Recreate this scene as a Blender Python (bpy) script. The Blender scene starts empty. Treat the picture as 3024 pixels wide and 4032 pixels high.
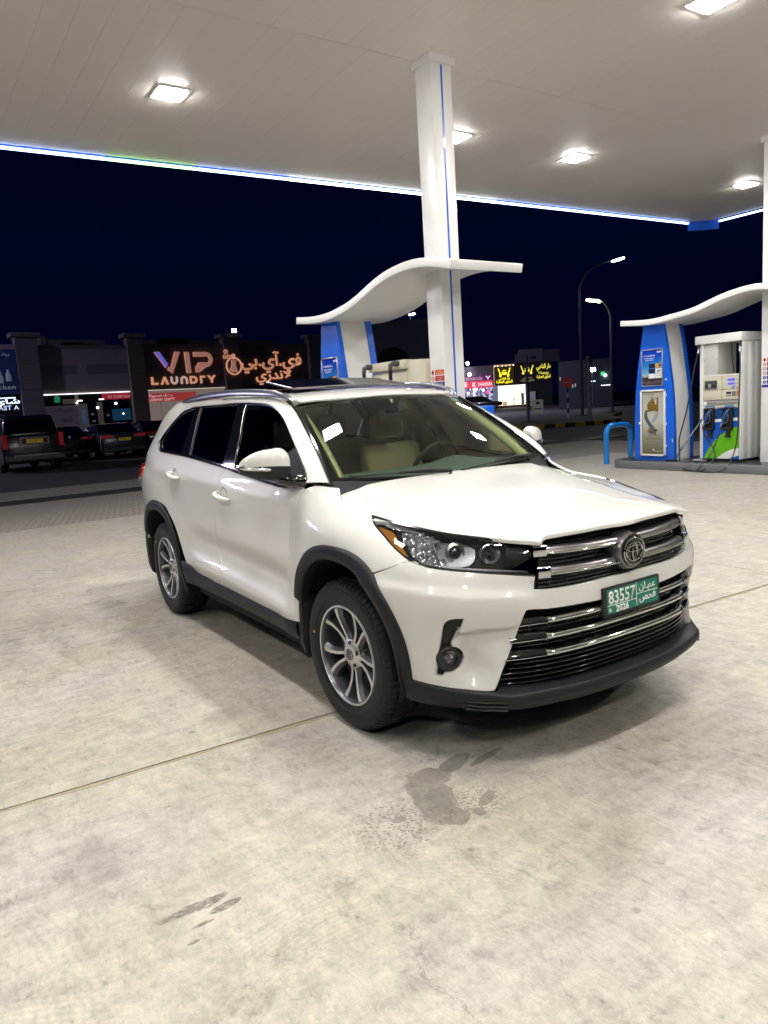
import bpy, bmesh, math, random, unicodedata
import numpy as np
from mathutils import Vector, Matrix
from mathutils.geometry import delaunay_2d_cdt
random.seed(7)
sc=bpy.context.scene
COL=sc.collection
R=math.radians
# ------------------------------------------------------------ camera
cam_d=bpy.data.cameras.new('camera');cam=bpy.data.objects.new('camera',cam_d);COL.objects.link(cam)
cam_d.sensor_fit='HORIZONTAL';cam_d.sensor_width=36.0;cam_d.lens=2903.56/3024*36.0
cam_d.clip_start=.05;cam_d.clip_end=2000
_y,_p,_r=R(147.08094),R(8.32621),R(-3.55667)
_f=Vector((math.cos(_y)*math.cos(_p),math.sin(_y)*math.cos(_p),-math.sin(_p)))
_rt=Vector((math.sin(_y),-math.cos(_y),0));_u=_rt.cross(_f)
_R=_rt*math.cos(_r)+_u*math.sin(_r);_U=-_rt*math.sin(_r)+_u*math.cos(_r)
cam.matrix_world=Matrix(((_R.x,_U.x,-_f.x,2.99381),(_R.y,_U.y,-_f.y,-2.59429),(_R.z,_U.z,-_f.z,1.5565),(0,0,0,1)))
sc.camera=cam
# ------------------------------------------------------------ night sky + exposure
w=bpy.data.worlds.new('World');sc.world=w;w.use_nodes=True
wn=w.node_tree.nodes;wl=w.node_tree.links;wn.clear()
wo=wn.new('ShaderNodeOutputWorld');wb=wn.new('ShaderNodeBackground');wt=wn.new('ShaderNodeTexCoord')
ws=wn.new('ShaderNodeSeparateXYZ');wr=wn.new('ShaderNodeValToRGB')
wl.new(wt.outputs['Generated'],ws.inputs[0]);wl.new(ws.outputs['Z'],wr.inputs[0])
wr.color_ramp.elements[0].position=0.0;wr.color_ramp.elements[0].color=(.0006,.0010,.0090,1)
wr.color_ramp.elements[1].position=.45;wr.color_ramp.elements[1].color=(.0003,.0006,.0080,1)
e=wr.color_ramp.elements.new(.2);e.color=(.0003,.0012,.0130,1)
wl.new(wr.outputs[0],wb.inputs[0]);wb.inputs[1].default_value=1.0;wl.new(wb.outputs[0],wo.inputs[0])
vs=sc.view_settings;vs.view_transform='Standard';vs.look='None';vs.exposure=0.0;vs.gamma=1.0;vs.use_curve_mapping=False
sc.cycles.max_bounces=8;sc.cycles.diffuse_bounces=4;sc.cycles.transparent_max_bounces=16;sc.cycles.glossy_bounces=4
sc.cycles.sample_clamp_indirect=6;sc.cycles.use_denoising=True;sc.cycles.caustics_reflective=False;sc.cycles.caustics_refractive=False
LAMP=1.0   # canopy lamp level
# ------------------------------------------------------------ materials
def mat(name,col=(.5,.5,.5),rough=.5,metal=0,coat=0,spec=.5,emit=None,es=0,noise=0,nscale=20,bump=0,bscale=200,crough=.03,alpha=None,rvar=0):
    m=bpy.data.materials.new(name);m.use_nodes=True;nt=m.node_tree;b=nt.nodes['Principled BSDF']
    I=b.inputs;I['Base Color'].default_value=(*col,1);I['Roughness'].default_value=rough;I['Metallic'].default_value=metal
    I['Coat Weight'].default_value=coat;I['Coat Roughness'].default_value=crough;I['Specular IOR Level'].default_value=spec
    if emit: I['Emission Color'].default_value=(*emit,1);I['Emission Strength'].default_value=es
    if noise or bump or rvar:
        tc=nt.nodes.new('ShaderNodeTexCoord')
    if noise or rvar:
        n=nt.nodes.new('ShaderNodeTexNoise');n.inputs['Scale'].default_value=nscale;n.inputs['Detail'].default_value=6;n.inputs['Roughness'].default_value=.65
        nt.links.new(tc.outputs['Object'],n.inputs['Vector'])
        if noise:
            mr=nt.nodes.new('ShaderNodeMapRange');mr.inputs[3].default_value=1-noise;mr.inputs[4].default_value=1+noise
            nt.links.new(n.outputs[0],mr.inputs[0]);mx=nt.nodes.new('ShaderNodeVectorMath');mx.operation='SCALE'
            mx.inputs[0].default_value=col;nt.links.new(mr.outputs[0],mx.inputs['Scale']);nt.links.new(mx.outputs[0],I['Base Color'])
        if rvar:
            m2=nt.nodes.new('ShaderNodeMapRange');m2.inputs[1].default_value=.3;m2.inputs[2].default_value=.7;m2.inputs[3].default_value=max(.02,rough-rvar);m2.inputs[4].default_value=rough+rvar
            nt.links.new(n.outputs[0],m2.inputs[0]);nt.links.new(m2.outputs[0],I['Roughness'])
    if bump:
        n2=nt.nodes.new('ShaderNodeTexNoise');n2.inputs['Scale'].default_value=bscale;nt.links.new(tc.outputs['Object'],n2.inputs['Vector'])
        bp=nt.nodes.new('ShaderNodeBump');bp.inputs['Strength'].default_value=bump;bp.inputs['Distance'].default_value=.001
        nt.links.new(n2.outputs[0],bp.inputs['Height']);nt.links.new(bp.outputs[0],I['Normal'])
    return m
def glassmat(name,tint,refl=1.0,rough=.0):
    """thin pane: tinted transparency plus a fresnel mirror"""
    m=bpy.data.materials.new(name);m.use_nodes=True;nt=m.node_tree;nt.nodes.clear()
    o=nt.nodes.new('ShaderNodeOutputMaterial');mx=nt.nodes.new('ShaderNodeMixShader');t=nt.nodes.new('ShaderNodeBsdfTransparent');g=nt.nodes.new('ShaderNodeBsdfGlossy')
    f=nt.nodes.new('ShaderNodeFresnel');f.inputs[0].default_value=1.5
    mu=nt.nodes.new('ShaderNodeMath');mu.operation='MULTIPLY';mu.inputs[1].default_value=refl
    t.inputs[0].default_value=(*tint,1);g.inputs['Roughness'].default_value=rough;g.inputs['Color'].default_value=(.95,.97,1,1)
    nt.links.new(f.outputs[0],mu.inputs[0]);nt.links.new(mu.outputs[0],mx.inputs[0]);nt.links.new(t.outputs[0],mx.inputs[1]);nt.links.new(g.outputs[0],mx.inputs[2]);nt.links.new(mx.outputs[0],o.inputs[0])
    return m
def emis(name,col,s):
    m=bpy.data.materials.new(name);m.use_nodes=True;nt=m.node_tree;nt.nodes.clear()
    o=nt.nodes.new('ShaderNodeOutputMaterial');e=nt.nodes.new('ShaderNodeEmission');e.inputs[0].default_value=(*col,1);e.inputs[1].default_value=s
    nt.links.new(e.outputs[0],o.inputs[0]);return m
M={}
M['paint']=mat('white_paint',(.72,.717,.685),.38,coat=1.0,crough=.025)
M['clad']=mat('dark_cladding',(.011,.012,.016),.52,spec=.30,bump=.15,bscale=900,noise=.08)
M['gloss']=mat('gloss_black',(.006,.006,.008),.08,coat=.6)
M['matte']=mat('matte_black',(.012,.012,.013),.65)
M['inner']=mat('inner_black',(.008,.008,.009),.9)
M['chrome']=mat('chrome',(.78,.79,.82),.06,metal=1)
M['satin']=mat('satin_grey',(.20,.19,.20),.28,metal=.85)
M['rail']=mat('rail_silver',(.22,.23,.26),.25,metal=.8)
M['rubber']=mat('rubber',(.007,.008,.010),.55,spec=.35,noise=.15,nscale=40,bump=.2,bscale=300)
M['alloy']=mat('machined_alloy',(.82,.81,.80),.30,metal=.85)
M['alloyd']=mat('grey_alloy',(.13,.128,.15),.34,metal=.75)
M['disc']=mat('brake_steel',(.10,.10,.11),.45,metal=.9)
M['ws']=glassmat('windshield_glass',(.93,.985,.86),1.05)
M['tint']=glassmat('tinted_glass',(.27,.29,.31),1.0)
M['priv']=glassmat('privacy_glass',(.035,.036,.04),1.0)
M['lens']=glassmat('lamp_lens',(.92,.93,.95),1.1)
M['beige']=mat('beige_leather',(.56,.51,.30),.55,bump=.2,bscale=300)
M['liner']=mat('beige_headliner',(.74,.74,.42),.9)
M['dash']=mat('dash_grey',(.12,.18,.17),.6,bump=.2,bscale=500)
M['red']=mat('red_lens',(.28,.008,.012),.12,coat=.8)
M['amber']=mat('amber_reflector',(.62,.24,.015),.25,coat=.8)
M['clear']=mat('lamp_reflector',(.88,.90,.94),.18,metal=.85)
M['plategreen']=mat('plate_green',(.000,.17,.115),.4)
M['white']=mat('white_print',(.85,.85,.82),.4)
M['yellow']=mat('yellow_dot',(.7,.5,.05),.5)
# ------------------------------------------------------------ object helpers
def link(name,me,m,parent=None):
    o=bpy.data.objects.new(name,me);COL.objects.link(o)
    if m and not me.materials: me.materials.append(m)
    if parent: o.parent=parent
    return o
def empty(name,loc=(0,0,0),rz=0,label=None,cat=None,group=None,parent=None):
    o=bpy.data.objects.new(name,None);COL.objects.link(o);o.location=loc;o.rotation_euler=(0,0,rz);o.empty_display_size=.1
    if parent:o.parent=parent
    if label:o['label']=label
    if cat:o['category']=cat
    if group:o['group']=group
    return o
def tag(o,label=None,cat=None,group=None,kind=None):
    for k,v in (('label',label),('category',cat),('group',group),('kind',kind)):
        if v:o[k]=v
    return o
def mesh(name,V,F,smooth=False):
    me=bpy.data.meshes.new(name);me.from_pydata([tuple(map(float,v)) for v in V],[],[tuple(int(i) for i in f) for f in F]);me.validate();me.update()
    if smooth: me.shade_smooth()
    return me
class MB:
    """collects simple solids into one mesh"""
    def __init__(s):s.V=[];s.F=[];s.mi=[]
    def add(s,V,F,mi=0):
        n=len(s.V);s.V+= [tuple(map(float,v)) for v in V];s.F+=[tuple(i+n for i in f) for f in F];s.mi+=[mi]*len(F);return s
    def box(s,a,b,mi=0,M4=None):
        x0,y0,z0=a;x1,y1,z1=b
        V=[(x0,y0,z0),(x1,y0,z0),(x1,y1,z0),(x0,y1,z0),(x0,y0,z1),(x1,y0,z1),(x1,y1,z1),(x0,y1,z1)]
        if M4 is not None: V=[tuple(M4@Vector(v)) for v in V]
        return s.add(V,[(0,3,2,1),(4,5,6,7),(0,1,5,4),(1,2,6,5),(2,3,7,6),(3,0,4,7)],mi)
    def prism(s,poly,a,b,axis='y',mi=0):
        """poly in the two other axes, extruded a..b along axis"""
        n=len(poly);f={'x':lambda p,t:(t,p[0],p[1]),'y':lambda p,t:(p[0],t,p[1]),'z':lambda p,t:(p[0],p[1],t)}[axis]
        V=[f(p,a) for p in poly]+[f(p,b) for p in poly]
        F=[tuple(range(n)),tuple(range(2*n-1,n-1,-1))]+[(i,i+n,(i+1)%n+n,(i+1)%n) for i in range(n)]
        return s.add(V,F,mi)
    def tube(s,pts,r,n=10,mi=0,cap=True):
        pts=[Vector(p) for p in pts];m=len(pts);rr=r if hasattr(r,'__len__') else [r]*m
        V=[];up=None
        for i,p in enumerate(pts):
            t=(pts[min(i+1,m-1)]-pts[max(i-1,0)]).normalized()
            if up is None:
                up=Vector((0,0,1)) if abs(t.z)<.9 else Vector((1,0,0))
            a=t.cross(up)
            if a.length<1e-5:a=t.cross(Vector((0,1,0)))
            a.normalize();b=t.cross(a).normalized();up=-b if False else up-(t*up.dot(t));up.normalize()
            for k in range(n):
                c=2*math.pi*k/n;V.append(p+(a*math.cos(c)+up*math.sin(c))*rr[i])
        F=[(i*n+k,i*n+(k+1)%n,(i+1)*n+(k+1)%n,(i+1)*n+k) for i in range(m-1) for k in range(n)]
        if cap:F+= [tuple(range(n-1,-1,-1)),tuple((m-1)*n+k for k in range(n))]
        return s.add(V,F,mi)
    def lathe(s,prof,n=32,axis='y',c=(0,0,0),mi=0,closed=False):
        """prof: list of (r,t)"""
        f={'x':lambda r,t,a:(c[0]+t,c[1]+r*math.cos(a),c[2]+r*math.sin(a)),'y':lambda r,t,a:(c[0]+r*math.cos(a),c[1]+t,c[2]+r*math.sin(a)),'z':lambda r,t,a:(c[0]+r*math.cos(a),c[1]+r*math.sin(a),c[2]+t)}[axis]
        m=len(prof);V=[f(r,t,2*math.pi*k/n) for r,t in prof for k in range(n)]
        F=[(i*n+k,i*n+(k+1)%n,(i+1)*n+(k+1)%n,(i+1)*n+k) for i in range(m-1) for k in range(n)]
        return s.add(V,F,mi)
    def build(s,name,m,parent=None,smooth=False,bevel=0,seg=2,auto=None):
        me=mesh(name,s.V,s.F,smooth)
        ms=m if isinstance(m,(list,tuple)) else [m]
        for x in ms: me.materials.append(x)
        if len(ms)>1:
            me.polygons.foreach_set('material_index',s.mi)
        bm=bmesh.new();bm.from_mesh(me);bmesh.ops.recalc_face_normals(bm,faces=bm.faces)
        if bevel:
            ed=[e for e in bm.edges if len(e.link_faces)==2 and e.calc_face_angle(0)>.6]
            bmesh.ops.bevel(bm,geom=ed,offset=bevel,segments=seg,affect='EDGES',profile=.5,clamp_overlap=True)
        if smooth:
            for f in bm.faces:f.smooth=True
            for e in bm.edges:
                if len(e.link_faces)==2 and e.calc_face_angle(0)>(auto or .7):e.smooth=False
        bm.to_mesh(me);bm.free()
        o=bpy.data.objects.new(name,me);COL.objects.link(o)
        if parent:o.parent=parent
        return o
def inpoly(P,poly):
    x,y=P[:,0],P[:,1];q=np.array(poly);c=np.zeros(len(P),bool);j=len(q)-1
    for i in range(len(q)):
        a=(q[i,1]>y)!=(q[j,1]>y)
        with np.errstate(divide='ignore',invalid='ignore'):
            xx=(q[j,0]-q[i,0])*(y-q[i,1])/(q[j,1]-q[i,1])+q[i,0]
        c^=a&(x<xx);j=i
    return c
def chaikin(p,it=1,closed=True):
    return p
def densify(poly,step):
    o=[];n=len(poly)
    for i in range(n):
        a=np.array(poly[i]);b=np.array(poly[(i+1)%n]);k=max(1,int(np.ceil(np.linalg.norm(b-a)/step)))
        for j in range(k):o.append(tuple(a+(b-a)*j/k))
    return o
def smoothpoly(poly,ang=38,step=.02):
    """round gentle polyline corners with catmull-rom, keep sharp corners"""
    P=[np.array(p,float) for p in poly];n=len(P);sharp=[]
    for i in range(n):
        a=P[i]-P[i-1];b=P[(i+1)%n]-P[i]
        c=np.dot(a,b)/(np.linalg.norm(a)*np.linalg.norm(b)+1e-12);sharp.append(math.degrees(math.acos(max(-1,min(1,c))))>ang)
    out=[]
    for i in range(n):
        p1,p2=P[i],P[(i+1)%n];p0=P[i-1] if not sharp[i] else p1-(p2-p1);p3=P[(i+2)%n] if not sharp[(i+1)%n] else p2+(p2-p1)
        L=np.linalg.norm(p2-p1);k=max(1,int(np.ceil(L/step)))
        m1=(p2-p0)/2;m2=(p3-p1)/2
        for v in (m1,m2):
            l=np.linalg.norm(v)
            if l>L*1.3: v*=L*1.3/l
        for j in range(k):
            t=j/k;out.append(tuple((2*t**3-3*t**2+1)*p1+(t**3-2*t**2+t)*m1+(-2*t**3+3*t**2)*p2+(t**3-t**2)*m2))
    return out
def panel(name,fn,nfn,outer,m,parent,holes=(),off=0.,gap=.0025,thick=.014,dens=.025,smooth=True,mirror=False,joinmirror=False,rnd=.0018,free=None):
    """trimmed sheet metal: region of a parametric surface, gap at its edges, rolled rim"""
    rings=[smoothpoly(outer,step=dens) if smooth else densify(outer,dens)]+[smoothpoly(h,step=dens*.7) if smooth else densify(h,dens) for h in holes]
    V=[];E=[]
    for rg in rings:
        n0=len(V);V+=[Vector(p) for p in rg];E+=[(n0+i,n0+(i+1)%len(rg)) for i in range(len(rg))]
    nb=len(V);a=np.array(rings[0]);lo=a.min(0);hi=a.max(0)
    gx,gy=np.meshgrid(np.arange(lo[0]+dens*.5,hi[0],dens),np.arange(lo[1]+dens*.5,hi[1],dens*.8))
    G_=np.stack([gx.ravel(),gy.ravel()],1);keep=inpoly(G_,rings[0])
    for h in rings[1:]:keep&=~inpoly(G_,h)
    G_=G_[keep];B_=np.concatenate([np.array(r) for r in rings])
    if len(G_):
        md=np.full(len(G_),9.)
        for i in range(0,len(B_),64):
            md=np.minimum(md,np.sqrt(((G_[:,None]-B_[None,i:i+64])**2).sum(2)).min(1))
        G_=G_[md>dens*.35]
    V+=[Vector(p) for p in G_]
    r=delaunay_2d_cdt(V,E,[],0,1e-6)
    v2=np.array([tuple(v) for v in r[0]]);F=[tuple(f) for f in r[2]]
    cen=np.array([v2[list(f)].mean(0) for f in F]);ok=inpoly(cen,rings[0])
    for h in rings[1:]:ok&=~inpoly(cen,h)
    F=[f for f,k in zip(F,ok) if k]
    P=fn(v2[:,0],v2[:,1]);N=nfn(v2[:,0],v2[:,1]);P=P+N*off
    # orient faces to N
    F2=[]
    for f in F:
        a_,b_,c_=P[f[0]],P[f[1]],P[f[2]]
        F2.append(f if np.dot(np.cross(b_-a_,c_-a_),N[f[0]])>0 else f[::-1])
    F=F2
    cnt={}
    for f in F:
        for i in range(len(f)):
            e=(f[i],f[(i+1)%len(f)]);k=(min(e),max(e));cnt.setdefault(k,[]).append(e)
    be=[v[0] for v in cnt.values() if len(v)==1]
    if joinmirror: be=[e for e in be if not(abs(P[e[0],1])<1e-4 and abs(P[e[1],1])<1e-4)]
    O={}
    for a_,b_ in be:
        t=P[b_]-P[a_];l=np.linalg.norm(t)
        if l<1e-9: continue
        o=np.cross(t/l,N[a_]);
        for i in (a_,b_):O[i]=O.get(i,0)+o
    PV=P.copy();ring={}
    VV=[tuple(p) for p in P];NN=[tuple(n) for n in N]
    for i,o in O.items():
        l=np.linalg.norm(o);o=o/l if l>1e-9 else o
        q=P[i]-o*(gap+rnd);
        if joinmirror and abs(P[i,1])<1e-4:q[1]=0;o=np.array([o[0],0,o[2]])
        VV[i]=tuple(q)
        a1=len(VV);VV.append(tuple(q+o*rnd-N[i]*rnd));nn=(N[i]*.6+o*.8);NN.append(tuple(nn/np.linalg.norm(nn)))
        a2=len(VV);VV.append(tuple(q+o*rnd-N[i]*thick));NN.append(tuple(o))
        ring[i]=(a1,a2)
    for a_,b_ in be:
        if a_ in ring and b_ in ring:
            F.append((b_,a_,ring[a_][0],ring[b_][0]));F.append((ring[b_][0],ring[a_][0],ring[a_][1],ring[b_][1]))
    VV=np.array(VV);NN=np.array(NN)
    objs=[]
    def mk(VV,NN,F,nm):
        me=mesh(nm,VV,F,True)
        me.normals_split_custom_set_from_vertices([tuple(n) for n in NN]) if len(me.vertices)==len(NN) else None
        return link(nm,me,m,parent)
    if joinmirror:
        V2=VV*[1,-1,1];N2=NN*[1,-1,1];n=len(VV)
        return mk(np.concatenate([VV,V2]),np.concatenate([NN,N2]),F+[tuple(i+n for i in f[::-1]) for f in F],name)
    o1=mk(VV,NN,F,name)
    if mirror:
        mk(VV*[1,-1,1],NN*[1,-1,1],[f[::-1] for f in F],name)
    return o1
def numN(fn):
    def nf(u,v,e=2e-3):
        a=fn(u+e,v)-fn(u-e,v);b=fn(u,v+e)-fn(u,v-e);n=np.cross(a,b);n/=np.linalg.norm(n,axis=1)[:,None]+1e-12
        return n
    return nf
def loftgrid(name,G,m,parent,smooth=True,closeu=False,flip=False,thick=0):
    """G: (nu,nv,3) grid -> quad sheet"""
    G=np.asarray(G,float);nu,nv=G.shape[:2]
    F=[(i*nv+j,i*nv+(j+1),((i+1)%nu)*nv+(j+1),((i+1)%nu)*nv+j) for i in range(nu if closeu else nu-1) for j in range(nv-1)]
    if flip:F=[f[::-1] for f in F]
    me=mesh(name,G.reshape(-1,3),F,smooth)
    return link(name,me,m,parent)
# ------------------------------------------------------------ text
_forms={}
for _c in range(0xFE70,0xFEFD):
    d=unicodedata.decomposition(chr(_c)).split()
    if len(d)==2: _forms.setdefault(int(d[1],16),{})[d[0]]=chr(_c)
    if len(d)==3 and d[1]=='0644': _forms.setdefault((0x644,int(d[2],16)),{})[d[0]]=chr(_c)
def arab(t):
    """arabic letters -> joined presentation forms in visual order"""
    L=[];i=0
    while i<len(t):
        if t[i]=='\u0644' and i+1<len(t) and (0x644,ord(t[i+1])) in _forms:L.append((0x644,ord(t[i+1])));i+=2
        else:L.append(ord(t[i]));i+=1
    out=[]
    def dual(k):return k in _forms and '<initial>' in _forms[k]
    for i,k in enumerate(L):
        if k not in _forms: out.append(chr(k) if not isinstance(k,tuple) else '?');continue
        p=i>0 and dual(L[i-1]);n=dual(k) and i+1<len(L) and L[i+1] in _forms
        f=_forms[k];s='<medial>' if p and n else '<final>' if p else '<initial>' if n else '<isolated>'
        out.append(f.get(s) or f.get('<isolated>') or list(f.values())[0])
    return ''.join(out[::-1])
def text(name,s,m,parent,origin,right,up,h,width=None,depth=.001,bold=0.0,align='CENTER',res=2,sheet=True):
    """flat lettering as mesh: origin = baseline anchor, right/up unit vectors, h = letter height"""
    c=bpy.data.curves.new(name,'FONT');c.body=s;c.size=1;c.align_x=align;c.resolution_u=res;c.offset=bold;c.extrude=0
    t=bpy.data.objects.new(name,c);COL.objects.link(t);dg=bpy.context.evaluated_depsgraph_get()
    me=bpy.data.meshes.new_from_object(t.evaluated_get(dg));bpy.data.objects.remove(t);bpy.data.curves.remove(c)
    n=len(me.vertices);co=np.zeros(n*3);me.vertices.foreach_get('co',co);co=co.reshape(-1,3)
    if n==0:return None
    hh=.72;sx=h/hh
    wd=co[:,0].max()-co[:,0].min()
    if width:sx=width/wd
    r=np.array(right);u=np.array(up);nrm=np.cross(r,u)
    P=np.array(origin)+np.outer(co[:,0]*sx,r)+np.outer(co[:,1]*h/hh,u)
    me.vertices.foreach_set('co',P.ravel());me.update()
    if depth>0:
        bm=bmesh.new();bm.from_mesh(me)
        g=bmesh.ops.extrude_face_region(bm,geom=list(bm.faces));vs=[x for x in g['geom'] if isinstance(x,bmesh.types.BMVert)]
        bmesh.ops.translate(bm,verts=vs,vec=Vector(nrm)*depth)
        bmesh.ops.recalc_face_normals(bm,faces=bm.faces);bm.to_mesh(me);bm.free()
    me.materials.clear();me.materials.append(m)
    me.name=name;o=bpy.data.objects.new(name,me);COL.objects.link(o)
    if parent:o.parent=parent
    return o
import numpy as np, math
def nspl(X,Y):
    """natural cubic spline; X (n), Y (n,k). returns f(x)->(...,k)"""
    X=np.asarray(X,float);Y=np.asarray(Y,float)
    n=len(X);h=np.diff(X);A=np.eye(n);r=np.zeros_like(Y)
    for i in range(1,n-1):
        A[i,i-1]=h[i-1];A[i,i]=2*(h[i-1]+h[i]);A[i,i+1]=h[i]
        r[i]=6*((Y[i+1]-Y[i])/h[i]-(Y[i]-Y[i-1])/h[i-1])
    M=np.linalg.solve(A,r)
    def f(x):
        x=np.asarray(x,float);i=np.clip(np.searchsorted(X,x)-1,0,n-2)
        t=(x-X[i]);hh=h[i];u=X[i+1]-x
        ex=lambda a:a[...,None]
        return ex(u**3/(6*hh))*M[i]+ex(t**3/(6*hh))*M[i+1]+ex(u/hh)*(Y[i]-M[i]*ex(hh*hh)/6)+ex(t/hh)*(Y[i+1]-M[i+1]*ex(hh*hh)/6)
    return f
class Tens:
    def __init__(s,U,V,Z):   # Z (nu,nv,k)
        s.U=np.array(U,float);s.V=np.array(V,float);Z=np.array(Z,float)
        if Z.ndim==2:Z=Z[...,None]
        nu,nv,k=Z.shape;s.k=k
        N=lambda X,Q:nspl(X,Q)(np.array(Q0(X)))
        # cardinal bases
        s.bu=nspl(s.U,np.eye(nu));s.bv=nspl(s.V,np.eye(nv));s.Z=Z
    def __call__(s,u,v):
        u=np.clip(u,s.U[0],s.U[-1]);v=np.clip(v,s.V[0],s.V[-1])
        a=s.bu(u);b=s.bv(v)
        return np.einsum('ni,nj,ijk->nk',a.reshape(-1,len(s.U)),b.reshape(-1,len(s.V)),s.Z)
def sst(a,b,x):
    t=np.clip((x-a)/(b-a),0,1);return t*t*(3-2*t)
# ---- body side + nose : domain (s,z) -> (x,w)
ZL=[.16,.32,.45,.58,.70,.80,.90,1.0,1.08,1.16,1.25,1.38,1.50,1.60,1.68]
SU=[0,.28,.50,.68,.88,1.12,1.36,1.62,2.02,2.5,3.1,3.8,4.4,4.8,5.15,5.45,5.85,6.25]
TX=[
#c0..c7  x then w per level
[(.885,0),(.87,.27),(.835,.47),(.765,.62),(.62,.77),(.43,.87),(.22,.905),(-.02,.905)],
[(.94,0),(.925,.28),(.885,.485),(.81,.63),(.66,.785),(.455,.89),(.23,.925),(-.02,.93)],
[(.93,0),(.915,.28),(.87,.48),(.795,.63),(.66,.79),(.46,.90),(.235,.94),(-.02,.945)],
[(.93,0),(.915,.28),(.87,.48),(.795,.63),(.66,.795),(.465,.91),(.24,.948),(-.02,.952)],
[(.935,0),(.92,.28),(.875,.48),(.80,.63),(.67,.795),(.47,.915),(.24,.95),(-.02,.955)],
[(.925,0),(.91,.28),(.865,.48),(.79,.625),(.66,.785),(.47,.905),(.235,.945),(-.02,.952)],
[(.915,0),(.90,.275),(.85,.47),(.76,.61),(.62,.755),(.44,.875),(.205,.925),(-.04,.942)],
[(.85,0),(.83,.27),(.77,.455),(.655,.60),(.51,.695),(.34,.79),(.15,.875),(-.07,.915)],
[(.66,0),(.64,.26),(.58,.42),(.50,.53),(.38,.62),(.24,.70),(.08,.775),(-.13,.815)],
[(.42,0),(.40,.23),(.36,.38),(.29,.47),(.20,.54),(.09,.61),(-.05,.66),(-.22,.72)],
[(.24,0),(.22,.20),(.18,.34),(.11,.42),(.03,.50),(-.06,.57),(-.17,.62),(-.30,.68)],
[(.0,0),(-.02,.19),(-.05,.32),(-.10,.40),(-.17,.47),(-.25,.53),(-.34,.575),(-.43,.63)],
[(-.2,0),(-.22,.18),(-.25,.31),(-.29,.39),(-.35,.45),(-.42,.50),(-.49,.545),(-.56,.585)],
[(-.35,0),(-.36,.18),(-.39,.30),(-.43,.38),(-.48,.43),(-.54,.48),(-.60,.52),(-.66,.545)],
[(-.5,0),(-.51,.18),(-.54,.29),(-.57,.37),(-.61,.41),(-.66,.45),(-.71,.485),(-.76,.505)],
]
SX=[-.40,-.88,-1.5,-2.2,-2.79]
SW=[ # per level: w at SX
[.89,.88,.88,.89,.895],
[.925,.915,.915,.922,.93],
[.935,.925,.925,.935,.945],
[.942,.934,.934,.942,.950],
[.945,.938,.938,.946,.952],
[.945,.940,.941,.948,.953],
[.940,.938,.941,.948,.951],
[.925,.930,.936,.943,.945],
[.905,.918,.926,.932,.930],
[.868,.890,.904,.912,.908],
[.822,.856,.872,.878,.872],
[.755,.795,.812,.816,.804],
[.685,.728,.748,.752,.738],
[.625,.664,.685,.688,.672],
[.565,.602,.620,.622,.604],
]
# rear columns: x,w
TR=[
[(-3.20,.86),(-3.50,.80),(-3.78,.66),(-3.88,.36),(-3.90,0)],
[(-3.20,.91),(-3.52,.835),(-3.82,.70),(-3.93,.38),(-3.95,0)],
[(-3.20,.922),(-3.53,.85),(-3.83,.72),(-3.94,.38),(-3.96,0)],
[(-3.20,.928),(-3.53,.858),(-3.82,.73),(-3.93,.38),(-3.95,0)],
[(-3.20,.932),(-3.53,.862),(-3.80,.74),(-3.90,.38),(-3.92,0)],
[(-3.20,.933),(-3.53,.865),(-3.78,.75),(-3.87,.38),(-3.89,0)],
[(-3.20,.931),(-3.53,.868),(-3.77,.755),(-3.85,.38),(-3.87,0)],
[(-3.20,.925),(-3.53,.868),(-3.75,.755),(-3.83,.38),(-3.85,0)],
[(-3.19,.912),(-3.51,.86),(-3.73,.75),(-3.81,.38),(-3.83,0)],
[(-3.18,.885),(-3.49,.832),(-3.70,.72),(-3.78,.37),(-3.80,0)],
[(-3.16,.855),(-3.46,.81),(-3.66,.71),(-3.74,.36),(-3.76,0)],
[(-3.12,.79),(-3.39,.755),(-3.58,.67),(-3.66,.34),(-3.68,0)],
[(-3.07,.728),(-3.33,.70),(-3.49,.63),(-3.57,.32),(-3.59,0)],
[(-3.02,.665),(-3.25,.648),(-3.41,.58),(-3.48,.30),(-3.50,0)],
[(-2.96,.595),(-3.17,.58),(-3.31,.52),(-3.38,.27),(-3.40,0)],
]
_Z=np.array([[*a,*[(x,w) for x,w in zip(SX,b)],*c] for a,b,c in zip(TX,SW,TR)])  # (nz,ns,2)
S0=Tens(SU,ZL,_Z.transpose(1,0,2))
WZ=.385
def gs(v,c,w):return np.exp(-((v-c)/w)**2)
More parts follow.
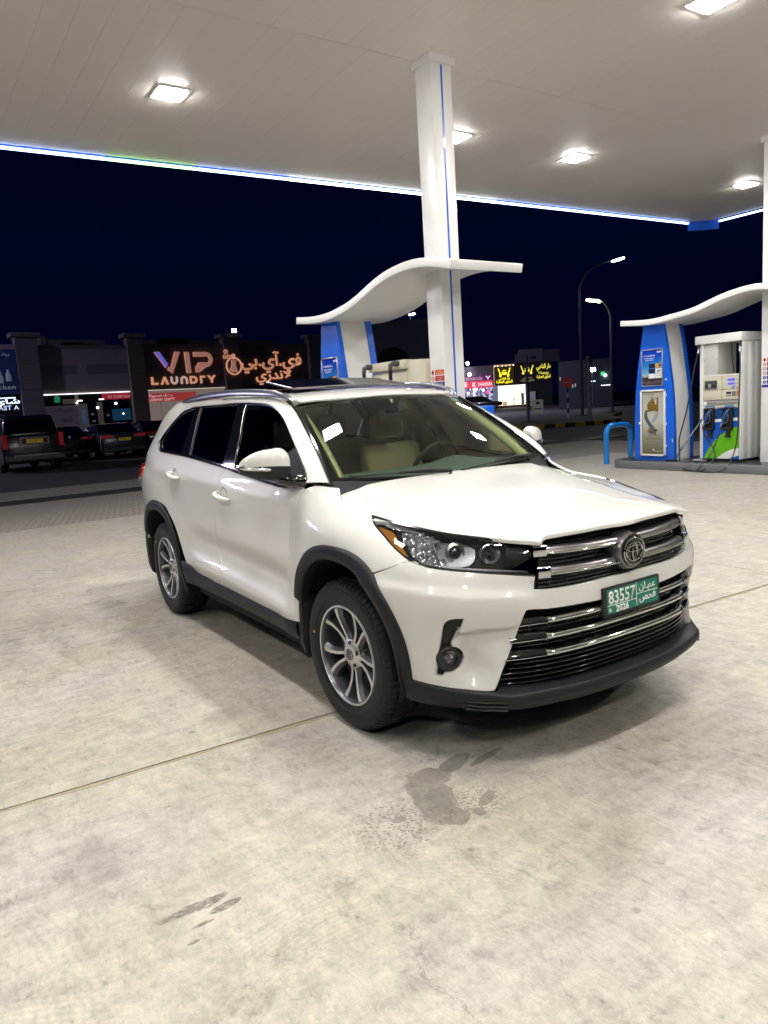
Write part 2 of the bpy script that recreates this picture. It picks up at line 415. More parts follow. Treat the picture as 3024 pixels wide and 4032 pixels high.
def S(s,z):
    """(n,),(n,)-> (n,3) right side, y negative"""
    s=np.atleast_1d(np.asarray(s,float));z=np.atleast_1d(np.asarray(z,float))
    p=S0(s,z);x=p[:,0];w=p[:,1].copy()
    x=x.copy()
    sd=sst(1.05,1.5,s)*(1-sst(4.95,5.3,s))   # side-ness
    # wheel-arch haunches
    for cx in (0,-2.79):
        r=np.hypot(x-cx,(z-WZ)*1.02)
        w+=sd*.020*gs(r,.50,.13)*sst(.2,.5,z)
    # door lower ridge
    zr=.475+(-.45-x)*.045
    dm=sst(-2.35,-1.9,x)*(1-sst(-.62,-.38,x))
    d=z-zr
    rid=np.where(d<0,np.exp(-(d/.10)**2),np.exp(-(d/.055)**2))
    w+=dm*(.034*rid-.024*gs(d,.15,.08))
    # shoulder line
    zs=1.055+(-.45-x)*.042
    w+=sd*.006*gs(z,zs,.045)*sst(-3.3,-2.9,x)*(1-sst(-.7,-.3,x))
    # nose: shelf under headlights
    nm=sst(.45,.62,s)*(1-sst(1.25,1.6,s))
    zc=.735+.045*sst(.5,1.3,s)
    push=.016*np.exp(-np.clip(zc-z,0,9)**2/.12**2)*np.where(z>zc,np.exp(-((z-zc)/.03)**2),1)
    # outward normal approx in plan
    ang=np.clip((s-.35)/1.0,0,1)*math.pi/2
    nx,nw=np.cos(ang),np.sin(ang)
    off=nm*push
    # fog-lamp hollow (bowl inboard of the lamp)
    bw=gs(s,.80,.075)*gs(z,.44,.085)
    off=off-.050*bw
    # undercut below the slanting fog crease
    zk=.60+ .10*(.88-s)
    off=off-.024*sst(.58,.70,s)*(1-sst(.84,.90,s))*sst(zk-.16,zk-.012,z)*(1-sst(zk-.012,zk+.006,z))
    x=x+nx*off;w=w+nw*off
    return np.stack([x,-w,z],1)
def SN(s,z,e=2e-3):
    s=np.atleast_1d(np.asarray(s,float));z=np.atleast_1d(np.asarray(z,float))
    a=S(s+e,z)-S(s-e,z);b=S(s,z+e)-S(s,z-e)
    n=np.cross(b,a);n/=np.linalg.norm(n,axis=1)[:,None]+1e-12
    return n
# ---- hood height  domain (x,|y|)
HX=[-.62,-.35,-.1,.15,.4,.6,.75,.92]
HY=[0,.22,.42,.58,.70,.80,.90]
HZ=[
[1.205,1.203,1.198,1.188,1.172,1.140,1.10],
[1.180,1.178,1.173,1.163,1.147,1.118,1.08],
[1.145,1.143,1.137,1.125,1.108,1.083,1.05],
[1.113,1.111,1.104,1.091,1.074,1.056,1.03],
[1.080,1.077,1.068,1.052,1.030,1.005,.98],
[1.048,1.045,1.034,1.013,.985,.955,.92],
[1.024,1.021,1.010,.985,.940,.897,.86],
[.992,.988,.975,.938,.885,.842,.80],
]
H0=Tens(HX,HY,HZ)
def H(x,y):
    x=np.atleast_1d(np.asarray(x,float));a=np.abs(np.atleast_1d(np.asarray(y,float)))
    z=H0(x,a)[:,0]
    yc=.60-.16*sst(-.4,.75,x)
    z=z-.012*sst(-.02,.07,a-yc)*(1-.6*sst(.5,.85,x))
    return np.stack([x,np.atleast_1d(y)*1.,z],1)
# windshield domain (y,t) t 0 bottom..1 top
def WS(y,t):
    y=np.atleast_1d(np.asarray(y,float));t=np.atleast_1d(np.asarray(t,float));a=np.abs(y)
    # bottom curve x=-.23 at centre, -.44 at .72 ; top  x=-.93 c, -1.05 at .60
    xb=-.20-.20*a**2;zb=1.120+.075*a**2
    xt=-.87-.24*a**2;zt=1.622-.13*a**2
    bul=.030*4*t*(1-t)
    return np.stack([xb+(xt-xb)*t+bul*.6,y,zb+(zt-zb)*t+bul*.8],1)
# roof domain (x,|y|)
RX=[-.80,-1.0,-1.3,-1.8,-2.4,-2.9,-3.25,-3.5]
RC=[1.585,1.640,1.672,1.697,1.697,1.675,1.64,1.60]
_rc=nspl(RX[::-1],np.array(RC[::-1])[:,None])
def RF(x,y):
    x=np.atleast_1d(np.asarray(x,float));a=np.abs(np.atleast_1d(np.asarray(y,float)))
    z=_rc(x)[:,0]-.075*a**2-.45*np.clip(a-.46,0,9)**2.2
    return np.stack([x,np.atleast_1d(y)*1.,z],1)
PANEL={'fender': [[2.0288, 1.1469], [2.0357, 1.1014], [2.0667, 1.0378], [2.0988, 0.9791], [2.1092, 0.898], [2.1089, 0.8169], [2.1171, 0.692], [2.1113, 0.5848], [2.0918, 0.4434], [2.0492, 0.4464], [2.0218, 0.6017], [2.0106, 0.6705], [1.9833, 0.7569], [1.9323, 0.8176], [1.846, 0.865], [1.7305, 0.8951], [1.5838, 0.9002], [1.4727, 0.8849], [1.3807, 0.8557], [1.3008, 0.8214], [1.0685, 0.8965], [1.1643, 0.9444], [1.2267, 0.9838], [1.2962, 1.0228], [1.3327, 1.0523], [1.4731, 1.0722], [1.6044, 1.0876], [1.666, 1.1143], [1.6968, 1.1506], [1.93, 1.165]], 'front_door': [[2.0918, 0.4434], [2.1113, 0.5848], [2.1171, 0.692], [2.1089, 0.8169], [2.1092, 0.898], [2.0988, 0.9791], [2.0667, 1.0378], [2.0357, 1.1014], [2.0288, 1.1469], [2.056, 1.167], [2.1117, 1.1582], [2.2104, 1.1501], [2.3092, 1.1507], [2.5159, 1.1639], [2.827, 1.1915], [3.0588, 1.2193], [3.1243, 1.15], [3.1441, 1.0723], [3.1695, 0.9716], [3.17, 0.8716], [3.233, 0.656], [3.0979, 0.5502], [3.1423, 0.4432], [2.5821, 0.4398]], 'rear_door': [[3.0588, 1.2193], [3.3956, 1.2419], [3.7887, 1.2662], [3.9922, 1.274], [4.115, 1.1922], [4.1136, 1.1029], [4.1311, 1.0112], [4.1583, 0.8893], [4.039, 0.8125], [3.9588, 0.7396], [3.9043, 0.6538], [3.8593, 0.5793], [3.8195, 0.5136], [3.8111, 0.4742], [3.1423, 0.4432], [3.0979, 0.5502], [3.233, 0.656], [3.17, 0.8716], [3.1695, 0.9716], [3.1441, 1.0723], [3.1243, 1.15]], 'quarter': [[3.9922, 1.274], [4.5547, 1.2919], [4.6478, 1.3111], [4.8192, 1.3684], [4.759, 1.4384], [4.6403, 1.5106], [4.4643, 1.5883], [4.2779, 1.6134], [4.1178, 1.63], [3.55, 1.655], [4.0, 1.668], [4.5, 1.672], [4.8, 1.672], [5.12, 1.67], [5.32, 1.62], [5.38, 1.5], [5.42, 1.38], [5.45, 1.22], [5.45, 1.17], [5.12, 1.15], [5.1, 1.05], [5.45, 1.0], [5.45, 0.44], [5.1, 0.42], [4.86, 0.44], [4.76, 0.67], [4.7258, 0.7833], [4.6715, 0.8642], [4.5703, 0.9005], [4.4513, 0.9164], [4.2893, 0.9122], [4.1583, 0.8893], [4.1311, 1.0112], [4.1136, 1.1029], [4.115, 1.1922]], 'bumper': [[1.0685, 0.8965], [0.97, 0.8743], [0.8151, 0.8573], [0.6715, 0.8424], [0.5192, 0.8248], [0.5187, 0.8199], [0.5304, 0.7734], [0.4461, 0.7645], [0.3013, 0.7633], [0.1426, 0.7664], [0, 0.765], [0, 0.668], [0.3108, 0.6782], [0.47, 0.6811], [0.5544, 0.6897], [0.5808, 0.6884], [0.5897, 0.6723], [0.6032, 0.6386], [0.6265, 0.5676], [0.6615, 0.4832], [0.6999, 0.4075], [0.723, 0.3599], [0.7288, 0.3519], [0.7609, 0.3476], [0.8018, 0.3488], [0.8852, 0.3587], [0.9783, 0.3687], [1.0591, 0.3755], [1.1303, 0.3812], [1.1408, 0.4366], [1.1387, 0.5164], [1.1624, 0.5871], [1.1907, 0.6719], [1.2195, 0.7405], [1.2607, 0.7948], [1.2969, 0.8194]], 'fog_hole': [[0.8294, 0.6684], [0.8659, 0.6663], [0.891, 0.6588], [0.9063, 0.6392], [0.9134, 0.6123], [0.9223, 0.5636], [0.9411, 0.4911], [0.9594, 0.4116], [0.9353, 0.4134], [0.9176, 0.4303], [0.8888, 0.4345], [0.8623, 0.4439], [0.8431, 0.4642], [0.8363, 0.4878], [0.8424, 0.5158], [0.8581, 0.5323], [0.8769, 0.5403], [0.8688, 0.5604], [0.8557, 0.5872]], 'trim_outer': [[4.8192, 1.3684], [4.6478, 1.3111], [4.5547, 1.2919], [3.9922, 1.274], [3.7887, 1.2662], [3.3956, 1.2419], [3.0588, 1.2193], [2.827, 1.1915], [2.5159, 1.1639], [2.3092, 1.1507], [2.2104, 1.1501], [2.1117, 1.1582], [2.0354, 1.1721], [2.0274, 1.1975], [2.0821, 1.2396], [2.194, 1.3059], [2.2831, 1.3551], [2.4075, 1.4384], [2.546, 1.5277], [2.6357, 1.5705], [2.7165, 1.5923], [2.872, 1.6099], [3.2188, 1.6272], [3.6396, 1.6296], [4.0867, 1.629], [4.2779, 1.6134], [4.4643, 1.5883], [4.6403, 1.5106], [4.759, 1.4384]], 'win_quarter': [[4.6732, 1.3603], [4.5081, 1.3106], [3.9995, 1.293], [4.026, 1.4541], [4.1163, 1.6103], [4.2459, 1.6], [4.4115, 1.5709], [4.5704, 1.4951], [4.6731, 1.4271]], 'win_rear': [[3.7945, 1.2846], [3.4124, 1.2612], [3.1309, 1.2381], [3.1697, 1.4198], [3.2729, 1.6097], [3.6109, 1.6139], [3.9808, 1.6127], [3.8729, 1.4536]], 'win_front': [[2.9377, 1.2254], [2.6963, 1.2018], [2.4378, 1.1872], [2.2403, 1.1884], [2.0869, 1.1907], [2.0876, 1.2151], [2.2123, 1.3056], [2.2899, 1.3518], [2.4247, 1.4385], [2.5624, 1.5248], [2.6506, 1.564], [2.7285, 1.5821], [2.8547, 1.597], [3.1298, 1.6091], [3.0006, 1.4122]], 'headlight': [[1.3303, 1.0515], [1.1072, 1.0226], [0.8867, 0.9977], [0.7067, 0.9827], [0.5933, 0.9695], [0.4834, 0.955], [0.5082, 0.8253], [0.6714, 0.8434], [0.815, 0.8587], [0.9699, 0.8756], [1.0685, 0.8973], [1.1644, 0.9453], [1.2269, 0.9847], [1.2968, 1.0237]], 'hl_amber': [[1.2722, 1.0188], [1.2136, 1.0087], [1.1739, 0.9984], [1.14, 0.9712], [1.1061, 0.9382], [1.0819, 0.9156], [1.1088, 0.9231], [1.1652, 0.9531], [1.2196, 0.984]], 'hl_chrome': [[1.1136, 1.0017], [0.987, 0.9931], [0.9333, 0.9793], [0.9706, 0.9537], [0.9434, 0.9205], [0.9018, 0.8902], [0.9463, 0.8879], [0.9929, 0.8984], [1.0428, 0.9232], [1.0768, 0.9559]], 'hl_chrome2': [[1.2678, 1.0392], [1.1059, 1.017], [0.9865, 0.9974], [1.1032, 1.0041], [1.2175, 1.0176]], 'hl_shroud': [[0.925, 0.9857], [0.826, 0.9818], [0.7702, 0.9722], [0.7477, 0.9557], [0.7738, 0.9112], [0.8105, 0.8892], [0.8806, 0.8901], [0.9322, 0.9162], [0.9576, 0.9539]], 'hl_drl': [[1.1124, 0.9953], [1.0766, 0.9518], [1.0428, 0.9168], [0.9931, 0.8941], [0.941, 0.8822], [0.8142, 0.8665], [0.6708, 0.8519], [0.5487, 0.8371], [0.5482, 0.8469], [0.6697, 0.8614], [0.8129, 0.8765], [0.9237, 0.8893], [0.9748, 0.9009], [1.0234, 0.9257], [1.0599, 0.9563], [1.0946, 0.9956]], 'hl_inner': [[0.6108, 0.9644], [0.4952, 0.9512], [0.5178, 0.8518], [0.6553, 0.8702]], 'tail': [[5.11, 1.055], [5.11, 1.145], [5.3, 1.165], [5.45, 1.168], [5.75, 1.16], [5.75, 1.03], [5.45, 1.01]]}
CENT={'proj': [0.8449, 0.9423], 'refl': [0.6962, 0.9327], 'low': [0.8449, 0.9423], 'fog': [0.8873, 0.4882], 'hF': [3.0025, 1.0477], 'hR': [3.9626, 1.1336], 'hF2': [[3.1225, 1.0591], [2.8976, 1.0325]], 'hR2': [[4.0941, 1.1457], [3.8485, 1.1171]], 'signal': [1.0296, 0.9695]}
HOODR=[(-0.262, 0.745), (-0.235, 0.765), (-0.19, 0.785), (-0.12, 0.797), (0, 0.812), (0.1, 0.822), (0.165, 0.832), (0.3137, 0.7539), (0.5008, 0.6934), (0.6551, 0.6197), (0.7784, 0.5621), (0.8702, 0.4946), (0.8836, 0.4842), (0.8748, 0.4659), (0.8658, 0.4514), (0.8631, 0.434), (0.8858, 0.3389), (0.9005, 0.245), (0.9076, 0.1537), (0.92, 0.0512), (0.922, 0)]
# ============================================================ THE WHITE SUV
def numNs(fn,s,z,e=5e-4):
    a=fn(s+e,z)-fn(s-e,z);b=fn(s,z+e)-fn(s,z-e);n=np.cross(b,a);return n/(np.linalg.norm(n,axis=1)[:,None]+1e-12)
HN=numN(H);WN=numN(WS);RN=numN(RF)
car=empty('suv',(0,0,0),0,'large white SUV parked on the concrete forecourt with chrome grille and open sunroof','car')
PT=PANEL
def yz(s,z,off=0):
    p=S([s],[z])[0];n=SN([s],[z])[0];return p+n*off,n
# body sheet panels
panel('fender',S,SN,PT['fender'],M['paint'],car,mirror=True)
panel('front_door',S,SN,PT['front_door'],M['paint'],car,mirror=True)
panel('rear_door',S,SN,PT['rear_door'],M['paint'],car,mirror=True)
panel('quarter_panel',S,SN,PT['quarter'],M['paint'],car,mirror=True,dens=.032)
panel('front_bumper',S,SN,PT['bumper'],M['paint'],car,holes=[PT['fog_hole']],joinmirror=True,dens=.02,gap=.002,thick=.03,rnd=.003)
panel('tailgate',S,SN,[[5.46,.62],[6.25,.62],[6.25,1.2],[5.46,1.2]],M['paint'],car,joinmirror=True,smooth=False,dens=.05)
panel('tailgate_glass',S,SN,[[5.46,1.21],[6.25,1.21],[6.25,1.6],[5.40,1.6]],M['priv'],car,joinmirror=True,smooth=False,dens=.05)
panel('rear_bumper',S,SN,[[5.46,.30],[6.25,.30],[6.25,.61],[5.46,.61]],M['clad'],car,joinmirror=True,smooth=False,dens=.05)
hood_out=[(x,-y) for x,y in HOODR]+[(x,y) for x,y in HOODR[::-1][1:]]+[(-.25,.55),(-.235,.30),(-.23,0),(-.235,-.30),(-.25,-.55)]
panel('hood',H,HN,hood_out,M['paint'],car,dens=.028,gap=.002,thick=.02,rnd=.003)
# roof with sunroof hole
ro=[]
for y in np.linspace(-.575,.575,9): ro.append((-.885-.24*y*y,y))
for x in (-1.5,-2.0,-2.5,-2.9,-3.2): ro.append((x,.585 if x>-2.6 else .58))
for y in np.linspace(.5,-.5,7): ro.append((-3.42+.3*y*y,y))
for x in (-3.2,-2.9,-2.5,-2.0,-1.5): ro.append((x,-.585 if x>-2.6 else -.58))
sun=[(-1.33,-.43),(-1.28,-.2),(-1.27,0),(-1.28,.2),(-1.33,.43),(-2.05,.43),(-2.05,-.43)]
panel('roof',RF,RN,ro,M['paint'],car,holes=[sun],dens=.04,gap=0.0,smooth=True)
# strip : A pillar and cant rail, between window line and windshield/roof edge
Acv=[(-.392,.868,1.180),(-.415,.852,1.215),(-.53,.82,1.31),(-.76,.76,1.44),(-.94,.712,1.53),(-1.14,.68,1.592),(-1.29,.672,1.613),(-1.61,.672,1.632),(-2.03,.672,1.633),(-2.5,.662,1.632),(-2.86,.65,1.62)]
Bcv=[(-.36,.745,1.163),(-.385,.737,1.178),(-.525,.702,1.258),(-.74,.658,1.385),(-.895,.634,1.487),(-1.045,.607,1.583),(-1.24,.592,1.63),(-1.6,.585,RC[3]-.036),(-2.03,.585,1.665),(-2.5,.580,1.661),(-2.86,.575,1.645)]
_we=[WS([.767-.142*t],[t])[0] for t in (.02,.09,.24,.50,.74,.97)]
Bcv=[(float(q_[0]),abs(float(q_[1])),float(q_[2])) for q_ in _we]+Bcv[6:]
Bcv=[b if i<6 else (b[0],b[1],float(RF([b[0]],[b[1]])[0,2])-.001) for i,b in enumerate(Bcv)]
def cvres(C,n):
    C=np.array(C);t=np.arange(len(C));f=nspl(t,C);return f(np.linspace(0,len(C)-1,n))
ns=70;Aa=cvres(Acv,ns);Bb=cvres(Bcv,ns);G_=[]
for i in range(ns):
    t=Aa[min(i+1,ns-1)]-Aa[max(i-1,0)];n=np.cross(Bb[i]-Aa[i],t);n/=np.linalg.norm(n);n=n if n[1]>0 else -n
    L=np.linalg.norm(Bb[i]-Aa[i]);row=[]
    for k in range(9):
        u=k/8;row.append(Aa[i]+(Bb[i]-Aa[i])*u+n*(L*.04*4*u*(1-u)))
    row=[row[0]-n*.012]+row+[row[-1]-n*.014]
    G_.append(row)
G_=np.array(G_)
for sg in (1,-1):
    g=G_*[1,sg*-1,1];o=loftgrid('roof_pillar',g,M['paint'],car,flip=(sg==-1))
    bm=bmesh.new();bm.from_mesh(o.data);bmesh.ops.recalc_face_normals(bm,faces=bm.faces);bm.to_mesh(o.data);bm.free()
# window trim (black) with pane holes, panes
panel('window_trim',S,SN,PT['trim_outer'],M['gloss'],car,holes=[PT['win_quarter'],PT['win_rear'],PT['win_front']],off=-.004,gap=.0,thick=.01,mirror=True,dens=.03)
for n,k in (('quarter_window','win_quarter'),('rear_door_window','win_rear'),('front_door_window','win_front')):
    panel(n,S,SN,PT[k],M['priv'] if k!='win_front' else M['tint'],car,off=-.009,gap=-.004,thick=.003,mirror=True,dens=.05)
# chrome line along the lower window edge and grey window seals
def sline(name,pts,r,m,off=.002,mir=True,step=.03,n=6):
    q=np.array(densify(pts+[pts[-1]],step)[:]);q=q[:int(len(q))]
    P=S(q[:,0],q[:,1])+SN(q[:,0],q[:,1])*off
    for sg in ((1,-1) if mir else (1,)):
        mb=MB();mb.tube(P*[1,sg,1],r,n);mb.build(name,m,car,smooth=True)
to=PT['trim_outer']
def openl(p):
    out=[]
    for a,b in zip(p[:-1],p[1:]):
        a=np.array(a);b=np.array(b);k=max(1,int(np.linalg.norm(b-a)/.03));out+=[tuple(a+(b-a)*j/k) for j in range(k)]
    return np.array(out+[tuple(p[-1])])
def spath(name,pts,r,m,off=.002,n=6,sides=(1,-1)):
    q=openl(pts);P=S(q[:,0],q[:,1])+SN(q[:,0],q[:,1])*off
    for sg in sides:
        mb=MB();mb.tube(P*[1,sg,1],r,n);mb.build(name,m,car,smooth=True)
spath('chrome_molding',to[:3],.006,M['chrome'],off=-.001)
spath('belt_molding',to[2:14],.007,M['gloss'],off=.002)
spath('belt_molding_edge',[to[11],to[12],to[13],to[14],to[15]],.003,M['satin'],off=.004)
wf=PT['win_front'];wr_=PT['win_rear']
spath('window_seal',[wf[0],wf[-1],wf[-2]],.004,M['satin'],off=-.004)
spath('window_seal',[wr_[0],wr_[-1],wr_[-2]],.004,M['satin'],off=-.004)
# windshield
wsd=[(-.715,.0),(0,0),(.715,0),(.72,.0),(.60,1.0),(0,1.0),(-.60,1.0)]
wsp=[(y,0.02) for y in np.linspace(-.755,.755,9)]+[(.757-.142*t,t) for t in (.2,.4,.6,.8)]+[(y,.985) for y in np.linspace(.616,-.616,9)]+[(-(.757-.142*t),t) for t in (.8,.6,.4,.2)]
panel('windshield',WS,WN,wsp,M['ws'],car,off=-.003,gap=0,thick=.003,dens=.05,smooth=False)
# black frit band round the windshield
inn=[(y,.075+.02*y*y) for y in np.linspace(-.70,.70,9)]+[(.722-.14*t,t) for t in (.25,.4,.6,.8)]+[(y,.950) for y in np.linspace(.575,-.575,9)]+[(-(.722-.14*t),t) for t in (.8,.6,.4,.25)]
panel('windshield_band',WS,WN,wsp,M['gloss'],car,holes=[inn],off=-.0075,gap=0,thick=.002,dens=.04,smooth=False)
for sg in (1,-1):
    mb=MB();P=[WS([sg*(.762-.142*t)],[t])[0]+np.array([.002,sg*.002,.003]) for t in np.linspace(-.01,.995,24)]
    mb.tube(P,.0085,6);mb.build('windshield_molding',M['gloss'],car,smooth=True)
# cowl
g=[];
for y in np.linspace(-.76,.76,25):
    p=WS([y],[.03])[0];h=H([-.235-.045*y*y],[y])[0];g.append([p+[0,0,.002],(p+h)/2-[0,0,.02],h-[0,0,.022],h-[-.04,0,.03]])
loftgrid('cowl_panel',g,M['matte'],car)
for y0,y1 in ((-.05,-.66),(.62,.02)):
    mb=MB();P=[WS([y0+(y1-y0)*t],[.055+.02*math.sin(t*3.1)])[0]+np.array([.014,0,.012]) for t in np.linspace(0,1,14)]
    w_=mb;w_.tube(P,[.005+.0*i for i in range(14)],6);mb.tube([P[0]+np.array([.04,-.05,-.02]),P[0]+np.array([.03,-.02,.008]),P[3]+np.array([.004,0,.012]),P[7]+np.array([.002,0,.004])],[.011,.011,.009,.005],8)
    mb.build('wiper',M['matte'],car,smooth=True)
# roof rails
for sg in (1,-1):
    rp=[(-.955,.598,1.583),(-1.02,.612,1.632),(-1.16,.622,1.672),(-1.35,.627,1.695),(-1.7,.63,1.712),(-2.1,.628,1.718),(-2.5,.62,1.714),(-2.85,.605,1.695),(-3.07,.585,1.668)]
    q=cvres(rp,48);nb=[];
    for i,p in enumerate(q):
        u=i/47;hh=.022*min(1,6*u+.25,5*(1-u)+.2);base=min(p[2]-.012,RF([p[0]],[.57])[0,2]+.003)
        base=max(base,p[2]-.05)
        nb.append([(p[0],p[1]+.016,base),(p[0],p[1]+.015,p[2]-.006),(p[0],p[1]+.006,p[2]),(p[0],p[1]-.010,p[2]-.001),(p[0],p[1]-.018,p[2]-.009),(p[0],p[1]-.020,base)])
    g=np.array(nb)*[1,-sg,1];o=loftgrid('roof_rail',g,M['rail'],car)
    bm=bmesh.new();bm.from_mesh(o.data);bmesh.ops.recalc_face_normals(bm,faces=bm.faces);bm.to_mesh(o.data);bm.free()
# sunroof : raised dark glass with pale rim, dark opening
gl=[]
def sunp(x,y):
    t=(-1.31-x)/.41;return (x,y,1.698+.066*t-.05*y*y)
mb=MB();V=[];
for x in np.linspace(-1.31,-1.72,6):
    for y in np.linspace(-.43,.43,9):V.append(sunp(x,y))
F=[(i*9+j,i*9+j+1,(i+1)*9+j+1,(i+1)*9+j) for i in range(5) for j in range(8)]
mb.add(V,F);o=mb.build('sunroof_glass',M['gloss'],car,smooth=True)
rim=[sunp(-1.31,y) for y in np.linspace(-.43,.43,9)]+[sunp(x,.43) for x in np.linspace(-1.4,-2.09,6)]
mb=MB();mb.tube([np.array(sunp(x,-.435))+[0,0,-.003] for x in np.linspace(-1.72,-1.32,8)]+[np.array(sunp(-1.305,y))+[0.004*0,0,-.003] for y in np.linspace(-.42,.42,9)]+[np.array(sunp(x,.435))+[0,0,-.003] for x in np.linspace(-1.32,-1.72,8)],.0065,8)
mb.build('sunroof_rim',M['satin'],car,smooth=True)
V=[(x,y,float(RF([x],[y])[0,2])+.012) for x in np.linspace(-1.70,-2.8,8) for y in np.linspace(-.45,.45,7)];mb=MB();mb.add(V,[(i*7+j,i*7+j+1,(i+1)*7+j+1,(i+1)*7+j) for i in range(7) for j in range(6)]);mb.build('rear_roof_glass',M['gloss'],car,smooth=True)
mb=MB();mb.box((-2.04,-.42,1.60),(-1.33,.42,1.61));mb.build('sunroof_shade',M['inner'],car)
# antenna fin
mb=MB();mb.prism([(-3.22,1.66),(-3.00,1.675),(-3.12,1.70),(-3.20,1.715)],-.018,.018,'y');mb.build('antenna_fin',M['paint'],car,bevel=.008,smooth=True)
# ------------------------------------------------ cladding
def x2s(x,z):
    lo,hi=np.full(len(x),1.0),np.full(len(x),5.6)
    for _ in range(30):
        m_=(lo+hi)/2;xx=S0(m_,z)[:,0];big=xx>x;lo=np.where(big,m_,lo);hi=np.where(big,hi,m_)
    return (lo+hi)/2
def archsheet(cx,a0,b0,a1,b1,t0,t1,n=60,nn=2.4,cz=.385):
    """flared arch lip: grid from outer edge to inner edge and folded under"""
    rows=[]
    th=np.linspace(t0,t1,n)
    for t in th:
        c,s=math.cos(t),math.sin(t);k=(abs(c)**nn+abs(s)**nn)**(-1/nn);row=[]
        for u,lift,dw in ((0,-.004,0),(0,.010,0),(.25,.016,0),(.7,.014,0),(1,.008,0),(1.0,-.004,0),(1.0,-.05,0)):
            a=a0+(a1-a0)*u;b=b0+(b1-b0)*u;row.append((cx+a*k*c,cz+b*k*s,lift))
        rows.append(row)
    rows=np.array(rows);x=rows[...,0].ravel();z=np.clip(rows[...,1].ravel(),.165,1.6);s=x2s(x,z)
    P=S(s,z);N=SN(s,z);N[:,2]*=.3;P=P+N*rows[...,2].ravel()[:,None]
    return P.reshape(rows.shape)
def fixn(o):
    bm=bmesh.new();bm.from_mesh(o.data);bmesh.ops.recalc_face_normals(bm,faces=bm.faces);bm.to_mesh(o.data);bm.free();return o
for sg in (1,-1):
    g=archsheet(0.02,.475,.528,.405,.462,R(-2),R(157))*[1,sg,1];fixn(loftgrid('arch_cladding',g,M['clad'],car))
    g=archsheet(-2.80,.475,.530,.405,.462,R(-14),R(153))*[1,sg,1];fixn(loftgrid('arch_cladding',g,M['clad'],car))
# sill
def sillsheet():
    xs=np.linspace(-.455,-2.30,60);rows=[]
    for x in xs:
        zt=.438+(-.48-x)*.012+.05*sst(-1.9,-2.25,x);zb=.335-.03*sst(-2.0,-2.25,x)*0
        f=1.
        rows.append([(x,zt,-.004),(x,zt-.002,.008),(x,(zt+zb)/2,.012),(x,zb+.01,.006),(x,zb,-.006),(x-.0,zb-.01,-.09)])
    rows=np.array(rows);s=x2s(rows[...,0].ravel(),rows[...,1].ravel());P=S(s,rows[...,1].ravel())+SN(s,rows[...,1].ravel())*rows[...,2].ravel()[:,None];return P.reshape(rows.shape)
sg_=sillsheet()
for sg in (1,-1): fixn(loftgrid('sill_cladding',sg_*[1,sg,1],M['clad'],car))
# front lip and lower cladding: stations of (x,w,z)
L_=[ # each: top edge, ledge, nose, front bottom, underside
[(.455,.900,.388),(.462,.905,.384),(.468,.908,.340),(.455,.895,.284),(.40,.80,.265)],
[(.53,.868,.376),(.54,.874,.370),(.546,.876,.325),(.53,.860,.272),(.48,.76,.255)],
[(.665,.778,.360),(.672,.785,.354),(.680,.790,.315),(.662,.774,.272),(.60,.66,.255)],
[(.752,.694,.352),(.768,.702,.344),(.774,.704,.310),(.755,.690,.274),(.70,.58,.255)],
[(.775,.650,.352),(.836,.640,.342),(.842,.638,.308),(.820,.628,.274),(.76,.55,.255)],
[(.745,.60,.362),(.880,.570,.346),(.874,.566,.305),(.848,.556,.268),(.80,.50,.252)],
[(.765,.48,.356),(.922,.45,.352),(.912,.445,.306),(.880,.435,.268),(.84,.40,.252)],
[(.800,.28,.350),(.955,.26,.350),(.945,.26,.304),(.912,.255,.266),(.88,.25,.25)],
[(.815,0,.348),(.966,0,.350),(.958,0,.303),(.925,0,.265),(.89,0,.25)]]
L_=np.array(L_);t=np.arange(len(L_));f=nspl(t,L_.reshape(len(L_),-1))
tt=np.concatenate([np.linspace(0,4,24),np.linspace(4.05,8,40)])
g=f(tt).reshape(len(tt),5,3);g[:,:,1]*=-1
full=np.concatenate([g,(g*[1,-1,1])[::-1][1:]])
# crisp edges: duplicate profile columns slightly
def crisp(g,e=.12):
    cols=[];nv=g.shape[1]
    for j in range(nv):
        if 0<j<nv-1:
            cols+= [g[:,j]+(g[:,j-1]-g[:,j])*e,g[:,j]+(g[:,j+1]-g[:,j])*e]
        else: cols.append(g[:,j])
    return np.stack(cols,1)
fixn(loftgrid('front_lip',crisp(full),M['clad'],car))
for sg in (1,-1):
    mb=MB()
    for k in range(3):
        z0=.283+k*.016
        pts=[(.698,-.766*sg,z0),(.768,-.712*sg,z0-.002),(.830,-.648*sg,z0-.002)]
        mb.tube(pts,.0055,6)
    q_=mb.build('lip_louvre',M['gloss'],car)
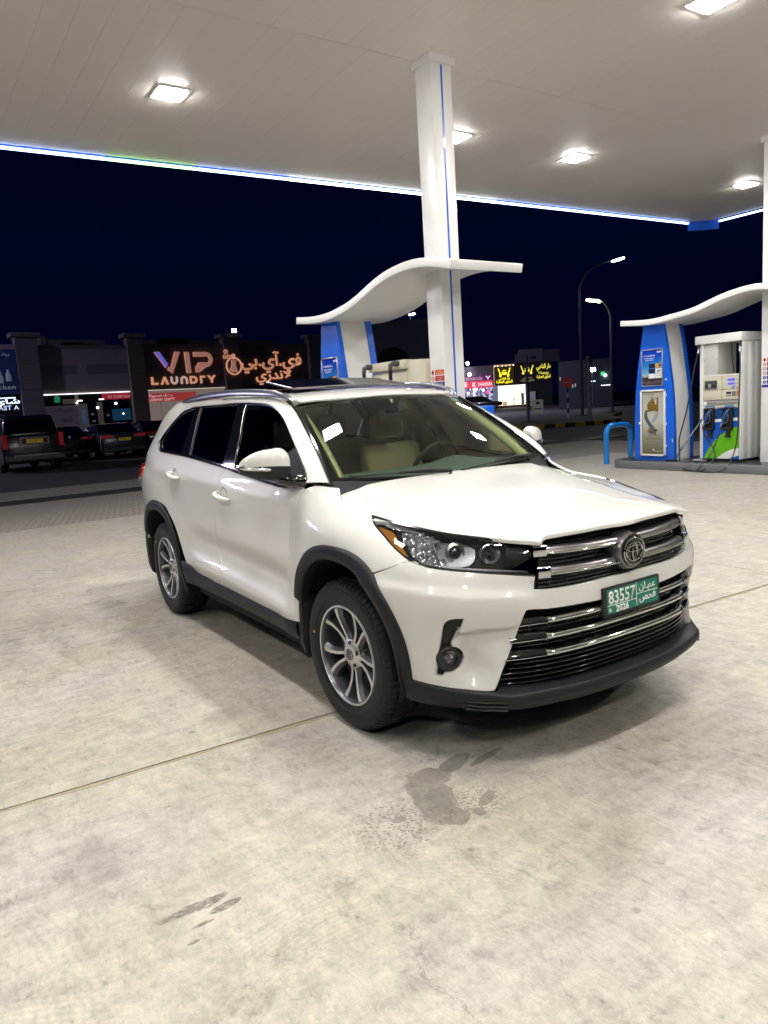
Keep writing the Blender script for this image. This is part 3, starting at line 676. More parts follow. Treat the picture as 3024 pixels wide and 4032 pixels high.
# ------------------------------------------------ dark inner structure
def offs(name,poly,off,m,mir=True,join=False,dens=.06):
    return panel(name,S,SN,poly,m,car,off=off,gap=0,thick=.002,dens=dens,mirror=mir,joinmirror=join,smooth=False)
offs('inner_side',[[2.10,.30],[3.95,.30],[3.95,1.12],[2.05,1.12]],-.07,M['inner'])
offs('inner_side',[[4.86,.30],[5.4,.30],[5.4,1.12],[4.86,1.12]],-.07,M['inner'])
mb=MB();mb.box((-3.6,-.62,.24),(.72,.62,.28));mb.box((-2.25,-.86,.26),(-.52,.86,.30));mb.box((-3.8,-.8,.30),(-3.2,.8,.34))
mb.box((-.46,-.72,.30),(-.42,.72,1.05));mb.box((.40,-.58,.28),(.44,.58,.80));mb.build('underbody',M['inner'],car)
for cx in (0,-2.79):
    for sg in (1,-1):
        mb=MB();n=28;V=[];F=[]
        for k in range(n):
            a=R(-12)+R(204)*k/(n-1);V+=[(cx+.455*math.cos(a),-sg*.925,.385+.475*math.sin(a)),(cx+.455*math.cos(a),-sg*.60,.385+.475*math.sin(a))]
        F=[(2*k,2*k+1,2*k+3,2*k+2) for k in range(n-1)];mb.add(V,F)
        V=[(cx,-sg*.60,.385)]+[(cx+.47*math.cos(a),-sg*.60,.385+.49*math.sin(a)) for a in np.linspace(R(-30),R(210),30)];F=[(0,i,i+1) for i in range(1,30)];mb.add(V,F)
        mb.build('wheel_liner',M['inner'],car)
for sg in (1,-1):   # mud flaps
    for cx in (.02,-2.80):
        rows=[]
        for z_,xo,xi,wi in ((.600,-.462,-.400,.70),(.52,-.475,-.415,.70),(.42,-.482,-.425,.70),(.34,-.482,-.432,.71),(.27,-.474,-.440,.73),(.240,-.462,-.446,.76)):
            wo=.952 if z_>.5 else .948 if z_>.4 else .944 if z_>.3 else .925 if z_>.26 else .89
            rows.append([(cx+xi,-wi*sg,z_),(cx+xi,-wo*sg,z_),(cx+xo,-wo*sg,z_),(cx+xo,-wi*sg,z_)])
        g=np.array(rows);V=g.reshape(-1,3);F=[(i*4+j,i*4+(j+1)%4,(i+1)*4+(j+1)%4,(i+1)*4+j) for i in range(5) for j in range(4)]+[(0,1,2,3),(20,21,22,23)]
        mb=MB();mb.add(V,F);mb.build('mud_flap',M['matte'],car,bevel=.004,smooth=True)
# ------------------------------------------------ wheels
def make_wheel():
    mb=MB();n=72*4
    RO=.372;W_=.1175   # y outward negative (right side). t = offset along y
    prof=[(.235,-.098),(.245,-.106),(.262,-.114),(.275,-.1155),(.278,-.1195),(.305,-.1225),(.325,-.1215),(.328,-.1185),(.342,-.1165),(.352,-.110),(.360,-.102),(.3655,-.092),(.3695,-.075),
      (.3705,-.066),(.362,-.064),(.362,-.055),(.3715,-.053),(.372,-.024),(.3625,-.022),(.3625,-.013),(.372,-.011),(.372,.011),(.3625,.013),(.3625,.022),(.372,.024),(.3715,.053),(.362,.055),(.362,.064),(.3705,.066),(.3695,.075),(.3655,.092),(.352,.110),(.325,.1215),(.28,.118),(.235,.10)]
    V=[];ang=[]
    for k in range(72):
        for q in (0,.30,.36,.94):ang.append(2*math.pi*(k+q)/72)
    for j,(r,t) in enumerate(prof):
        for i,a in enumerate(ang):
            rr=r;g=i%4 in (0,1)   # groove segment
            aa=a+ (t*.55 if abs(t)<.06 else (0.0))
            if r>.345 and abs(t)>.05 and abs(t)<.118 and not (i%4 in (2,3)): rr=r-.006
            if abs(t)<.053 and r>.365 and not (i%4 in (2,3)) and (i//4)%2==0: rr=r-.004
            V.append((rr*math.cos(aa),t,rr*math.sin(aa)))
    m_=len(prof);F=[(i*n+k,i*n+(k+1)%n,(i+1)*n+(k+1)%n,(i+1)*n+k) for i in range(m_-1) for k in range(n)]
    mb.add(V,F);ty=mb.build('tyre',M['rubber'],None,smooth=True,auto=.6)
    # raised sidewall lettering ring marks (plain ribs) as geometry
    mb=MB()
    mb.lathe([(.246,-.104),(.243,-.111),(.236,-.112),(.2315,-.106),(.229,-.088),(.222,-.02),(.218,.05),(.225,.10),(.24,.105)],72)
    rim=mb.build('rim',M['alloyd'],None,smooth=True)
    mb=MB();mb.lathe([(.2465,-.1045),(.2440,-.1120),(.2365,-.1128),(.2335,-.1085)],72);lip=mb.build('rim_edge',M['alloy'],None,smooth=True)
    sp=[]
    prof_d=[(.050,-.078,.028),(.09,-.072,.020),(.14,-.078,.019),(.19,-.088,.023),(.234,-.097,.034)]
    for k in range(10):
        a0=2*math.pi*k/10+.06
        mb=MB();mt=MB();rowsT=[];rows=[]
        for (r,y,hw) in prof_d:
            tw=.10*math.sin((r-.05)/.18*math.pi)*(1 if k%2 else -1)
            a=a0+tw;c,s=math.cos(a),math.sin(a)
            def P(u,yy):return (r*c-u*s,yy,r*s+u*c)
            fw=hw*.40
            sh=(.006 if k%2 else -.006)
            rows.append([P(-hw,y+.050),P(-hw*.85,y+.016),P(-fw+sh,y+.001),P(fw+sh,y+.001),P(hw*.85,y+.016),P(hw,y+.050)])
            rowsT.append([P(-fw+sh,y+.004),P(-fw+sh+.001,y-.0015),P(fw+sh-.001,y-.0015),P(fw+sh,y+.004)])
        for rr,b in ((rows,mb),(rowsT,mt)):
            nv=len(rr[0]);b.add([p for r_ in rr for p in r_],[(i*nv+j,i*nv+j+1,(i+1)*nv+j+1,(i+1)*nv+j) for i in range(len(rr)-1) for j in range(nv-1)])
        o=mb.build('spoke',M['alloyd'],None,smooth=True,auto=.5);q=mt.build('spoke_face',M['alloy'],None);sp.append((o,q))
    mb=MB();mb.lathe([(.02,-.088),(.040,-.089),(.060,-.084),(.072,-.074),(.074,-.03)],40);hub=mb.build('hub',M['alloy'],None,smooth=True)
    lugs=[]
    for k in range(5):
        a=2*math.pi*k/5+.3;c=(.0545*math.cos(a),0,.0545*math.sin(a))
        mb=MB();mb.lathe([(.0,-.0862),(.0125,-.0864),(.0125,-.080)],12,c=c);l=mb.build('lug_hole',M['matte'],None);lugs.append(l)
    mb=MB();mb.lathe([(0,-.0925),(.024,-.0925),(.027,-.091),(.028,-.086)],32);cap=mb.build('centre_cap',M['gloss'],None,smooth=True)
    mb=MB();mb.lathe([(0,.0),(.16,.0),(.16,.02),(0,.02)],40,c=(0,-.035,0));disc=mb.build('brake_disc',M['disc'],None,smooth=True)
    mb=MB();n=40
    def ring(mb,rx,rz,cy,cz,r=.0018,y=-.094):
        mb.tube([(rx*math.cos(2*math.pi*i/n),y,cz+rz*math.sin(2*math.pi*i/n)) for i in range(n+1)],r,6,cap=False)
    ring(mb,.0265,.0265,0,0);ring(mb,.019,.006,0,.007,.0015);ring(mb,.006,.0135,0,0,.0015);ring(mb,.0205,.0155,0,0,.0014)
    emb=mb.build('cap_emblem',M['chrome'],None,smooth=True)
    mb=MB();mb.lathe([(0,-.1235),(.006,-.1235),(.006,-.12)],10,c=(-.28,0,.06));dot=mb.build('yellow_dot',M['yellow'],None)
    return dict(tyre=ty,rim=rim,rim_edge=lip,spokes=sp,hub=hub,lugs=lugs,cap=cap,disc=disc,emb=emb,dot=dot)
wh=make_wheel()
for wi,(cx,sg,rot,steer) in enumerate(((0,1,0,R(1.5)),(-2.79,1,.5,0),(0,-1,.3,R(1.5)),(-2.79,-1,.9,0))):
    root=empty('wheel',(cx,-.817*sg,.371),0,parent=car);root.rotation_euler=(0,0,(0 if sg==1 else math.pi)+steer)
    def put(o,par,first):
        if wi>0:
            o=o.copy();COL.objects.link(o)
        o.parent=par;return o
    for k in ('tyre','rim','rim_edge','hub','cap','disc','emb','dot'):
        o=put(wh[k],root,wi==0);o.rotation_euler=(0,rot if k!='emb' else 0,0)
    for o,q in wh['spokes']:
        a=put(o,root,0);a.rotation_euler=(0,rot,0);b=put(q,root,0);b.rotation_euler=(0,rot,0)
    for l in wh['lugs']:
        a=put(l,root,0);a.rotation_euler=(0,rot,0)
# ------------------------------------------------ front end
_fx={}
def fx(w,z):
    """x of the nose at half width w, height z"""
    k=round(z,3)
    if k not in _fx:
        s=np.linspace(0,.95,120);p=S0(s,np.full(120,z));ww=p[:,1];A_=np.stack([np.ones_like(ww),ww**2,ww**4,ww**6],1);wt=np.where(ww<.7,1.,.2);_fx[k]=np.linalg.lstsq(A_*wt[:,None],p[:,0]*wt,rcond=None)[0]
    c=_fx[k];w=abs(w);return float(c[0]+c[1]*w**2+c[2]*w**4+c[3]*w**6)
def fs(w,z):
    s=np.linspace(0,1.2,200);p=S0(s,np.full(200,z));return float(np.interp(w,p[:,1],s))
# grille backings (recessed dark surfaces)
def nosesheet(name,w1,z0,z1,off,m,nw=24,nz=8,lean=0):
    rows=[]
    for w_ in np.linspace(-w1,w1,nw*2+1):
        rows.append([(fx(abs(w_),z_)-off,w_,z_) for z_ in np.linspace(z0,z1,nz)])
    return fixn(loftgrid(name,rows,m,car))
nosesheet('grille_backing',.50,.74,.985,.045,M['matte'])
nosesheet('lower_grille_backing',.66,.33,.70,.085,M['matte'])
# hood leading shelf (dark strip under the hood edge)
def bar(name,zc,w1,prof,m,taper=None,n=50,dz=0,zend=None,parent=None):
    """profile [(dx,dz)] swept along the nose"""
    rows=[]
    for w_ in np.linspace(-w1,w1,n):
        zz=zc(abs(w_)) if callable(zc) else zc
        k=taper(abs(w_)) if taper else 1
        rows.append([(fx(abs(w_),min(zz,1.0))+dx,w_,zz+d*k) for dx,d in prof])
    return fixn(loftgrid(name,rows,m,parent or car))
zb1=lambda w_:.912+.010*(w_/.45)**2
zb2=lambda w_:.831+.006*(w_/.45)**2
P1=[(-.03,.0175),(-.004,.0165),(.004,.014),(.012,.000)]
P1c=[(.012,.000),(.020,-.0045),(.021,-.010),(.014,-.0145),(-.03,-.0145)]
for nm,zf in (('upper_grille_bar',zb1),('lower_grille_bar',zb2)):
    b=bar(nm,zf,.445,P1,M['satin']);bar('bar_chrome_edge',zf,.445,P1c,M['chrome'],parent=b)
    for sg in (1,-1):
        rows=[]
        for w_ in np.linspace(.445,.495,6):
            zz=zf(.445);rows.append([(fx(w_,zz)+dx,-w_*sg,zz+d) for dx,d in ((-.03,.026),(.018,.025),(.022,.020),(.022,-.018),(.017,-.024),(-.03,-.024))])
        fixn(loftgrid('bar_end_cap',rows,M['chrome'],car))
mb=MB()  # mesh slats in grille
for z_ in (.772,.787,.800,.864,.880,.894,.945,.957):
    mb.tube([(fx(abs(w_),z_)-.022,w_,z_) for w_ in np.linspace(-.475,.475,41)],.0032,4)
mb.build('grille_slat',M['gloss'],car)
mb=MB()
for w_ in np.linspace(-.42,.42,11):
    mb.tube([(fx(abs(w_),z_)-.025,w_,z_) for z_ in (.765,.80,.85,.90,.95)],.0025,4)
mb.build('grille_rib',M['gloss'],car)
# emblem
em=empty('emblem',(.0,0,0),parent=car)
ec=Vector((fx(0,.862)+.012,0,.862))
mb=MB();mb.lathe([(.0,.010),(.062,.012),(.066,.018),(.074,.016),(.080,.004),(.084,-.02),(.088,-.05)],48,'x',c=tuple(ec));hz=mb.build('emblem_housing',M['satin'],car,smooth=True);hz.scale=(1,1.12,1)
for v in hz.data.vertices: pass
mb=MB();mb.lathe([(0,.024),(.058,.0225),(.061,.019)],48,'x',c=tuple(ec));q=mb.build('emblem_disc',M['gloss'],car,smooth=True);q.scale=(1,1.12,1)
def ell(mb,cy,cz,ry,rz,r,n=48,x=None):
    mb.tube([((x or ec.x+.026),cy+ry*math.cos(2*math.pi*i/n),cz+rz*math.sin(2*math.pi*i/n)) for i in range(n+1)],r,8,cap=False)
mb=MB();ell(mb,0,ec.z,.0660,.0595,.0028);ell(mb,0,ec.z+.013,.046,.013,.0026,x=ec.x+.028);ell(mb,0,ec.z-.001,.0140,.0385,.0026,x=ec.x+.029);ell(mb,0,ec.z,.054,.040,.0026,x=ec.x+.027)
mb.build('emblem_rings',M['chrome'],car,smooth=True)
bpy.data.objects.remove(em)
# lower chrome bars and slats
for zc,w1 in ((.630,.575),(.560,.60),(.487,.625)):
    zf=lambda w_,zc=zc:zc+.010*(1-(w_/.6)**2)
    rows=[];
    for w_ in np.linspace(-w1,w1,70):
        a=abs(w_);zz=zf(a);k=sst(.50,.44,a) if False else 1-sst(.43,.50,a)
        x=fx(a,zz);h=.011
        rows.append([(x-.05,w_,zz+h+.014*(1-k)),(x-.020-.02*(1-k)+.012*k,w_,zz+h+.014*(1-k)),(x+.004*k-.012*(1-k),w_,zz+h*.6+.010*(1-k)),(x+.006*k-.004*(1-k),w_,zz-h*.6),(x+.001*k-.004*(1-k),w_,zz-h),(x-.05,w_,zz-h)])
    rows=np.array(rows);iw=np.abs(rows[:,0,1])
    mid=rows[iw<.462];lo_=rows[(rows[:,0,1]<-.452)];hi_=rows[(rows[:,0,1]>.452)]
    b_=fixn(loftgrid('lower_chrome_bar',mid,M['chrome'],car))
    for q_ in (lo_,hi_):
        fixn(loftgrid('bar_side_panel',q_[:,:4],M['gloss'],b_));fixn(loftgrid('bar_side_edge',q_[:,3:]+np.array([.003,0,0]),M['chrome'],b_))
    for sg in (1,-1):
        q_=rows[(rows[:,0,1]*sg>.440)&(rows[:,0,1]*sg<.475)];fixn(loftgrid('bar_step',q_+np.array([.004,0,.001]),M['chrome'],b_))
for i,z_ in enumerate((.364,.386,.408,.430,.452,.472)):
    rows=[]
    w1=.655-.02*i
    for w_ in np.linspace(-w1,w1,50):
        a=abs(w_);x=fx(a,z_)-.055+.02*i/4
        rows.append([(x-.04,w_,z_+.008),(x,w_,z_+.005),(x+.004,w_,z_),(x-.04,w_,z_-.006)])
    fixn(loftgrid('lower_grille_slat',rows,M['gloss'],car))
mb=MB()
for z_ in (.520,.535,.590,.605,.655):
    mb.tube([(fx(abs(w_),z_)-.045,w_,z_) for w_ in np.linspace(-.56,.56,41)],.003,4)
for w_ in np.linspace(-.5,.5,13):
    mb.tube([(fx(abs(w_),z_)-.05,w_,z_) for z_ in (.50,.58,.66)],.0025,4)
mb.build('lower_grille_mesh',M['gloss'],car)
# fog lamps
fc,fn_=yz(*CENT['fog'],0)
for sg in (1,-1):
    fr=empty('fog_lamp',parent=car)
    c=Vector((fc[0]-.012,fc[1]*sg,fc[2]));ax=Vector((.93,-.36*sg,0)).normalized()
    Q=ax.to_track_quat('Z','Y').to_matrix().to_4x4();T=Matrix.Translation(c)@Q
    def lz(name,prof,m,dz=0,n=36):
        mb=MB();mb.lathe(prof,n,'z');o=mb.build(name,m,fr,smooth=True);o.data.transform(T);return o
    lz('lamp_ring',[(.033,.0),(.037,.012),(.046,.014),(.052,.008),(.055,-.03)],M['matte'])
    lz('lamp_reflector',[(.0,-.018),(.018,-.014),(.028,-.008),(.034,.0)],M['clear']);lz('lamp_cap',[(0,-.008),(.011,-.010),(.013,-.022)],M['satin'],16)
    lz('lamp_glass',[(.0,.008),(.018,.006),(.030,.001),(.034,-.002)],M['lens'])
    fr.name='fog_lamp'
fh=PT['fog_hole']
panel('fog_pocket',S,SN,fh,M['matte'],car,off=-.03,gap=-.012,thick=.01,dens=.03,mirror=True)
# headlights
poly_shroud=PT['hl_shroud']
def hpanel(name,poly,m,off,gap=.0,thick=.003,dens=.03):
    panel(name,S,SN,poly,m,car,off=off,gap=gap,thick=thick,dens=dens,mirror=True)
hpanel('headlight_housing',PT['headlight'],M['gloss'],-.055,gap=-.01,thick=.01)
hpanel('headlight_side',PT['headlight'],M['gloss'],-.004,gap=0,thick=.06) if False else None
hpanel('headlight_lens',PT['headlight'],M['lens'],-.002,gap=.003)
# dark surround rim
q=np.array(smoothpoly(PT['headlight'],step=.02));P=S(q[:,0],q[:,1])+SN(q[:,0],q[:,1])*-.006
for sg in (1,-1):
    mb=MB();mb.tube(np.concatenate([P,P[:1]])*[1,sg,1],.007,6,cap=False);mb.build('headlight_rim',M['gloss'],car,smooth=True)
    a=S(q[:,0],q[:,1])+SN(q[:,0],q[:,1])*-.006;b=S(q[:,0],q[:,1])+SN(q[:,0],q[:,1])*-.06
    g=np.stack([a,b],1);g=np.concatenate([g,g[:1]])*[1,sg,1];fixn(loftgrid('headlight_wall',g,M['gloss'],car))
hpanel('amber_reflector',PT['hl_amber'],M['amber'],-.012)
hpanel('headlight_strip',PT['hl_chrome2'],M['clear'],-.012)
# faceted signal reflector: bumpy chrome
def Sf(s,z):
    return S(s,z)+SN(s,z)*(.0045*np.sin(s*190+4*np.sin(z*95))*np.sin(z*240+3*np.sin(s*120)))[:,None]
panel('signal_reflector',Sf,lambda s,z:numNs(Sf,s,z),PT['hl_chrome'],mat('faceted_chrome',(.92,.93,.95),.16,metal=.8,noise=.2,nscale=70),car,off=-.026,gap=0,thick=.004,dens=.0045,mirror=True)
panel('running_light',S,SN,PT['hl_drl'],mat('light_guide',(.45,.46,.50),.25,metal=.3,coat=.8,bump=1.0,bscale=160,noise=.6,nscale=60),car,off=-.020,gap=0,thick=.01,dens=.02,mirror=True)
panel('projector_shroud',S,SN,poly_shroud,mat('shroud_chrome',(.75,.76,.80),.22,metal=.8,noise=.35,nscale=35),car,off=-.044,gap=0,thick=.01,dens=.02,mirror=True)
hpanel('headlight_inner_cover',PT['hl_inner'],M['gloss'],-.020)
for sg in (1,-1):
    hl=empty('headlight',parent=car)
    for key,rad,proj in (('proj',.036,True),('refl',.040,False)):
        p,n=yz(*CENT[key],-.034);c=Vector((p[0],p[1]*sg,p[2]));ax=Vector((.90,-.42*sg,-.05)).normalized()
        T=Matrix.Translation(c)@ax.to_track_quat('Z','Y').to_matrix().to_4x4()
        def lz(name,prof,m,n=36):
            mb=MB();mb.lathe(prof,n,'z');o=mb.build(name,m,hl,smooth=True);o.data.transform(T);return o
        if proj:
            lz('projector_bezel',[(.030,-.02),(.031,.014),(.036,.017),(.040,.010),(.044,-.010)],M['clear'])
            lz('projector_lens',[(0,.020),(.010,.018),(.020,.012),(.027,.002),(.029,-.01)],mat('projector_glass',(.02,.022,.03),.02,coat=1,spec=1))
        else:
            lz('high_beam_reflector',[(.0,-.030),(.014,-.027),(.026,-.015),(.035,.0),(.041,.012),(.045,.0)],M['clear'])
            lz('high_beam_bulb',[(0,.006),(.007,.004),(.010,-.008),(.010,-.03)],M['satin'],16)
# plate
pl=empty('licence_plate',parent=car)
pc=np.array([.928,0,.660]);
tilt=Matrix.Rotation(R(-2),4,'Y');TM=Matrix.Translation(Vector((.940,0,.660)))@tilt
mb=MB();mb.box((-.012,-.187,-.066),(.004,.187,.066));o=mb.build('plate_frame',M['matte'],pl,bevel=.005,smooth=True);o.data.transform(TM)
mb=MB();mb.box((.003,-.168,-.050),(.0062,.168,.055));o=mb.build('plate_sheet',M['plategreen'],pl);o.data.transform(TM)
mb=MB();mb.box((.0064,.0205,-.046),(.0072,.0235,.054));mb.box((.0064,-.168,-.0155),(.0072,.020,-.0125));mb.box((.0064,.024,.0035),(.0072,.166,.0065));o=mb.build('plate_divider',M['white'],pl);o.data.transform(TM)
def pt(nm,s,y,z,h,wd,b=.0):
    o=text(nm,s,M['white'],pl,(.0064,y,z),(0,1,0),(0,0,1),h,wd,.0008,bold=b);o.data.transform(TM);return o
pt('plate_number','83557',-.074,-.0085,.058,.174,.020);pt('plate_year','2026',-.074,-.0465,.028,.084,.035)
pt('plate_word',arab('عُمـان'.replace('\u064f','')),.096,.020,.030,.112,.012);pt('plate_word',arab('فحص'),.096,-.030,.034,.112,.012)
mb=MB();mb.lathe([(0,.0068),(.009,.0068),(.009,.0062)],16,'x',c=(0,-.152,-.034));o=mb.build('plate_seal',mat('plate_seal',(.45,.55,.45),.4),pl);o.data.transform(TM)
# door handles
for (k,kk) in (('hF2','hF'),('hR2','hR')):
    (s0,z0),(s1,z1)=CENT[kk+'2'] if False else CENT[k]
    for sg in (1,-1):
        hd=empty('door_handle',parent=car)
        m0,_=yz((s0+s1)/2,(z0+z1)/2)
        P=[]
        L=.105
        pc_=S([CENT[kk][0]],[CENT[kk][1]])[0];dirv=np.array([1,0,-.165]);dirv/=np.linalg.norm(dirv)
        for u in np.linspace(-1,1,13):
            q=pc_+dirv*L*u;s_=x2s(np.array([q[0]]),np.array([q[2]]));b=S(s_,[q[2]])[0];o_=.042*(1-abs(u)**4)+.006
            P.append((b[0],(b[1]-o_)*sg,b[2]))
        mb=MB();mb.tube(P,[.011]+[.0135+.0055*math.cos(u*1.4) for u in np.linspace(-1,1,11)]+[.010],10)
        o=mb.build('grip',M['paint'],hd,smooth=True)
        cup=S([CENT[kk][0]],[CENT[kk][1]])[0]
        mb=MB();mb.lathe([(0,.010),(.030,.008),(.043,.0),(.047,-.004)],28,'y',c=(cup[0]-.0,cup[1]*sg+.002*sg,cup[2]+.012));o=mb.build('handle_cup',mat('handle_recess',(.55,.54,.50),.4,coat=1),hd,smooth=True)
# tail lights
panel('tail_light',S,SN,[[5.13,1.055],[5.13,1.14],[5.3,1.163],[5.45,1.168],[5.75,1.16],[5.75,1.03],[5.45,1.01]],M['red'],car,off=.022,gap=0,thick=.03,dens=.03,mirror=True)
# ------------------------------------------------ mirrors
def mirror_unit(sg):
    r=empty('wing_mirror',parent=car)
    secs=[] # along w : (w, cx, cz, rx_front, rx_back, rz_up, rz_dn)
    D_=[(.945,-.440,1.268,.045,.045,.070,.066),(.962,-.445,1.270,.064,.055,.086,.082),(1.01,-.462,1.274,.074,.060,.088,.080),(1.06,-.486,1.276,.068,.058,.080,.072),(1.10,-.512,1.276,.056,.052,.066,.060),(1.13,-.540,1.274,.042,.040,.047,.044),(1.150,-.562,1.272,.022,.024,.024,.024),(1.158,-.572,1.271,.006,.008,.006,.008)]
    D_=np.array(D_);D_[:,0]-=.032;D_[:,1]-=.072;f=nspl(D_[:,0],D_[:,1:]);ws_=np.concatenate([np.linspace(.913,.933,4),np.linspace(.943,1.098,16),np.linspace(1.103,1.126,6)])
    G_=[]
    for w_ in ws_:
        cx,cz,rf,rb,ru,rd=f(w_);row=[]
        for k in range(28):
            a=2*math.pi*k/28;c,s=math.cos(a),math.sin(a);e=2.6
            kx=abs(c)**(2/e)*(1 if c>0 else -1);kz=abs(s)**(2/e)*(1 if s>0 else -1)
            row.append((cx+kx*(rf if c>0 else rb),-w_*sg,cz+kz*(ru if s>0 else rd)))
        G_.append(row)
    G_=np.array(G_);nu,nv=G_.shape[:2]
    V=G_.reshape(-1,3);F=[(i*nv+j,i*nv+(j+1)%nv,(i+1)*nv+(j+1)%nv,(i+1)*nv+j) for i in range(nu-1) for j in range(nv)]+[tuple(range(nv)),tuple((nu-1)*nv+j for j in range(nv))]
    # split: white cap above the slanting seam, black below
    def side(f_):
        c=np.mean([V[i] for i in f_],0);zs=1.266+.09*(abs(c[1])-.99);return c[2]>zs
    for nm,keep,m_ in (('mirror_cap',True,M['paint']),('mirror_base',False,M['matte'])):
        mb=MB();mb.add(V,[f_ for f_ in F if side(f_)==keep]);o=mb.build(nm,m_,r,smooth=True)
    mb=MB();mb.tube([(-.51,-.955*sg,1.21),(-.47,-.925*sg,1.195),(-.43,-.89*sg,1.19),(-.43,-.86*sg,1.185)],[.036,.036,.032,.034],12);mb.build('mirror_arm',M['gloss'],r,smooth=True)
    mb=MB();P=[(f(w_)[0]+f(w_)[2]*.90,-w_*sg,1.256+.09*(w_-.99)) for w_ in np.linspace(1.01,1.105,8)];mb.tube(P+[(-.64,-1.120*sg,1.268)],[.004]+[.011]*7+[.006],8);mb.build('mirror_lamp',M['clear'],r,smooth=True)
    # sail
    
mirror_unit(1)
_n0=set(bpy.data.objects)
mirror_unit(-1)
for _o in set(bpy.data.objects)-_n0:
    if _o.type=='EMPTY': _o.location=(-.055,-.05,-.012)
panel('mirror_sail',S,SN,[to[10],to[11],to[12],to[13],to[14],to[15],to[16],[to[16][0]+.10,to[16][1]-.06],[to[9][0]-.12,to[9][1]+.035]],M['matte'],car,off=.003,gap=.004,thick=.006,mirror=True,dens=.03)
# ------------------------------------------------ cabin
def seat(x,y,w_=.25,parent=car,h=1.30):
    r=empty('seat',parent=parent)
    mb=MB();mb.prism([(x-.05,.62),(x+.48,.66),(x+.50,.72),(x+.40,.76),(x-.02,.70)],y-w_,y+w_,'y');mb.build('cushion',M['beige'],r,bevel=.03,seg=3,smooth=True)
    mb=MB();mb.prism([(x-.02,.68),(x+.10,.70),(x+.04,1.0),(x-.06,h-.02),(x-.16,h-.02),(x-.12,.9)],y-w_+.01,y+w_-.01,'y');mb.build('seat_back',M['beige'],r,bevel=.035,seg=3,smooth=True)
    mb=MB();mb.prism([(x-.17,h+.01),(x-.07,h+.01),(x-.08,h+.19),(x-.16,h+.19)],y-.13,y+.13,'y');mb.build('headrest',M['beige'],r,bevel=.03,seg=3,smooth=True)
seat(-1.38,-.38);seat(-1.38,.38);seat(-2.2,-.38,.26);seat(-2.2,.38,.26)
g=[]
for y in np.linspace(-.80,.80,33):
    a=abs(y);hump=.040*math.exp(-((y-.38)/.17)**2)
    g.append([(-.28-.15*a*a,y,1.118-.01*a),(-.42,y,1.150),(-.58,y,1.165+hump*.5),(-.72,y,1.165+hump),(-.80,y,1.13+hump*.8),(-.85,y,1.0),(-.82,y,.70)])
fixn(loftgrid('dashboard',g,M['dash'],car))
mb=MB();c0=Vector((-.93,.38,1.115));ax=Vector((-.90,0,.42)).normalized();e1=Vector((0,1,0));e2=ax.cross(e1)
mb.tube([c0+(e1*math.cos(2*math.pi*i/36)+e2*math.sin(2*math.pi*i/36))*.185 for i in range(37)],.014,8,cap=False)
mb.tube([c0-e1*.17,c0-ax*.03,c0+e1*.17],[.014,.04,.014],8);mb.tube([c0-ax*.03,c0-e2*.17],.02,8);mb.build('steering_wheel',M['matte'],car,smooth=True)
mb=MB();mb.box((-1.00,-.02,1.455),(-.955,.22,1.52));mb.build('rear_view_mirror',M['gloss'],car,bevel=.012,smooth=True)
mb=MB();mb.box((-.96,.05,1.50),(-.86,.13,1.56));mb.build('mirror_mount',M['matte'],car,bevel=.01)
mb=MB();xs=np.linspace(-1.02,-3.3,12);V=[];nyy=11
for x in xs:
    for y in np.linspace(-.60,.60,nyy):
        V.append((x,y,float(RF([x],[y])[0,2])-.055))
F=[(i*nyy+j,i*nyy+j+1,(i+1)*nyy+j+1,(i+1)*nyy+j) for i in range(11) for j in range(nyy-1) if not(x is None) and not (1<=i<=4 and 2<=j<=7)]
mb.add(V,F);mb.build('headliner',M['liner'],car,smooth=True)
for sg in (1,-1):   # beige inner A pillar and door cards
    rows=[]
    for t in np.linspace(0.04,.97,14):
        p=WS([sg*(.70-.105*t)],[t])[0];rows.append([p+np.array([-.01,-.005*sg,-.012]),p+np.array([-.035,-.050*sg,-.02]),p+np.array([-.09,-.02*sg,-.03]),p+np.array([-.11,.05*sg,-.03])])
    fixn(loftgrid('inner_pillar',rows,M['liner'],car))
    mb=MB();mb.prism([(-1.60,.9),(-1.50,.9),(-1.60,1.56),(-1.68,1.56)],sg*.60-.03,sg*.60+.03,'y');mb.build('centre_pillar',M['dash'],car)
panel('door_card',S,SN,[[2.12,.5],[3.9,.5],[3.9,1.17],[2.05,1.13]],M['beige'],car,off=-.062,gap=0,thick=.002,dens=.08,mirror=True,smooth=False)
mb=MB();mb.box((-.56,-.70,1.46),(-.55,-.6,1.5))
mb=MB();mb.add([tuple(WS([y],[t])[0]-np.array([.006,0,.004])) for y,t in ((.50,.90),(.56,.90),(.56,.965),(.50,.965))],[(0,1,2,3)]);mb.build('windshield_sticker',mat('sticker_green',(.25,.6,.45),.5),car)
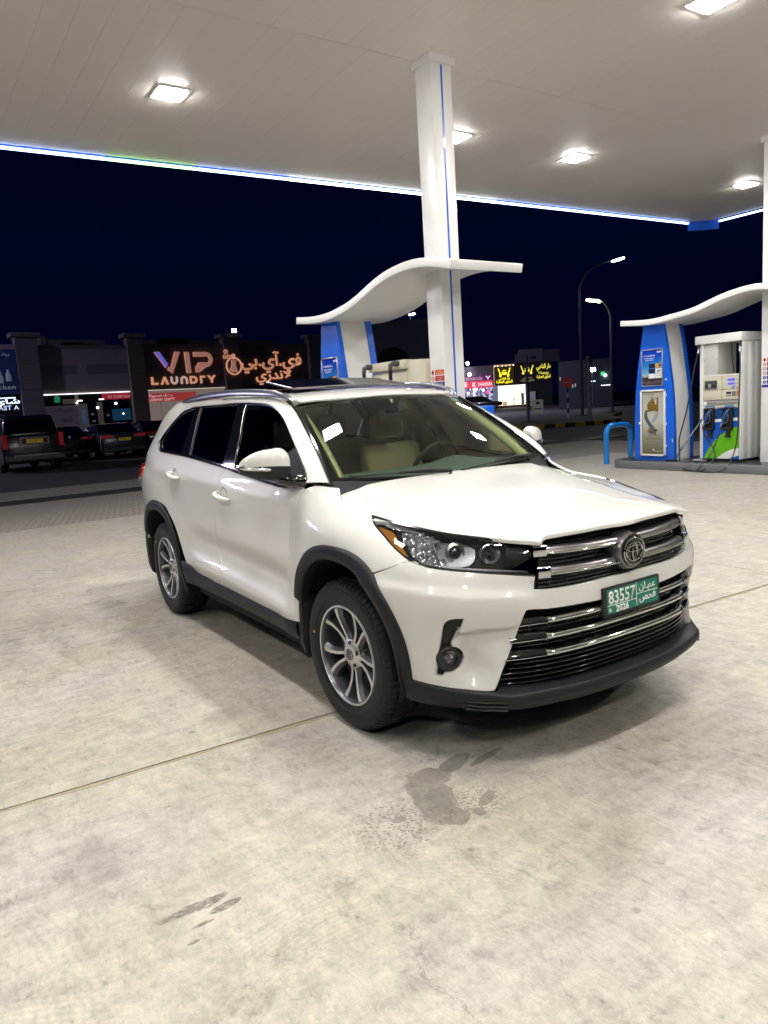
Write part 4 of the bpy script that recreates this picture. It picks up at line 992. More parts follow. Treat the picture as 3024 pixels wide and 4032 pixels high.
# ============================================================ GROUND
def concrete():
    m=bpy.data.materials.new('forecourt_concrete');m.use_nodes=True;nt=m.node_tree;b=nt.nodes['Principled BSDF'];N=nt.nodes.new;L=nt.links.new
    geo=N('ShaderNodeNewGeometry');pos=geo.outputs['Position']
    def noise(scale,detail=6,rough=.6,vec=None,dist=0):
        n=N('ShaderNodeTexNoise');n.inputs['Scale'].default_value=scale;n.inputs['Detail'].default_value=detail;n.inputs['Roughness'].default_value=rough;n.inputs['Distortion'].default_value=dist;L(vec or pos,n.inputs['Vector']);return n.outputs[0]
    def mr(x,a,b_,c,d,smooth=False):
        n=N('ShaderNodeMapRange');n.interpolation_type='SMOOTHSTEP' if smooth else 'LINEAR'
        for i,v in zip((1,2,3,4),(a,b_,c,d)):n.inputs[i].default_value=v
        L(x,n.inputs[0]);return n.outputs[0]
    def ma(op,x,y,z=None):
        n=N('ShaderNodeMath');n.operation=op
        for i,v in enumerate((x,y,z)):
            if v is None:continue
            if isinstance(v,(int,float)):n.inputs[i].default_value=v
            else:L(v,n.inputs[i])
        return n.outputs[0]
    def mapv(sx,sy,rz=0):
        n=N('ShaderNodeMapping');n.inputs['Scale'].default_value=(sx,sy,1);n.inputs['Rotation'].default_value=(0,0,rz);L(pos,n.inputs[0]);return n.outputs[0]
    warp=noise(5,5,.7);warp2=noise(22,4,.65)
    def blob(cx,cy,rx,ry,rz,amp=.55,edge=.06,fine=.5):
        n=N('ShaderNodeMapping');n.vector_type='TEXTURE';n.inputs['Location'].default_value=(cx,cy,0);n.inputs['Rotation'].default_value=(0,0,rz);n.inputs['Scale'].default_value=(rx,ry,1);L(pos,n.inputs[0])
        s=N('ShaderNodeSeparateXYZ');L(n.outputs[0],s.inputs[0]);d=ma('SQRT',ma('ADD',ma('POWER',ma('ABSOLUTE',s.outputs[0],0),2),ma('POWER',ma('ABSOLUTE',s.outputs[1],0),2)),0)
        d=ma('ADD',d,ma('MULTIPLY',ma('SUBTRACT',warp,.5),amp*2));d=ma('ADD',d,ma('MULTIPLY',ma('SUBTRACT',warp2,.5),fine))
        return mr(d,1-edge,1+edge,1,0,True)
    base=noise(.55,7,.62,dist=.4);mid=noise(2.6,8,.7,vec=mapv(1,1.0,.3),dist=.7);fine=noise(45,5,.7);sp=noise(9,4,.6,vec=mapv(1.6,.55,.15));gr=noise(160,3,.6)
    v=ma('ADD',mr(base,.3,.7,-.08,.07),mr(mid,.34,.66,-.11,.09));v=ma('ADD',v,mr(noise(7.5,8,.75,vec=mapv(.7,1.5,.2),dist=1.0),.36,.66,-.15,.13));v=ma('ADD',v,mr(fine,.3,.7,-.13,.12));v=ma('ADD',v,mr(sp,.35,.7,.08,-.16));v=ma('ADD',v,mr(gr,.3,.7,-.06,.06));v=ma('SUBTRACT',v,mr(noise(17,9,.78,vec=mapv(.75,1.35,.35),dist=.5),.54,.68,0,.30,True));v=ma('ADD',v,mr(noise(26,8,.75,vec=mapv(.7,1.4,-.2)),.56,.72,0,.12,True));v=ma('SUBTRACT',v,mr(noise(3.4,9,.8,vec=mapv(.8,1.2,.1),dist=.9),.56,.68,0,.20,True))
    # trowel arcs
    def arcs(cx,cy,r0,r1,band,am):
        n=N('ShaderNodeMapping');n.inputs['Location'].default_value=(-cx,-cy,0);L(pos,n.inputs[0])
        w_=N('ShaderNodeTexWave');w_.wave_type='RINGS';w_.rings_direction='Z';w_.inputs['Scale'].default_value=band;w_.inputs['Distortion'].default_value=5.0;w_.inputs['Detail'].default_value=5;w_.inputs['Detail Scale'].default_value=2.5;w_.inputs['Detail Roughness'].default_value=.7;L(n.outputs[0],w_.inputs[0])
        vl=N('ShaderNodeVectorMath');vl.operation='LENGTH';L(n.outputs[0],vl.inputs[0])
        k=ma('MULTIPLY',mr(vl.outputs['Value'],r0,r0+.25,0,1,True),mr(vl.outputs['Value'],r1-.3,r1,1,0,True));k=ma('MULTIPLY',k,mr(noise(2.2,4,.7),.42,.6,0,1,True))
        return ma('MULTIPLY',ma('MULTIPLY',ma('SUBTRACT',w_.outputs['Fac'],.5),am),k)
    v=ma('ADD',v,arcs(1.9,-2.9,.45,1.25,13,.12));v=ma('ADD',v,arcs(1.75,-1.7,.35,1.05,15,.10));v=ma('ADD',v,arcs(.9,-3.6,.5,1.5,11,.11))
    # dirt blotches and drips
    bl=mr(noise(1.3,6,.68,dist=1.2),.60,.74,0,1,True);v=ma('SUBTRACT',v,ma('MULTIPLY',bl,.26))
    bl2=mr(noise(6.5,5,.65,dist=.6),.66,.73,0,1,True);v=ma('SUBTRACT',v,ma('MULTIPLY',bl2,.27))
    vo=N('ShaderNodeTexVoronoi');vo.inputs['Scale'].default_value=4.2;vo.inputs['Randomness'].default_value=1;L(pos,vo.inputs['Vector'])
    vw=N('ShaderNodeSeparateColor');L(vo.outputs['Color'],vw.inputs[0])
    dd=ma('ADD',vo.outputs['Distance'],ma('MULTIPLY',ma('SUBTRACT',warp2,.5),.12));drip=ma('MULTIPLY',mr(dd,.06,.085,1,0,True),mr(vw.outputs[0],.62,.66,0,1));v=ma('SUBTRACT',v,ma('MULTIPLY',drip,.26))
    vo2=N('ShaderNodeTexVoronoi');vo2.inputs['Scale'].default_value=6.5;L(mapv(1,1,.8),vo2.inputs['Vector']);vw2=N('ShaderNodeSeparateColor');L(vo2.outputs['Color'],vw2.inputs[0]);dd2=ma('ADD',vo2.outputs['Distance'],ma('MULTIPLY',ma('SUBTRACT',warp2,.5),.30));spots=ma('MULTIPLY',mr(dd2,.10,.26,1,0,True),mr(vw2.outputs[1],.60,.70,0,1));v=ma('SUBTRACT',v,ma('MULTIPLY',ma('MULTIPLY',spots,mr(noise(.7,3,.5),.40,.60,0,1,True)),.17))
    vc=N('ShaderNodeTexVoronoi');vc.feature='DISTANCE_TO_EDGE';vc.inputs['Scale'].default_value=.55
    vm=N('ShaderNodeVectorMath');vm.operation='ADD';L(pos,vm.inputs[0]);nn=N('ShaderNodeTexNoise');nn.inputs['Scale'].default_value=2.2;nn.inputs['Detail'].default_value=7;nn.inputs['Roughness'].default_value=.7;L(pos,nn.inputs['Vector'])
    vq=N('ShaderNodeVectorMath');vq.operation='SCALE';vq.inputs['Scale'].default_value=.55;L(nn.outputs['Color'],vq.inputs[0]);L(vq.outputs[0],vm.inputs[1]);L(vm.outputs[0],vc.inputs['Vector'])
    crk=ma('MULTIPLY',mr(vc.outputs['Distance'],.0015,.0045,1,0,True),mr(noise(.8,3,.5),.50,.60,0,1,True));v=ma('SUBTRACT',v,ma('MULTIPLY',crk,.22))
    tr=mr(noise(1.0,5,.6,vec=mapv(.25,5.0,-.05)),.55,.75,0,.13,True);v=ma('SUBTRACT',v,tr)
    val=ma('ADD',v,1.0)
    wet=blob(.76,-1.01,.20,.085,R(-18),.55,.10,.8)
    for a in ((.63,-.90,.075,.06,.3),(.60,-.76,.045,.10,.3),(.645,-.62,.022,.11,.2),(.93,-1.02,.055,.06,0),(.905,-.845,.022,.055,.5),(.96,-.93,.03,.025,0),(.81,-1.20,.02,.03,0)):
        wet=ma('MAXIMUM',wet,blob(*a))
    # spatter round the stain
    vs=N('ShaderNodeTexVoronoi');vs.inputs['Scale'].default_value=72;L(pos,vs.inputs['Vector']);spat=mr(ma('ADD',vs.outputs['Distance'],ma('MULTIPLY',ma('SUBTRACT',warp2,.5),.5)),.36,.43,1,0,True)
    zone=ma('MAXIMUM',blob(.82,-1.24,.16,.15,0,.5,.35,.8),blob(.90,-.90,.10,.14,0,.5,.4,.8));wet=ma('MAXIMUM',wet,ma('MULTIPLY',spat,zone))
    val=ma('MULTIPLY',val,mr(ma('MULTIPLY',wet,mr(warp2,.3,.7,.75,1.1)),0,1,1,.54))
    oil=blob(.81,-2.02,.022,.11,R(0),.7,.25,1.0)
    for a in ((.815,-1.945,.018,.06,.2),(.862,-1.91,.016,.055,.1),(.90,-2.0,.008,.035,0),(.96,-2.05,.007,.02,0)):oil=ma('MAXIMUM',oil,blob(*a))
    oil=ma('MULTIPLY',oil,mr(noise(60,6,.8,vec=mapv(1.6,.6,.2)),.38,.52,.15,1,True));val=ma('MULTIPLY',val,mr(oil,0,1,1,.36))
    for a,k in (((.36,-2.2,.16,.13,0,.6,.5,.4),.78),((-.56,-1.38,.10,.09,0,.6,.4,.4),.80),((.2,-1.5,.25,.3,0,.7,.7,.4),.90),((1.5,-.9,.12,.3,.4,.8,.7,.5),.88),((-3.2,-1.6,.9,.8,0,.8,.8,.4),.86),((1.3,.3,.35,.25,0,.9,.8,.4),.88)):
        val=ma('MULTIPLY',val,mr(blob(*a),0,1,1,k))
    tint=noise(.9,4,.6,dist=.5)
    mx=N('ShaderNodeMix');mx.data_type='RGBA';mx.inputs[6].default_value=(.47,.435,.355,1);mx.inputs[7].default_value=(.455,.435,.395,1);L(mr(tint,.35,.65,0,1),mx.inputs[0])
    sc_=N('ShaderNodeVectorMath');sc_.operation='SCALE';L(mx.outputs[2],sc_.inputs[0]);L(val,sc_.inputs['Scale']);L(sc_.outputs[0],b.inputs['Base Color'])
    ro=mr(mid,.3,.7,.34,.58);ro=ma('SUBTRACT',ro,ma('MULTIPLY',wet,.12));L(ro,b.inputs['Roughness'])
    bp=N('ShaderNodeBump');bp.inputs['Strength'].default_value=.25;bp.inputs['Distance'].default_value=.004;L(ma('ADD',ma('MULTIPLY',fine,.9),mid),bp.inputs['Height']);L(bp.outputs[0],b.inputs['Normal'])
    return m
M['concrete']=concrete()
M['asphalt']=mat('dark_asphalt',(.095,.092,.088),.7,noise=.3,nscale=1.5,bump=.4,bscale=60)
M['paver']=mat('grey_paver',(.33,.305,.265),.55,noise=.30,nscale=7,rvar=.1)
M['filler']=mat('joint_filler',(.36,.31,.21),.85,noise=.45,nscale=9)
g=MB();g.add([(-400,-400,-.035),(300,-400,-.035),(300,400,-.035),(-400,400,-.035)],[(0,1,2,3)]);ground=g.build('ground',M['asphalt']);ground['kind']='structure'
# concrete slabs, children of the ground; joints slightly skewed as poured
def slab(x0,x1,y0,y1,nm='concrete_slab',m=None,z=0,gapx=.006,sk=.045):
    def q(x,y):return (x+(y*sk if x>-8.9 else 0)*(1 if abs(x+.18)<.5 else 1)*1.0,y)
    P=[q(x0+gapx,y0+gapx),q(x1-gapx,y0+gapx),q(x1-gapx,y1-gapx),q(x0+gapx,y1-gapx)]
    mb=MB();mb.prism([(p[0],p[1]) for p in P],-.06,z,'z');return mb.build(nm,m or M['concrete'],ground,bevel=.004,seg=1)
ys=[-14.0,-10.4,-3.60,3.21,8.2,12.3];xs=[-9.3,-4.75,-.18,4.3,8.8,13.3]
for i in range(len(xs)-1):
    for j in range(len(ys)-1): slab(xs[i],xs[i+1],ys[j],ys[j+1])
mb=MB();mb.prism([(-.18-.14+.006,-3.6),(-.18-.14+.022,-3.6),(-.18+.14+.020,3.2),(-.18+.14+.006,3.2)],-.05,-.0035,'z')
mb=MB()
for k in range(40):
    y0=-3.6+6.8*k/40;y1=y0+6.8/40;w0=.020+.007*math.sin(k*2.3)+.004*math.sin(k*5.1);w1=.020+.007*math.sin((k+1)*2.3)+.004*math.sin((k+1)*5.1)
    a=-.18+y0*.045+.006;b_=-.18+y1*.045+.006
    mb.prism([(a,y0),(a+w0,y0),(b_+w1,y1),(b_,y1)],-.004,.0016,'z')
mb.build('joint_filler',M['filler'],ground)
M['crack']=mat('crack_dirt',(.035,.03,.025),.9)
mb=MB()
for k in range(60):
    y0=-3.6+6.8*k/60;y1=y0+6.8/60;w0=.004+.004*abs(math.sin(k*1.7));w1=.004+.004*abs(math.sin((k+1)*1.7))
    a=-.18+y0*.045+.004;b_=-.18+y1*.045+.004
    mb.prism([(a-w0,y0),(a+.001,y0),(b_+.001,y1),(b_-w1,y1)],-.004,.0018,'z')
mb.build('joint_crack',M['crack'],ground)
# interlocking pavers outside the canopy: nearest ones single, the rest joined
def pavers():
    allp=[]
    for i,x in enumerate(np.arange(-9.42,-17,-.205)):
        for j,y in enumerate(np.arange(-5,16,.105)):
            yy=y+(.05 if i%2 else 0);allp.append((x,yy))
    for x in np.arange(-9.2,0,.205):
        for y in np.arange(12.45,17,.105): allp.append((x,y))
    allp.sort(key=lambda p:(p[0]-2.99)**2+(p[1]+2.59)**2 if p[1]>-3.4 else 999)
    mb=MB();mb.prism([(-.0975,-.0475),(.0975,-.0475),(.0975,.0475),(-.0975,.0475)],-.03,0,'z');o=mb.build('paver',M['paver'],ground,bevel=.004,seg=1)
    single=allp[:300];o.location=(*single[0],-.004)
    for x,y in single[1:]:
        c=o.copy();COL.objects.link(c);c.location=(x,y,-.004-random.random()*.003)
    V=[];F=[]
    for x,y in allp[300:]:
        n=len(V);z=-.004-random.random()*.004;V+=[(x-.0975,y-.0475,z),(x+.0975,y-.0475,z),(x+.0975,y+.0475,z),(x-.0975,y+.0475,z)]
        V+=[(x-.1005,y-.0505,z-.02),(x+.1005,y-.0505,z-.02),(x+.1005,y+.0505,z-.02),(x-.1005,y+.0505,z-.02)]
        F+=[(n,n+1,n+2,n+3),(n+4,n+5,n+1,n),(n+5,n+6,n+2,n+1),(n+6,n+7,n+3,n+2),(n+7,n+4,n,n+3)]
    me=mesh('paver_field',V,F);q=link('paver_field',me,M['paver'],ground);q['kind']='stuff'
pavers()
mb=MB();mb.box((-14.45,-40,-.034),(-13.45,60,-.0012));mb.build('drain_strip',mat('dark_drain',(.045,.043,.042),.5,noise=.3,nscale=3),ground)
# ============================================================ CANOPY
cano=empty('canopy',(0,0,5.5));cano['label']='large flat white fuel station canopy overhead with blue light strip along its edge';cano['category']='canopy'
M['ceil']=mat('ceiling_white',(.90,.85,.80),.45,noise=.03,nscale=.8)
M['white_p']=mat('white_coated',(.85,.85,.84),.32,coat=.3,noise=.02,nscale=2)
M['blue']=mat('bright_blue',(.004,.12,.70),.35,coat=.3)
M['bluecol']=mat('stripe_blue',(.01,.10,.62),.35,coat=.3)
def cp(o):
    o.parent=cano;o.location=(0,0,-5.5);return o
def ex(y):return -9.05+(y+.84)*.0359
mb=MB();mb.prism([(ex(-16)-.02,-16),(ex(14.3)-.02,14.33),(-8.14,14.82),(13,15.3),(13,-16)],5.52,6.4,'z');cp(mb.build('roof_box',M['white_p']))
# soffit planks
pm=MB();pm.box((0,.0007,5.497),(1,.2993,5.512));pk=pm.build('ceiling_plank',M['ceil']);cp(pk)
first=True
for j in range(101):
    y=-15.6+.3*j
    if y+.3>14.8:break
    a=ex(y+.15)+.03
    for x0,x1 in ((a,-4.45),(-4.447,1.55),(1.553,7.0)):
        if x1>6.9 and j%1: continue
        o=pk if first else pk.copy()
        if not first: COL.objects.link(o)
        first=False;o.parent=cano;o.location=(x0,y,-5.5+random.uniform(-.0003,.0003));o.scale=(x1-x0-.002,1,1)
mb=MB();mb.box((7.0,-16,5.5),(13,15,5.515));cp(mb.build('ceiling_sheet',M['ceil']))
M['led']=emis('led_edge',(.42,.58,1.0),7.0);M['ledw']=emis('led_white',(.85,.92,1.0),10.0);M['ledg']=emis('led_green',(.45,1.0,.45),5.0)
def led(a,b,m,z0=5.452,z1=5.485):
    a=np.array(a);b=np.array(b);t=(b-a)/np.linalg.norm(b-a);n=np.array([-t[1],t[0]])*.02
    mb=MB();P=[a-n,b-n,b+n,a+n];mb.prism([tuple(p) for p in P],z0,z1,'z');cp(mb.build('edge_light',m))
ysg=[-16,-6,-3,0.6,2.0,3.6,5.0,8.2,11.4,14.28]
mm=['led','ledw','led','ledg','led','ledw','ledw','led','led']
for (y0,y1),k in zip(zip(ysg[:-1],ysg[1:]),mm): led((ex(y0)-.04,y0+.01),(ex(y1)-.04,y1-.01),M[k])
led((-8.10,14.86),(3,15.1),M['led'])
mb=MB();mb.prism([(ex(-16)-.12,-16),(ex(14.3)-.12,14.32),(ex(14.3)-.03,14.32),(ex(-16)-.03,-16)],5.50,6.45,'z');cp(mb.build('edge_fascia',M['bluecol']))
mb=MB();mb.prism([(-8.60,14.33),(-8.19,14.90),(-8.10,14.84),(-8.51,14.27)],5.29,6.45,'z');cp(mb.build('corner_block',M['blue']))
# light fittings in the soffit; diffusers hang low, glowing sides added to brighten the ceiling
M['lamp']=emis('canopy_lamp',(1.0,.972,.925),300*LAMP)
fl=[(-6.45,.77),(-6.22,5.08),(-6.18,7.67),(-5.97,12.43),(-1.98,5.10),(-2.0,.82),(-6.5,-2.0),(-2.0,-2.0),(-1.95,7.7),(2.3,.85),(2.3,5.1),(2.3,-2.0),(6.6,.85),(6.6,-2.0),(6.6,5.1),(6.6,-6.2),(2.3,-6.2),(-2.0,-6.2)]
def fitting(x,y):
    r=empty('ceiling_light',(x,y,5.497))
    mb=MB()
    for a,b in (((-.20,-.20,-.012),(.20,-.165,.002)),((-.20,.165,-.012),(.20,.20,.002)),((-.20,-.165,-.012),(-.165,.165,.002)),((.165,-.165,-.012),(.20,.165,.002))): mb.box(a,b)
    mb.build('light_frame',M['white_p'],r)
    mb=MB();d_=-.024;mb.add([(-.155,-.155,d_),(.155,-.155,d_),(.155,.155,d_),(-.155,.155,d_),(-.165,-.165,-.006),(.165,-.165,-.006),(.165,.165,-.006),(-.165,.165,-.006)],[(0,3,2,1),(0,1,5,4),(1,2,6,5),(2,3,7,6),(3,0,4,7)]);mb.build('diffuser',M['lamp'],r);return r
f0=fitting(*fl[0]);
LB={0:'square canopy ceiling light, the nearest one on the left above the car',1:'square canopy ceiling light half hidden behind the central white column',2:'square canopy ceiling light, middle one in the far row right of the central column',3:'square canopy ceiling light farthest right near the canopy corner',4:'square canopy ceiling light cut by the top edge at upper right'}
for i,(x,y) in enumerate(fl):
    if i==0:r=f0
    else:
        r=f0.copy();COL.objects.link(r);r.location=(x,y,5.497)
        for ch in f0.children:
            c=ch.copy();COL.objects.link(c);c.parent=r
    r['category']='ceiling light';r['group']='square lights in the canopy ceiling'
    r['label']=LB.get(i,'square ceiling light, '+('row nearest the shops' if x<-5 else 'row over the SUV tail' if x<0 else 'row ahead of the SUV nose' if x<4 else 'row behind the camera')+', '+('far left' if y<-4 else 'left of the SUV lane' if y<0 else 'over the SUV lane' if y<3 else 'just past the first island' if y<6 else 'before the second island' if y<9 else 'beyond the second island'))
# ============================================================ COLUMNS
def column(x,y,label,a=.30):
    """x,y: centre"""
    r=empty('canopy_column',(x,y,0),0,label,'column','white columns carrying the canopy')
    h=a/2
    mb=MB();mb.box((-h,-h,0),(h,h,5.42));mb.build('shaft',M['white_p'],r,bevel=.006,smooth=True)
    mb=MB();mb.box((-h-.035,-h-.035,5.41),(h+.035,h+.035,5.498));mb.build('capital',M['white_p'],r,bevel=.004)
    mb=MB();mb.box((h+.0005,-.010+.0,.15),(h+.004,.014,5.40));mb.build('blue_stripe',M['bluecol'],r)
    return r
C1=column(-4.35,3.225,'square white column with blue stripe rising behind the white SUV')
C2=column(-4.02,10.07,'square white column at the right edge beside the second fuel dispenser')
def safety_sign(col,face,full=True):
    """stack of warning pictograms with bilingual plates"""
    r=empty('safety_sign',(0,0,0),0,*( ('white warning sticker panel with pictograms on the column behind the SUV','sign') if col is C1 else ('white warning sticker panel with pictograms on the column at the right edge','sign')),group='safety stickers on the columns')
    cx,cy=col.location.x,col.location.y;z1=1.945;z0=1.43
    # faces -y side and wraps on +x side: flat panel on the -y face
    if face=='y': o=(cx-.02,cy-.152);rt=(1,0,0);W=.26
    yy=o[1]
    def bx(nm,x0,x1,za,zb,m,d=.003):
        mb=MB();mb.box((x0,yy-d,za),(x1,yy-d+.002,zb));return mb.build(nm,m,r)
    x0=cx-.135;x1=cx+.14
    bx('backing',x0,x1,z0,z1,M['white'])
    rows=[((.62,.14,.04),'حذار',"Flammable Liquid"),((.42,.012,.02),'ممنوع التدخين','No Smoking'),((.012,.012,.25),'ايقاف المحرك','Switch Off Engine'),((.012,.012,.25),'ممنوع الهاتف','Switch Off Phone'),((.012,.012,.25),'انتبه','Attention'),((.012,.012,.25),'قف','Stop')]
    for i,(c,a,e) in enumerate(rows):
        zc=z1-.045-i*.075;mt=mat('sign_plate',c,.4)
        bx('plate',x0+.088,x1-.006,zc-.031,zc+.031,mt,.005)
        text('lettering',arab(a),M['white'],r,(x0+.18,yy-.0055,zc+.006),(1,0,0),(0,0,1),.015,None,.0005)
        text('lettering',e,M['white'],r,(x0+.18,yy-.0055,zc-.020),(1,0,0),(0,0,1),.013,None,.0005)
        mb=MB();X=x0+.045
        if i==0:
            mb.prism([(X-.028,zc),(X,zc-.034),(X+.028,zc),(X,zc+.034)],yy-.006,yy-.003,'y');mb.build('pictogram',mat('diamond_red',(.35,.01,.02),.4),r)
        elif i<4:
            mb.tube([(X+.026*math.cos(t),yy-.005,zc+.026*math.sin(t)) for t in np.linspace(0,2*math.pi,21)],.0035,5,cap=False);mb.tube([(X-.018,yy-.005,zc+.018),(X+.018,yy-.005,zc-.018)],.003,5)
            mb.build('pictogram',mat('ban_red',(.45,.02,.02),.4),r)
            mb=MB();mb.box((X-.012,yy-.0042,zc-.003),(X+.012,yy-.003,zc+.004));mb.build('pictogram',M['matte'],r)
        else:
            mb.lathe([(0,-.006),(.028,-.006),(.028,-.003)],20,c=(X,yy,zc));mb.build('pictogram',mat('mandatory_blue',(.01,.015,.28),.4),r)
            mb=MB();mb.box((X-.005,yy-.0072,zc-.014),(X+.005,yy-.006,zc+.014));mb.build('pictogram',M['white'],r)
    bx('plate',x0+.004,x1-.006,z0+.006,z0+.05,mat('sign_plate',(.012,.012,.25),.4),.005)
safety_sign(C1,'y');safety_sign(C2,'y')
# ============================================================ ISLANDS, WAVES, TOTEMS
M['kerb']=mat('grey_kerb',(.16,.165,.17),.55,noise=.12,nscale=5)
M['tile']=mat('dark_island_top',(.035,.035,.04),.30,noise=.2,nscale=4)
def island(cy,xl,label,xr=1.0,front=.60):
    r=empty('pump_island',(0,cy,0),0,label,'kerbed island','kerbed pump islands')
    def outline(w_,xa,xb):
        P=[]
        for k in range(13):
            a=math.pi/2+math.pi*k/12;P.append((xa+w_*.62+w_*.62*math.cos(a),w_*math.sin(a)))
        for k in range(13):
            a=-math.pi/2+math.pi*k/12;P.append((xb-w_*.62+w_*.62*math.cos(a),w_*math.sin(a)))
        return P
    mb=MB();mb.prism(outline(front,xl,xr),0,.15,'z');mb.build('kerb',M['kerb'],r,bevel=.012,smooth=True)
    mb=MB();mb.prism(outline(front-.10,xl+.12,xr-.12),.145,.153,'z');mb.build('island_top',M['tile'],r)
    return r
island(3.20,-7.5,'grey kerbed pump island behind the white SUV',xr=-3.25,front=.62)
island(10.02,-7.12,'grey kerbed pump island on the right carrying blue totem and fuel dispenser',xr=-1.5,front=.68)
def wave(y0,y1,prof,label,th=.10):
    r=empty('wave_roof',(0,0,0),0,label,'curved canopy','white wave shaped roofs over the pump islands')
    X=[p[0] for p in prof];f=nspl(X,np.array([[p[1]] for p in prof]));xs_=np.linspace(X[0],X[-1],60);z=f(xs_)[:,0]
    t=np.gradient(z,xs_);nx=-t/np.sqrt(1+t*t);nz=1/np.sqrt(1+t*t)
    top=[(x,zz) for x,zz in zip(xs_,z)];bot=[(x-a*th,zz-b*th) for x,zz,a,b in zip(xs_,z,nx,nz)]
    def ring(inset):
        return None
    rows=[]
    for i in range(60):
        (xt,zt),(xb,zb)=top[i],bot[i]
        rows.append([(xt,y0,zt),(xt,y1,zt),(xb,y1,zb),(xb,y0,zb)])
    V=[p for q in rows for p in q];F=[]
    for i in range(59):
        for j in range(4):F.append((i*4+j,i*4+(j+1)%4,(i+1)*4+(j+1)%4,(i+1)*4+j))
    F+=[(3,2,1,0),(236,237,238,239)]
    mb=MB();mb.add(V,F);mb.build('wave_panel',M['white_p'],r,bevel=.008,smooth=True,auto=.6)
    return r
W1=[(-7.26,2.93),(-6.95,2.895),(-6.6,2.87),(-6.25,2.875),(-5.93,2.906),(-5.52,2.985),(-5.05,3.12),(-4.6,3.192),(-4.23,3.20),(-3.85,3.15),(-3.50,3.066)]
wave(2.68,3.75,W1,'white wave shaped roof wrapped round the column behind the SUV')
W2=[(x+.37,z-.015) for x,z in W1];W2=[(-6.74,2.868),(-6.4,2.838),(-6.0,2.82),(-5.6,2.855),(-5.15,2.915),(-4.7,3.04),(-4.3,3.115),(-3.95,3.125),(-3.47,3.0)]
wave(9.46,10.62,W2,'white wave shaped roof above the dispenser at the right')
def poster_mat():
    m=bpy.data.materials.new('payment_poster');m.use_nodes=True;nt=m.node_tree;b=nt.nodes['Principled BSDF'];N=nt.nodes.new;L=nt.links.new
    g_=N('ShaderNodeNewGeometry');s=N('ShaderNodeSeparateXYZ');L(g_.outputs['Position'],s.inputs[0]);n=N('ShaderNodeTexNoise');n.inputs['Scale'].default_value=9;L(g_.outputs['Position'],n.inputs['Vector'])
    a=N('ShaderNodeMath');a.operation='MULTIPLY_ADD';a.inputs[1].default_value=.10;L(n.outputs[0],a.inputs[0]);L(s.outputs[2],a.inputs[2])
    mr=N('ShaderNodeMapRange');mr.inputs[1].default_value=1.61;mr.inputs[2].default_value=2.33;L(a.outputs[0],mr.inputs[0])
    r=N('ShaderNodeValToRGB');e=r.color_ramp.elements;e[0].position=0;e[0].color=(.02,.16,.42,1);e[1].position=1;e[1].color=(.01,.03,.40,1)
    for p,c in ((.06,(.03,.025,.04,1)),(.12,(.14,.10,.10,1)),(.17,(.05,.04,.05,1)),(.27,(.06,.04,.05,1)),(.31,(.45,.50,.55,1)),(.36,(.18,.40,.62,1)),(.52,(.03,.26,.62,1)),(.8,(.01,.07,.52,1))):
        q=e.new(p);q.color=c
    L(mr.outputs[0],r.inputs[0]);L(r.outputs[0],b.inputs['Base Color']);b.inputs['Roughness'].default_value=.12;return m
def oil_mat():
    m=bpy.data.materials.new('oil_poster');m.use_nodes=True;nt=m.node_tree;b=nt.nodes['Principled BSDF'];N=nt.nodes.new;L=nt.links.new
    g_=N('ShaderNodeNewGeometry');s=N('ShaderNodeSeparateXYZ');L(g_.outputs['Position'],s.inputs[0]);mr=N('ShaderNodeMapRange');mr.inputs[1].default_value=.25;mr.inputs[2].default_value=1.5;L(s.outputs[2],mr.inputs[0])
    r=N('ShaderNodeValToRGB');e=r.color_ramp.elements;e[0].position=0;e[0].color=(.12,.11,.06,1);e[1].position=1;e[1].color=(.40,.40,.34,1);q=e.new(.28);q.color=(.30,.29,.22,1);q=e.new(.55);q.color=(.55,.55,.50,1)
    L(mr.outputs[0],r.inputs[0]);L(r.outputs[0],b.inputs['Base Color']);b.inputs['Roughness'].default_value=.15;return m
PM=poster_mat();OM=oil_mat();M['gold']=mat('gold_print',(.42,.28,.06),.25,metal=.6);M['alu']=mat('brushed_frame',(.55,.56,.60),.25,metal=.7)
M['navyp']=mat('card_navy',(.012,.015,.06),.3);M['cardy']=mat('card_yellow',(.62,.36,.02),.3)
